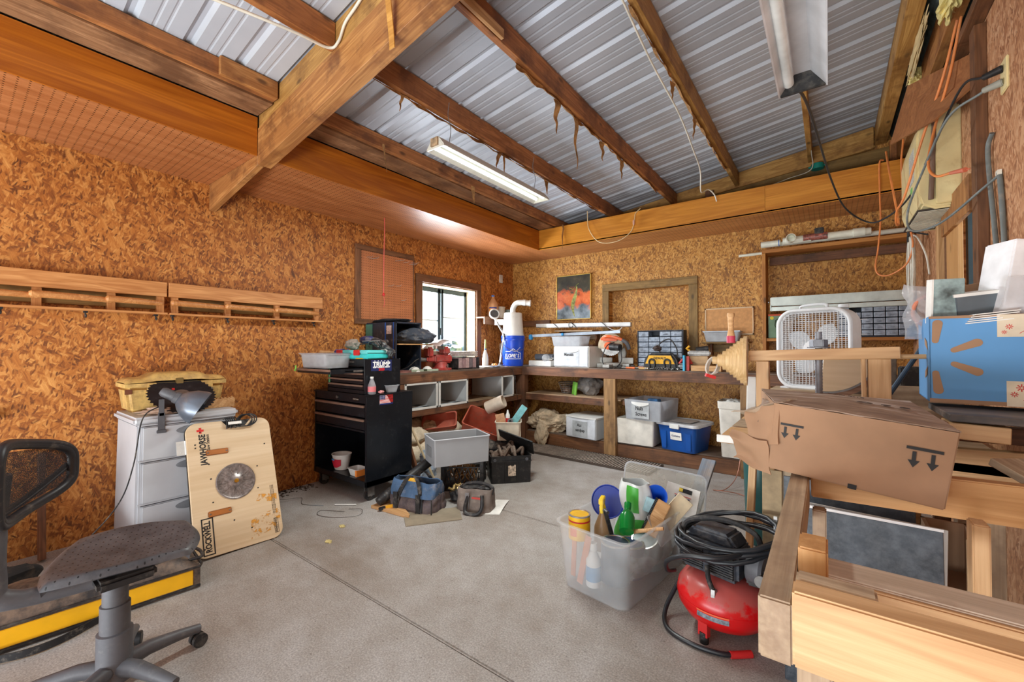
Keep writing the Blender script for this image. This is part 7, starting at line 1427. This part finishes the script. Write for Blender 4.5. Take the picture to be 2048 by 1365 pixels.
for i, (a, b, w, h, m, lab) in enumerate((((.27, 1.85, 1.022), (.53, 1.85, 1.02), .32, .02, wood('grey_wet_plank', (70, 66, 66), (140, 122, 108), .8, .6, (50, 60, 66)), 'grey weathered plank directly under the blue carton'), ((.27, 1.76, .985), (.39, 1.76, .98), .10, .045, M_PINE, 'clean sawn pine block under the grey plank'), ((.26, 1.92, .85), (.53, 1.92, .86), .04, .10, M_PINE, 'yellow pine board with pencil marks below the blue carton'), ((.27, 2.0, .94), (.53, 2.0, .945), .06, .05, M_BENCH, 'dark board behind the pine block below the blue carton'), ((.36, 1.62, .93), (.52, 1.40, .83), .09, .02, M_PINEG, 'greyed plank slanting toward the camera at the right edge'))):
    tag(board('pallet_board', a, b, w, h, m), lab, 'board')
tag(board('support_post', (.40, 1.95, 0), (.40, 1.95, .80), .05, .05, M_PINEG), 'greyed post carrying the boards under the blue carton', 'post'); tag(board('support_post', (.30, 2.02, 0), (.30, 2.02, .91), .04, .04, M_BENCH), 'darker post behind the stretcher under the blue carton', 'post')
# contents standing out of the blue carton
zt = 1.30
t = thing('white_bubble_wrap', 'clear plastic bag with an orange cord inside at the left of the blue carton', 'bag', (.30, 2.08, 1.26)); B().grid(lambda a, b: V((-.08 + .16 * a + .02 * noise.noise(V((a * 4, b * 4, 1))), .04 * noise.noise(V((a * 4, b * 4, 2))), .02 + .17 * b * (1 - .25 * a) - .03 * (1 - b))), 20, 20, .001).build('bag', clear('clear_film', (230, 232, 236), .35, .08), t, ang=30); B().tube(smooth([(.04, .01, .16), (-.04, .01, .13), (-.05, .01, .06), (.02, .01, .02), (.06, .01, .02)]), .006, 8).build('orange_cord', plain('pale_orange_cord', (214, 130, 100), .5), t)
t = thing('photo_box', 'small glossy box with a grey green picture standing in the blue carton', 'box', (.31, 1.97, 1.30), (.1, 0, .2)); B().box((-.04, -.02, 0), (.035, .02, .145)).build('box', plain('grey_green_photo_card', (140, 160, 160), .3, var=.5, sc=14), t, bev=.002); B().box((-.045, -.02, 0), (-.04, .02, .145)).build('white_edge', M_PAPER, t)
t = thing('charcoal_box', 'charcoal product box with a torn white flap standing in the blue carton', 'box', (.385, 1.98, 1.31), (.15, -.1, .15)); B().box((-.055, -.02, 0), (.06, .03, .085)).build('box', plain('charcoal_card', (90, 98, 104), .45), t, bev=.002); B().box((-.06, -.022, .08), (.065, .03, .09)).build('torn_flap', M_PAPER, t)
q = B()
for i in range(5): q.cb((0, 0, .006 * i), (.10, .08, .003), T((.003 * i, 0, 0), (0, .0, .06 * i)))
q = q.build('paper_stack', M_PAPER); q.matrix_world = T((.39, 1.93, 1.30), (0, -.12, 0)); tag(q, 'loose white leaflets at the front edge of the blue carton', 'paper')
t = thing('white_carton', 'white creased carton wrapped in plastic standing tall in the blue carton', 'carton', (.47, 2.0, 1.30), (.05, .12, .3)); B().box((-.07, -.06, 0), (.08, .07, .245)).build('carton', plain('bright_white_card', (238, 238, 240), .5), t, bev=.004); B().grid(crump((-.08, -.065, 0), (.17, 0, .0), (0, -.01, .13), 3, .02), 14, 10).build('plastic_film', clear('clear_film', (230, 232, 236), .35, .08), t, ang=30)
tag(board('tan_card', (.36, 2.10, 1.37), (.50, 2.12, 1.40), .01, .12, M_KRAFT), 'tan card flap at the back of the blue carton', 'card'); tag(board('white_card', (.355, 2.06, 1.38), (.45, 2.07, 1.385), .01, .05, M_PAPER), 'white card standing behind the charcoal box', 'card')
# panels and boards standing under the frame
M_SLATE = N('slate_tile'); v = M_SLATE.co(); n1 = M_SLATE.noi(v, 4, 6, .65); n2 = M_SLATE.noi(v, 26, 5, .7)
M_SLATE.set(Base_Color=M_SLATE.mix(.4, M_SLATE.ramp(n1, [(.35, (40, 46, 54)), (.5, (60, 69, 80)), (.66, (92, 104, 118))]), M_SLATE.ramp(n2, [(.4, (34, 38, 42)), (.6, (104, 110, 116))])), Roughness=.45); M_SLATE = M_SLATE.m
def panel(name, lab, p0, w, h, th, m, rot, edge=None):
    o = B().box((0, 0, 0), (w, th, h)).build(name, m, bev=.0015, seg=1); o.matrix_world = T(p0, rot); tag(o, lab, 'panel')
    if edge: B().box((-.001, -.001, h), (w + .001, th + .004, h + .008)).build('top_edge', edge, o)
    return o
panel('slate_board', 'large slate grey vinyl sheet standing in front under the timber frame', (-.10, 1.73, .0), .365, .675, .004, M_SLATE, (-.05, 0, 0), M_WHI); panel('foam_board', 'white backed sheet standing right behind the front slate sheet', (-.09, 1.76, .0), .35, .685, .004, M_WHT, (-.05, .03, 0))
panel('slate_board', 'rear slate grey vinyl sheet standing under the timber frame', (-.14, 1.86, .0), .36, .74, .006, M_SLATE, (-.03, 0, 0)); panel('particle_board', 'tan particle board standing behind the slate sheets', (.15, 2.0, .0), .10, .69, .015, M_2X4, (-.03, 0, 0))
panel('narrow_board', 'narrow scuffed tan board standing left of the side rail', (-.245, 2.18, 0), .075, .675, .016, plain('scuffed_tan_board', (176, 152, 116), .7, var=.18, sc=10), (-.03, 0, 0)); panel('white_strip', 'narrow white strip standing beside the scuffed tan board', (-.195, 2.10, 0), .014, .50, .01, M_WHT, (-.03, 0, 0)); panel('white_strip', 'white edged strip standing just right of the side rail', (-.115, 1.90, 0), .016, .60, .01, M_WHT, (-.03, .02, 0))
t = thing('small_corrugated_box', 'small open corrugated box with an orange edge under the far rail', 'box', (.29, 1.80, .495)); B().box((-.05, 0, 0), (-.04, .16, .16)).box((.05, 0, 0), (.056, .16, .16)).box((-.05, .15, 0), (.056, .16, .16)).box((-.05, 0, 0), (.056, .16, .006)).build('box', M_KRAFT, t); B().box((-.062, -.004, .0), (-.04, .0, .16)).build('orange_edge', plain('orange_red_edge', (214, 90, 40), .5), t)
tag(board('box_shelf_block', (.24, 1.85, .485), (.345, 1.85, .485), .16, .02, M_PINE), 'small pine shelf piece under the corrugated box', 'board'); tag(board('pine_block', (.295, 1.78, .42), (.295, 1.92, .42), .05, .06, M_PINE), 'square sawn pine block end under the small shelf piece', 'block'); tag(board('prop_post', (.29, 1.85, 0), (.29, 1.85, .38), .03, .05, M_PINEG), 'greyed prop under the square pine block', 'post')
tag(board('pale_batten', (.33, 1.78, .0), (.33, 1.78, .66), .03, .02, M_PLY), 'pale batten standing by the right wall beyond the leg', 'slat'); q = B().grid(lambda a, b: (.12 + .38 * a, 1.72 + .9 * b, .006 + .012 * abs(noise.noise(V((a * 6, b * 9, 0))))), 20, 30, .004).build('grey_fur_rug', plain('matted_grey_fabric', (128, 126, 124), .95, var=.5, sc=40)); tag(q, 'matted grey fabric on the floor under the frame by the right wall', 'rug')
t = thing('green_cylinder', 'dark teal green plastic bin behind the pale leg at the left of the frame', 'bin', (-.34, 3.05, 0)); B().lathe([(0, 0), (.07, 0), (.09, .02), (.105, .58), (.10, .59), (0, .59)], n=32).build('bin', plain('dark_teal_plastic', (38, 88, 86), .35), t, ang=50)
sh = thing('sawhorse', 'pale pine sawhorse partly hidden behind the torn carton corner', 'sawhorse', (-.31, 2.45, 0)); board('leg', (-.03, -.02, .0), (.0, .0, .68), .032, .05, M_PINE, sh); board('leg', (.06, .55, 0), (.02, .50, .68), .03, .05, M_PINE, sh); board('stretcher', (-.01, .0, .36), (.28, .02, .35), .02, .04, M_PINE, sh); board('top', (-.02, .0, .70), (.26, .02, .70), .05, .04, M_PINE, sh)
q = B().box((-.02, -.006, 0), (.02, .006, .22)).build('white_foam_panel', M_WHT, bev=.004); q.matrix_world = T((-.302, 2.3, .86), (0, .03, .3)); tag(q, 'curved white foam panel edge standing beside the torn carton', 'panel')
q = B().tube(smooth([(-.63, 4.35, .40), (-.64, 4.28, .25), (-.66, 4.15, .08), (-.72, 3.98, .008), (-.80, 3.92, .006), (-.68, 3.90, .02), (-.60, 3.93, .008), (-.45, 3.84, .006)], 6), .0035, 6).build('copper_cable', plain('pinkish_copper_cable', (180, 128, 110), .4, .4)); tag(q, 'thin copper coloured cable curling on the floor by the bench end post', 'cable')
# ---------------------------------------------------------------- right wall gear, lights and cords
M_CREAM = plain('yellowed_cream_plastic', (232, 214, 160), .45, 0, .06, 5, .15, (170, 140, 90))
ac = thing('window_air_conditioner', 'yellowed window air conditioner mounted high on the right wall', 'air conditioner', (XR, 3.60, 2.30)); ax0 = -.17
# body: back part in the wall, rounded yellow housing toward the room
pf = [(-.30, .0), (-.30, -.10), (-.27, -.155), (-.20, -.175), (.12, -.175), (.20, -.16), (.25, -.12), (.27, 0)]
B().prism([(z, x) for z, x in pf], .62, Mx(((0, 1, 0, 0), (0, 0, 1, 0), (1, 0, 0, 0), (0, 0, 0, 1))) @ T((0, 0, -.30))).build('housing', M_CREAM, ac, bev=.01, seg=2)
q = B()
for i in range(16): q.box((-.165 + i * .0, -.26 + i * .032, -.304), (-.03, -.26 + i * .032 + .012, -.297))
q.build('vent_slat_pattern', plain('off_white_vent', (222, 216, 196), .5), ac); B().box((-.172, -.28, -.30), (-.02, .28, -.292)).build('vent_recess', plain('dark_vent', (70, 62, 56), .7), ac)
B().box((-.177, -.22, -.10), (-.174, -.04, .09)).build('data_label', plain('grey_data_label', (196, 196, 186), .6, var=.25, sc=90), ac); B().box((-.178, -.15, -.15), (-.174, -.09, -.12)).build('green_label', plain('green_white_label', (120, 190, 110), .6), ac)
B().cyl((-.12, -.315, -.25), (-.10, -.315, .22), .012, n=10).build('side_strut', plain('brown_strut', (120, 96, 80), .5), ac); B().box((-.10, -.325, -.28), (.0, -.305, .24)).build('side_frame', M_CREAM, ac, bev=.004)
t = thing('wall_receptacle', 'cream wall outlet with two cords plugged in beside the air conditioner', 'outlet', (XR, 2.555, 2.325)); B().box((-.008, -.04, -.065), (0, .04, .065)).build('cover_plate', M_CREAM, t, bev=.003)
for z, m in ((.03, M_BLK), (-.025, plain('grey_plug', (150, 150, 140), .5))): B().cyl((-.008, 0, z), (-.06, .03, z - .005), .016, .012, n=12).build('plug', m, t, bev=.003)
for i, (y0, y1, lab) in enumerate(((3.66, 3.72, 'pale stud standing on the right wall at the far side of the window'), (2.80, 2.88, 'brown stud standing on the right wall at the near side of the window'))): tag(board('wall_stud', (XR - .02, (y0 + y1) / 2, 1.05), (XR - .02, (y0 + y1) / 2, 2.70), .04, y1 - y0, (M_2X4, M_TRIM)[i]), lab, 'stud')
tag(board('wall_board', (XR - .012, 3.40, 1.1), (XR - .012, 3.40, 2.0), .02, .28, M_PINEO), 'orange board closing the far half of the right wall window', 'board')
tag(board('ply_patch', (XR - .03, 3.25, 1.88), (XR - .03, 3.25, 2.06), .02, .62, M_RAFT), 'reddish plywood strip under the air conditioner', 'board')
PW = [V(p) for p in [(0.395, 3.455, 2.802), (0.575, 2.819, 2.593), (0.561, 2.861, 2.458), (0.427, 2.95, 2.357), (0.331, 3.662, 2.541)]]; nz = (PW[1] - PW[0]).cross(PW[4] - PW[0]).normalized() * .012
q = B().add([*PW, *[p + nz for p in PW]], [(0, 1, 2, 3, 4), (9, 8, 7, 6, 5)] + [(i, (i + 1) % 5, 5 + (i + 1) % 5, 5 + i) for i in range(5)]).build('hanging_plywood', wood('red_plywood', (134, 82, 44), (176, 118, 70), .5, knots=0)); tag(q, 'loose reddish plywood sheet hanging by the head of the right wall', 'plywood')
ins = plain('yellow_insulation', (226, 210, 140), .95, var=.15, sc=20)
for i, (p, r, lab) in enumerate((((.47, 2.80, 2.86), (.03, .12, .06), 'tuft of yellow insulation hanging between the beams, nearest the camera'), ((.437, 3.45, 3.00), (.010, .30, .06), 'long torn strip of pale insulation paper along the header beam'), ((.47, 3.75, 2.97), (.03, .06, .04), 'small tuft of yellow insulation above the loose plywood'))):
    q = B().blob((0, 0, 0), r, 80 + i, .7, 5, 4).build('insulation_tuft', ins if i != 1 else plain('pale_kraft_facing', (214, 190, 140), .8)); q.location = p; tag(q, lab, 'insulation')
# tube lights
def tubelight(name, lab, p0, L, W0, tubes, mbody, endm, tilt=0.0, mt=None):
    t = thing(name, lab, 'light fixture', p0, (0, tilt, 0)); h = W0 / 2
    B().prism([(-h, 0), (-h - .004, -.012), (-h + .0, -.010), (-h * .35, .045), (h * .35, .045), (h, -.010), (h + .004, -.012), (h, 0), (h * .38, .055), (-h * .38, .055)][::-1], L, Mx(((1, 0, 0, 0), (0, 0, 1, 0), (0, 1, 0, 0), (0, 0, 0, 1)))).build('reflector', mbody, t, ang=20)
    for x in tubes: B().cyl((x, .03, .012), (x, L - .03, .012), .014, n=18).build('tube', mt or M_TUBE, t)
    for y in (0, L - .012): B().prism([(-h, -.012), (-h * .36, .048), (h * .36, .048), (h, -.012)], .012, T((0, y + .012, 0), (PI / 2, 0, 0))).build('end_cap', endm, t, bev=.002)
    return t
def area_lamp(par, loc, L, w, e):
    l = bpy.data.lights.new('tube_glow', 'AREA'); l.shape = 'RECTANGLE'; l.size = w; l.size_y = L; l.energy = e; l.color = (.96, 1, .95); o = bpy.data.objects.new('tube_glow', l); COL.objects.link(o); o.parent = par; o.location = loc
M_TUBE = plain('white_glass_tube', (236, 240, 234), .2, 0, 0); kt = N('glowing_tube'); kt.set(Base_Color=lin((236, 240, 234)), Roughness=.2, Emission_Color=(.92, 1, .94, 1), Emission_Strength=.35); M_TUBE = kt.m
M_FIX = plain('white_enamel_fixture', (222, 220, 210), .35, 0, .04, 5, .1)
l1 = tubelight('tube_light', 'dusty double tube light hanging from chains under the roof purlins', (-1.95, 1.80, 2.475), 1.22, .15, (-.035, .035), M_FIX, M_FIX)
B().box((-.03, -.012, .0), (.03, .0, .05)).build('dusty_end', plain('dusty_wood_end', (176, 150, 120), .8, var=.3, sc=30), l1)
area_lamp(l1, (0, .61, -.02), 1.15, .12, 20)
for y in (.12, 1.10): B().tube(smooth([(0, y, .055), (.015, y, .15), (-.01, y, .25), (.0, y, .33)], 5), .0022, 5).build('chain', M_STEEL, l1)
l2 = tubelight('tube_light', 'large white tube light with a black end cap near the camera under the roof', (-.058, .35, 2.03), 1.24, .118, (-.034,), plain('cool_white_enamel', (206, 208, 212), .35, .05), M_BLK, mt=plain('unlit_tube', (222, 226, 224), .2))
for y in (.1, 1.1): B().cyl((0, y, .05), (-.04, y, 1.0), .002, n=5).build('hanger_wire', M_STEEL, l2)
def cable(name, lab, cat, pts, r, m, k_=8):
    return tag(B().tube(smooth(pts, k_), r, 8).build(name, m, ang=60), lab, cat)
M_CORDK = plain('black_cord', (34, 38, 42), .5); M_CORDO = plain('orange_cord_vinyl', (228, 136, 72), .45, 0, .1, 12, .15); M_CORDG = plain('grey_cord', (112, 118, 116), .5, 0, .1, 12, .2); M_CORDW = plain('white_cord', (224, 220, 206), .5)
cable('black_extension_cable', 'black extension cord drooping from the big tube light to the wall outlet', 'cord', [(-.09, 1.59, 2.06), (-.06, 2.2, 2.25), (.02, 3.3, 2.28), (.10, 3.75, 2.20), (.22, 3.95, 2.13), (.30, 3.85, 2.10), (.40, 3.55, 2.14), (.46, 3.2, 2.30), (.50, 2.8, 2.42), (.53, 2.60, 2.36)], .0055, M_CORDK)
cable('grey_power_cable', 'grey power cord looping from the outlet down under the air conditioner', 'cord', [(.53, 2.59, 2.295), (.45, 2.75, 2.28), (.40, 3.0, 2.14), (.36, 3.2, 1.98), (.37, 3.15, 1.86), (.45, 2.95, 1.84), (.55, 2.70, 1.92), (.575, 2.62, 1.94)], .0055, M_CORDG)
cable('orange_cable', 'long orange cord hanging from the staple on the beam by the air conditioner', 'cord', [(.52, 2.95, 2.83), (.48, 3.05, 2.6), (.42, 3.2, 2.36), (.36, 3.3, 2.10), (.335, 3.4, 2.04), (.34, 3.5, 1.99), (.36, 3.6, 2.03), (.34, 3.8, 2.40), (.34, 4.0, 2.62)], .006, M_CORDO)
cable('orange_cable', 'second orange strand hanging beside the first, ending in a plug', 'cord', [(.53, 2.93, 2.83), (.50, 3.0, 2.6), (.45, 3.05, 2.36), (.41, 2.95, 2.15), (.42, 2.85, 2.05), (.46, 2.74, 2.02)], .006, M_CORDO)
tag(B().cyl((.455, 2.75, 2.022), (.49, 2.68, 2.005), .008, .011, n=10).cyl((.49, 2.68, 2.005), (.50, 2.66, 2.0), .003, n=6).build('orange_plug', plain('faded_orange_plug', (206, 110, 80), .5), bev=.001), 'faded orange three prong plug at the end of the second strand', 'plug')
cable('orange_cable', 'orange cord hanging in front of the back fascia and looping toward the coil', 'cord', [(.36, 4.42, 2.705), (.335, 4.40, 2.68), (.333, 4.39, 2.45), (.335, 4.39, 2.22), (.318, 4.38, 2.0), (.30, 4.37, 1.86), (.32, 4.35, 1.79), (.38, 4.3, 1.775), (.46, 4.2, 1.83), (.49, 4.15, 1.95), (.47, 4.1, 2.08), (.44, 4.05, 2.20), (.42, 4.0, 2.50), (.43, 4.0, 2.66), (.44, 4.02, 2.80)], .006, M_CORDO)
t = thing('cable_coil', 'coil of white cable hanging from a hook at the corner of the right wall', 'cable coil', (XR - .06, 4.25, 2.02))
B().tube([(.06, 0, .02), (-.02, .0, .05), (-.05, 0, .02), (-.05, 0, -.02)], .006, 6).build('wall_hook', M_CORDK, t)
for i in range(6): a0 = .035 + .012 * i; ln = .20 + .022 * (i % 4); B().tube([(-.03 + .01 * math.sin(i * 2) , a0 * math.sin(a) * (1.6 if i % 2 else 1.1) + .006 * i, .02 - ln + ln * math.cos(a)) for a in [k2 * PI / 12 for k2 in range(24)]], .006, 7, closed=True).build('cable_loop', M_CORDW, t, ang=60)
B().tube(smooth([(-.03, -.02, .03), (-.01, -.12, -.02), (.02, -.2, -.16), (.03, -.24, -.30)]), .006, 7).build('cable_end', M_CORDW, t)
tag(board('hanging_strap', (.50, 4.44, 2.14), (.50, 4.44, 1.66), .012, .05, plain('dark_slate_strap', (58, 64, 66), .6, var=.2)), 'dark flat strap hanging in the corner beside the white cable coil', 'strap')
cable('grey_conduit_cable', 'grey flat cable running down the right wall, the left one', 'cable', [(.575, 2.70, 2.15), (.57, 2.74, 2.10), (.572, 2.73, 1.95), (.572, 2.68, 1.75), (.572, 2.65, 1.62)], .009, M_CORDG); cable('grey_conduit_cable', 'grey flat cable running down the right wall, the right one', 'cable', [(.576, 2.62, 1.95), (.575, 2.60, 1.88), (.574, 2.57, 1.70), (.574, 2.56, 1.58)], .009, M_CORDG)
tag(B().cb((0, 0, 0), (.012, .03, .02)).build('cable_staple', M_CORDW, t=T((.574, 2.62, 1.95))), 'small white cable staple on the right wall', 'staple')
t = thing('junction_cover', 'teal plastic cap over a junction on the beam above the back fascia', 'cap', (-.07, 4.90, 2.935)); B().lathe([(0, 0), (.05, 0), (.052, .02), (.05, .05), (0, .055)], n=28, t=T((0, 0, -.03))).box((-.07, -.01, -.01), (.07, .01, .005)).build('cap', plain('teal_green_plastic', (18, 128, 116), .4), t, bev=.002)
cable('white_cable', 'white cord hanging loosely from the narrow roof purlin over the back fascia', 'cord', [(-.78, 1.9, 2.90), (-.80, 2.4, 2.86), (-.81, 3.0, 2.83), (-.84, 3.5, 2.78), (-.88, 3.9, 2.76), (-.93, 4.15, 2.66), (-.90, 4.3, 2.72), (-.86, 4.36, 2.68), (-.845, 4.39, 2.62)], .0055, M_CORDW)
cable('white_wire', 'thin white wire draped over the fascia toward the teal cap', 'wire', [(-.50, 4.6, 2.72), (-.30, 4.75, 2.82), (-.12, 4.86, 2.90), (-.11, 4.7, 3.0), (-.12, 4.2, 3.02)], .004, M_CORDW)
cable('swagged_cable', 'thin cream cord swagging in front of the back fascia left of centre', 'cord', [(-2.22, 4.41, 2.80), (-2.20, 4.40, 2.60), (-2.10, 4.40, 2.44), (-1.98, 4.40, 2.39), (-1.82, 4.40, 2.40), (-1.70, 4.40, 2.47), (-1.66, 4.40, 2.57), (-1.65, 4.41, 2.66), (-1.60, 4.42, 2.71)], .0045, plain('cream_cord', (222, 196, 150), .5))
tag(B().lathe([(0, -.03), (.010, -.02), (.011, .015), (.006, .03), (0, .03)], n=12, t=T((-1.665, 4.40, 2.565))).build('cord_connector', plain('pink_white_connector', (220, 170, 150), .4)), 'small pink and white connector on the fascia cord', 'connector')
cable('rafter_cable', 'white cable stapled along the near side of the big rafter', 'cable', [(-2.25, .20, 2.72), (-2.10, .62, 2.71), (-2.02, .95, 2.72), (-2.015, 1.13, 2.74), (-1.96, 1.155, 2.76), (-1.90, 1.156, 2.83), (-1.80, 1.156, 2.87), (-1.6, 1.156, 2.96), (-1.45, 1.156, 3.02)], .007, M_CORDW)
M_STRP = wood('curled_strip', (176, 120, 50), (222, 170, 90), .8, knots=0)
q = B().grid(lambda a, b: (-1.55 + .035 * b + .015 * math.sin(3 * a), 1.14 - .02 * math.sin(4 * a), 2.96 - .42 * a), 20, 3, .004).build('peeling_strip', M_STRP); tag(q, 'long curled strip of wood veneer hanging down in front of the big rafter', 'strip')
# torn kraft paper hanging under the purlins
M_TORN = plain('torn_kraft_paper', (172, 128, 78), .85, 0, .3, 14, .3, (96, 62, 36))
def torn(lab, x, y0, y1, z, drop, seed):
    def f(a, b):
        y = y0 + (y1 - y0) * a; d = drop * (.35 + .65 * abs(noise.noise(V((y * 5.5, seed, 0)))) * 2.0); return (x + .018 * (b - .5) + .02 * noise.noise(V((y * 7, b * 2, seed))), y, z - d * b)
    return tag(B().grid(f, 60, 4, .0015).build('torn_paper', M_TORN, ang=30), lab, 'torn paper')
torn('torn kraft paper along the underside of the purlin above the left tube light', -2.045, 1.35, 4.3, roofz(-2.025) - .142, .045, 3)
torn('torn kraft paper along the underside of the long purlin with the dark knot', -1.40, 1.9, 4.35, roofz(-1.385) - .142, .045, 9)
torn('torn kraft paper along the underside of the narrow purlin', -.772, 2.0, 4.4, roofz(-.755) - .142, .05, 15)
shr = [(-1.40, 2.35, .22, .05), (-1.40, 2.60, .36, .035), (-1.41, 3.05, .14, .05), (-1.41, 3.45, .16, .05), (-2.04, 1.62, .11, .02), (-2.04, 2.55, .13, .04), (-2.04, 2.62, .18, .02), (-2.05, 3.25, .12, .04), (-2.64, 1.9, .20, .012), (-2.66, 2.9, .16, .04), (-.78, 2.75, .12, .05), (-.78, 3.3, .16, .04), (-2.55, 4.42, .30, .03)]
nm = ['broad', 'long pointed', 'short', 'ragged', 'thin', 'twisted', 'narrow', 'small', 'slender', 'frayed', 'pale', 'curled', 'corner']
wh = ['under the purlin with the dark knot, nearest the camera', 'under the purlin with the dark knot, the longest one', 'midway along the purlin with the dark knot', 'toward the far end of the purlin with the dark knot', 'under the left purlin just beyond the big rafter', 'over the left tube light', 'over the far end of the left tube light', 'beyond the left tube light', 'from the eave stud just beyond the rafter', 'from the eave stud halfway to the back wall', 'midway along the narrow purlin', 'toward the far end of the narrow purlin', 'over the fascia in the back left corner']
for i, (x, y, L, w) in enumerate(shr):
    z = (roofz(x) - .145) if x > -2.2 else (2.72 if i < 12 else 2.70)
    if i in (8, 9): x += .03
    q = B().grid(lambda a, b: (x + .02 * noise.noise(V((a * 3, i, 0))) + (b - .5) * w * .3 * (1 - a), y + (b - .5) * w * (1.15 - a) * (1 + .5 * noise.noise(V((a * 6, i, 3)))) + .03 * a * math.sin(i), z - L * a), 12, 3, .0015).build('paper_shred', M_TORN, ang=30)
    tag(q, nm[i] + ' paper shred hanging ' + wh[i], 'paper shred', 'paper shreds under the roof')
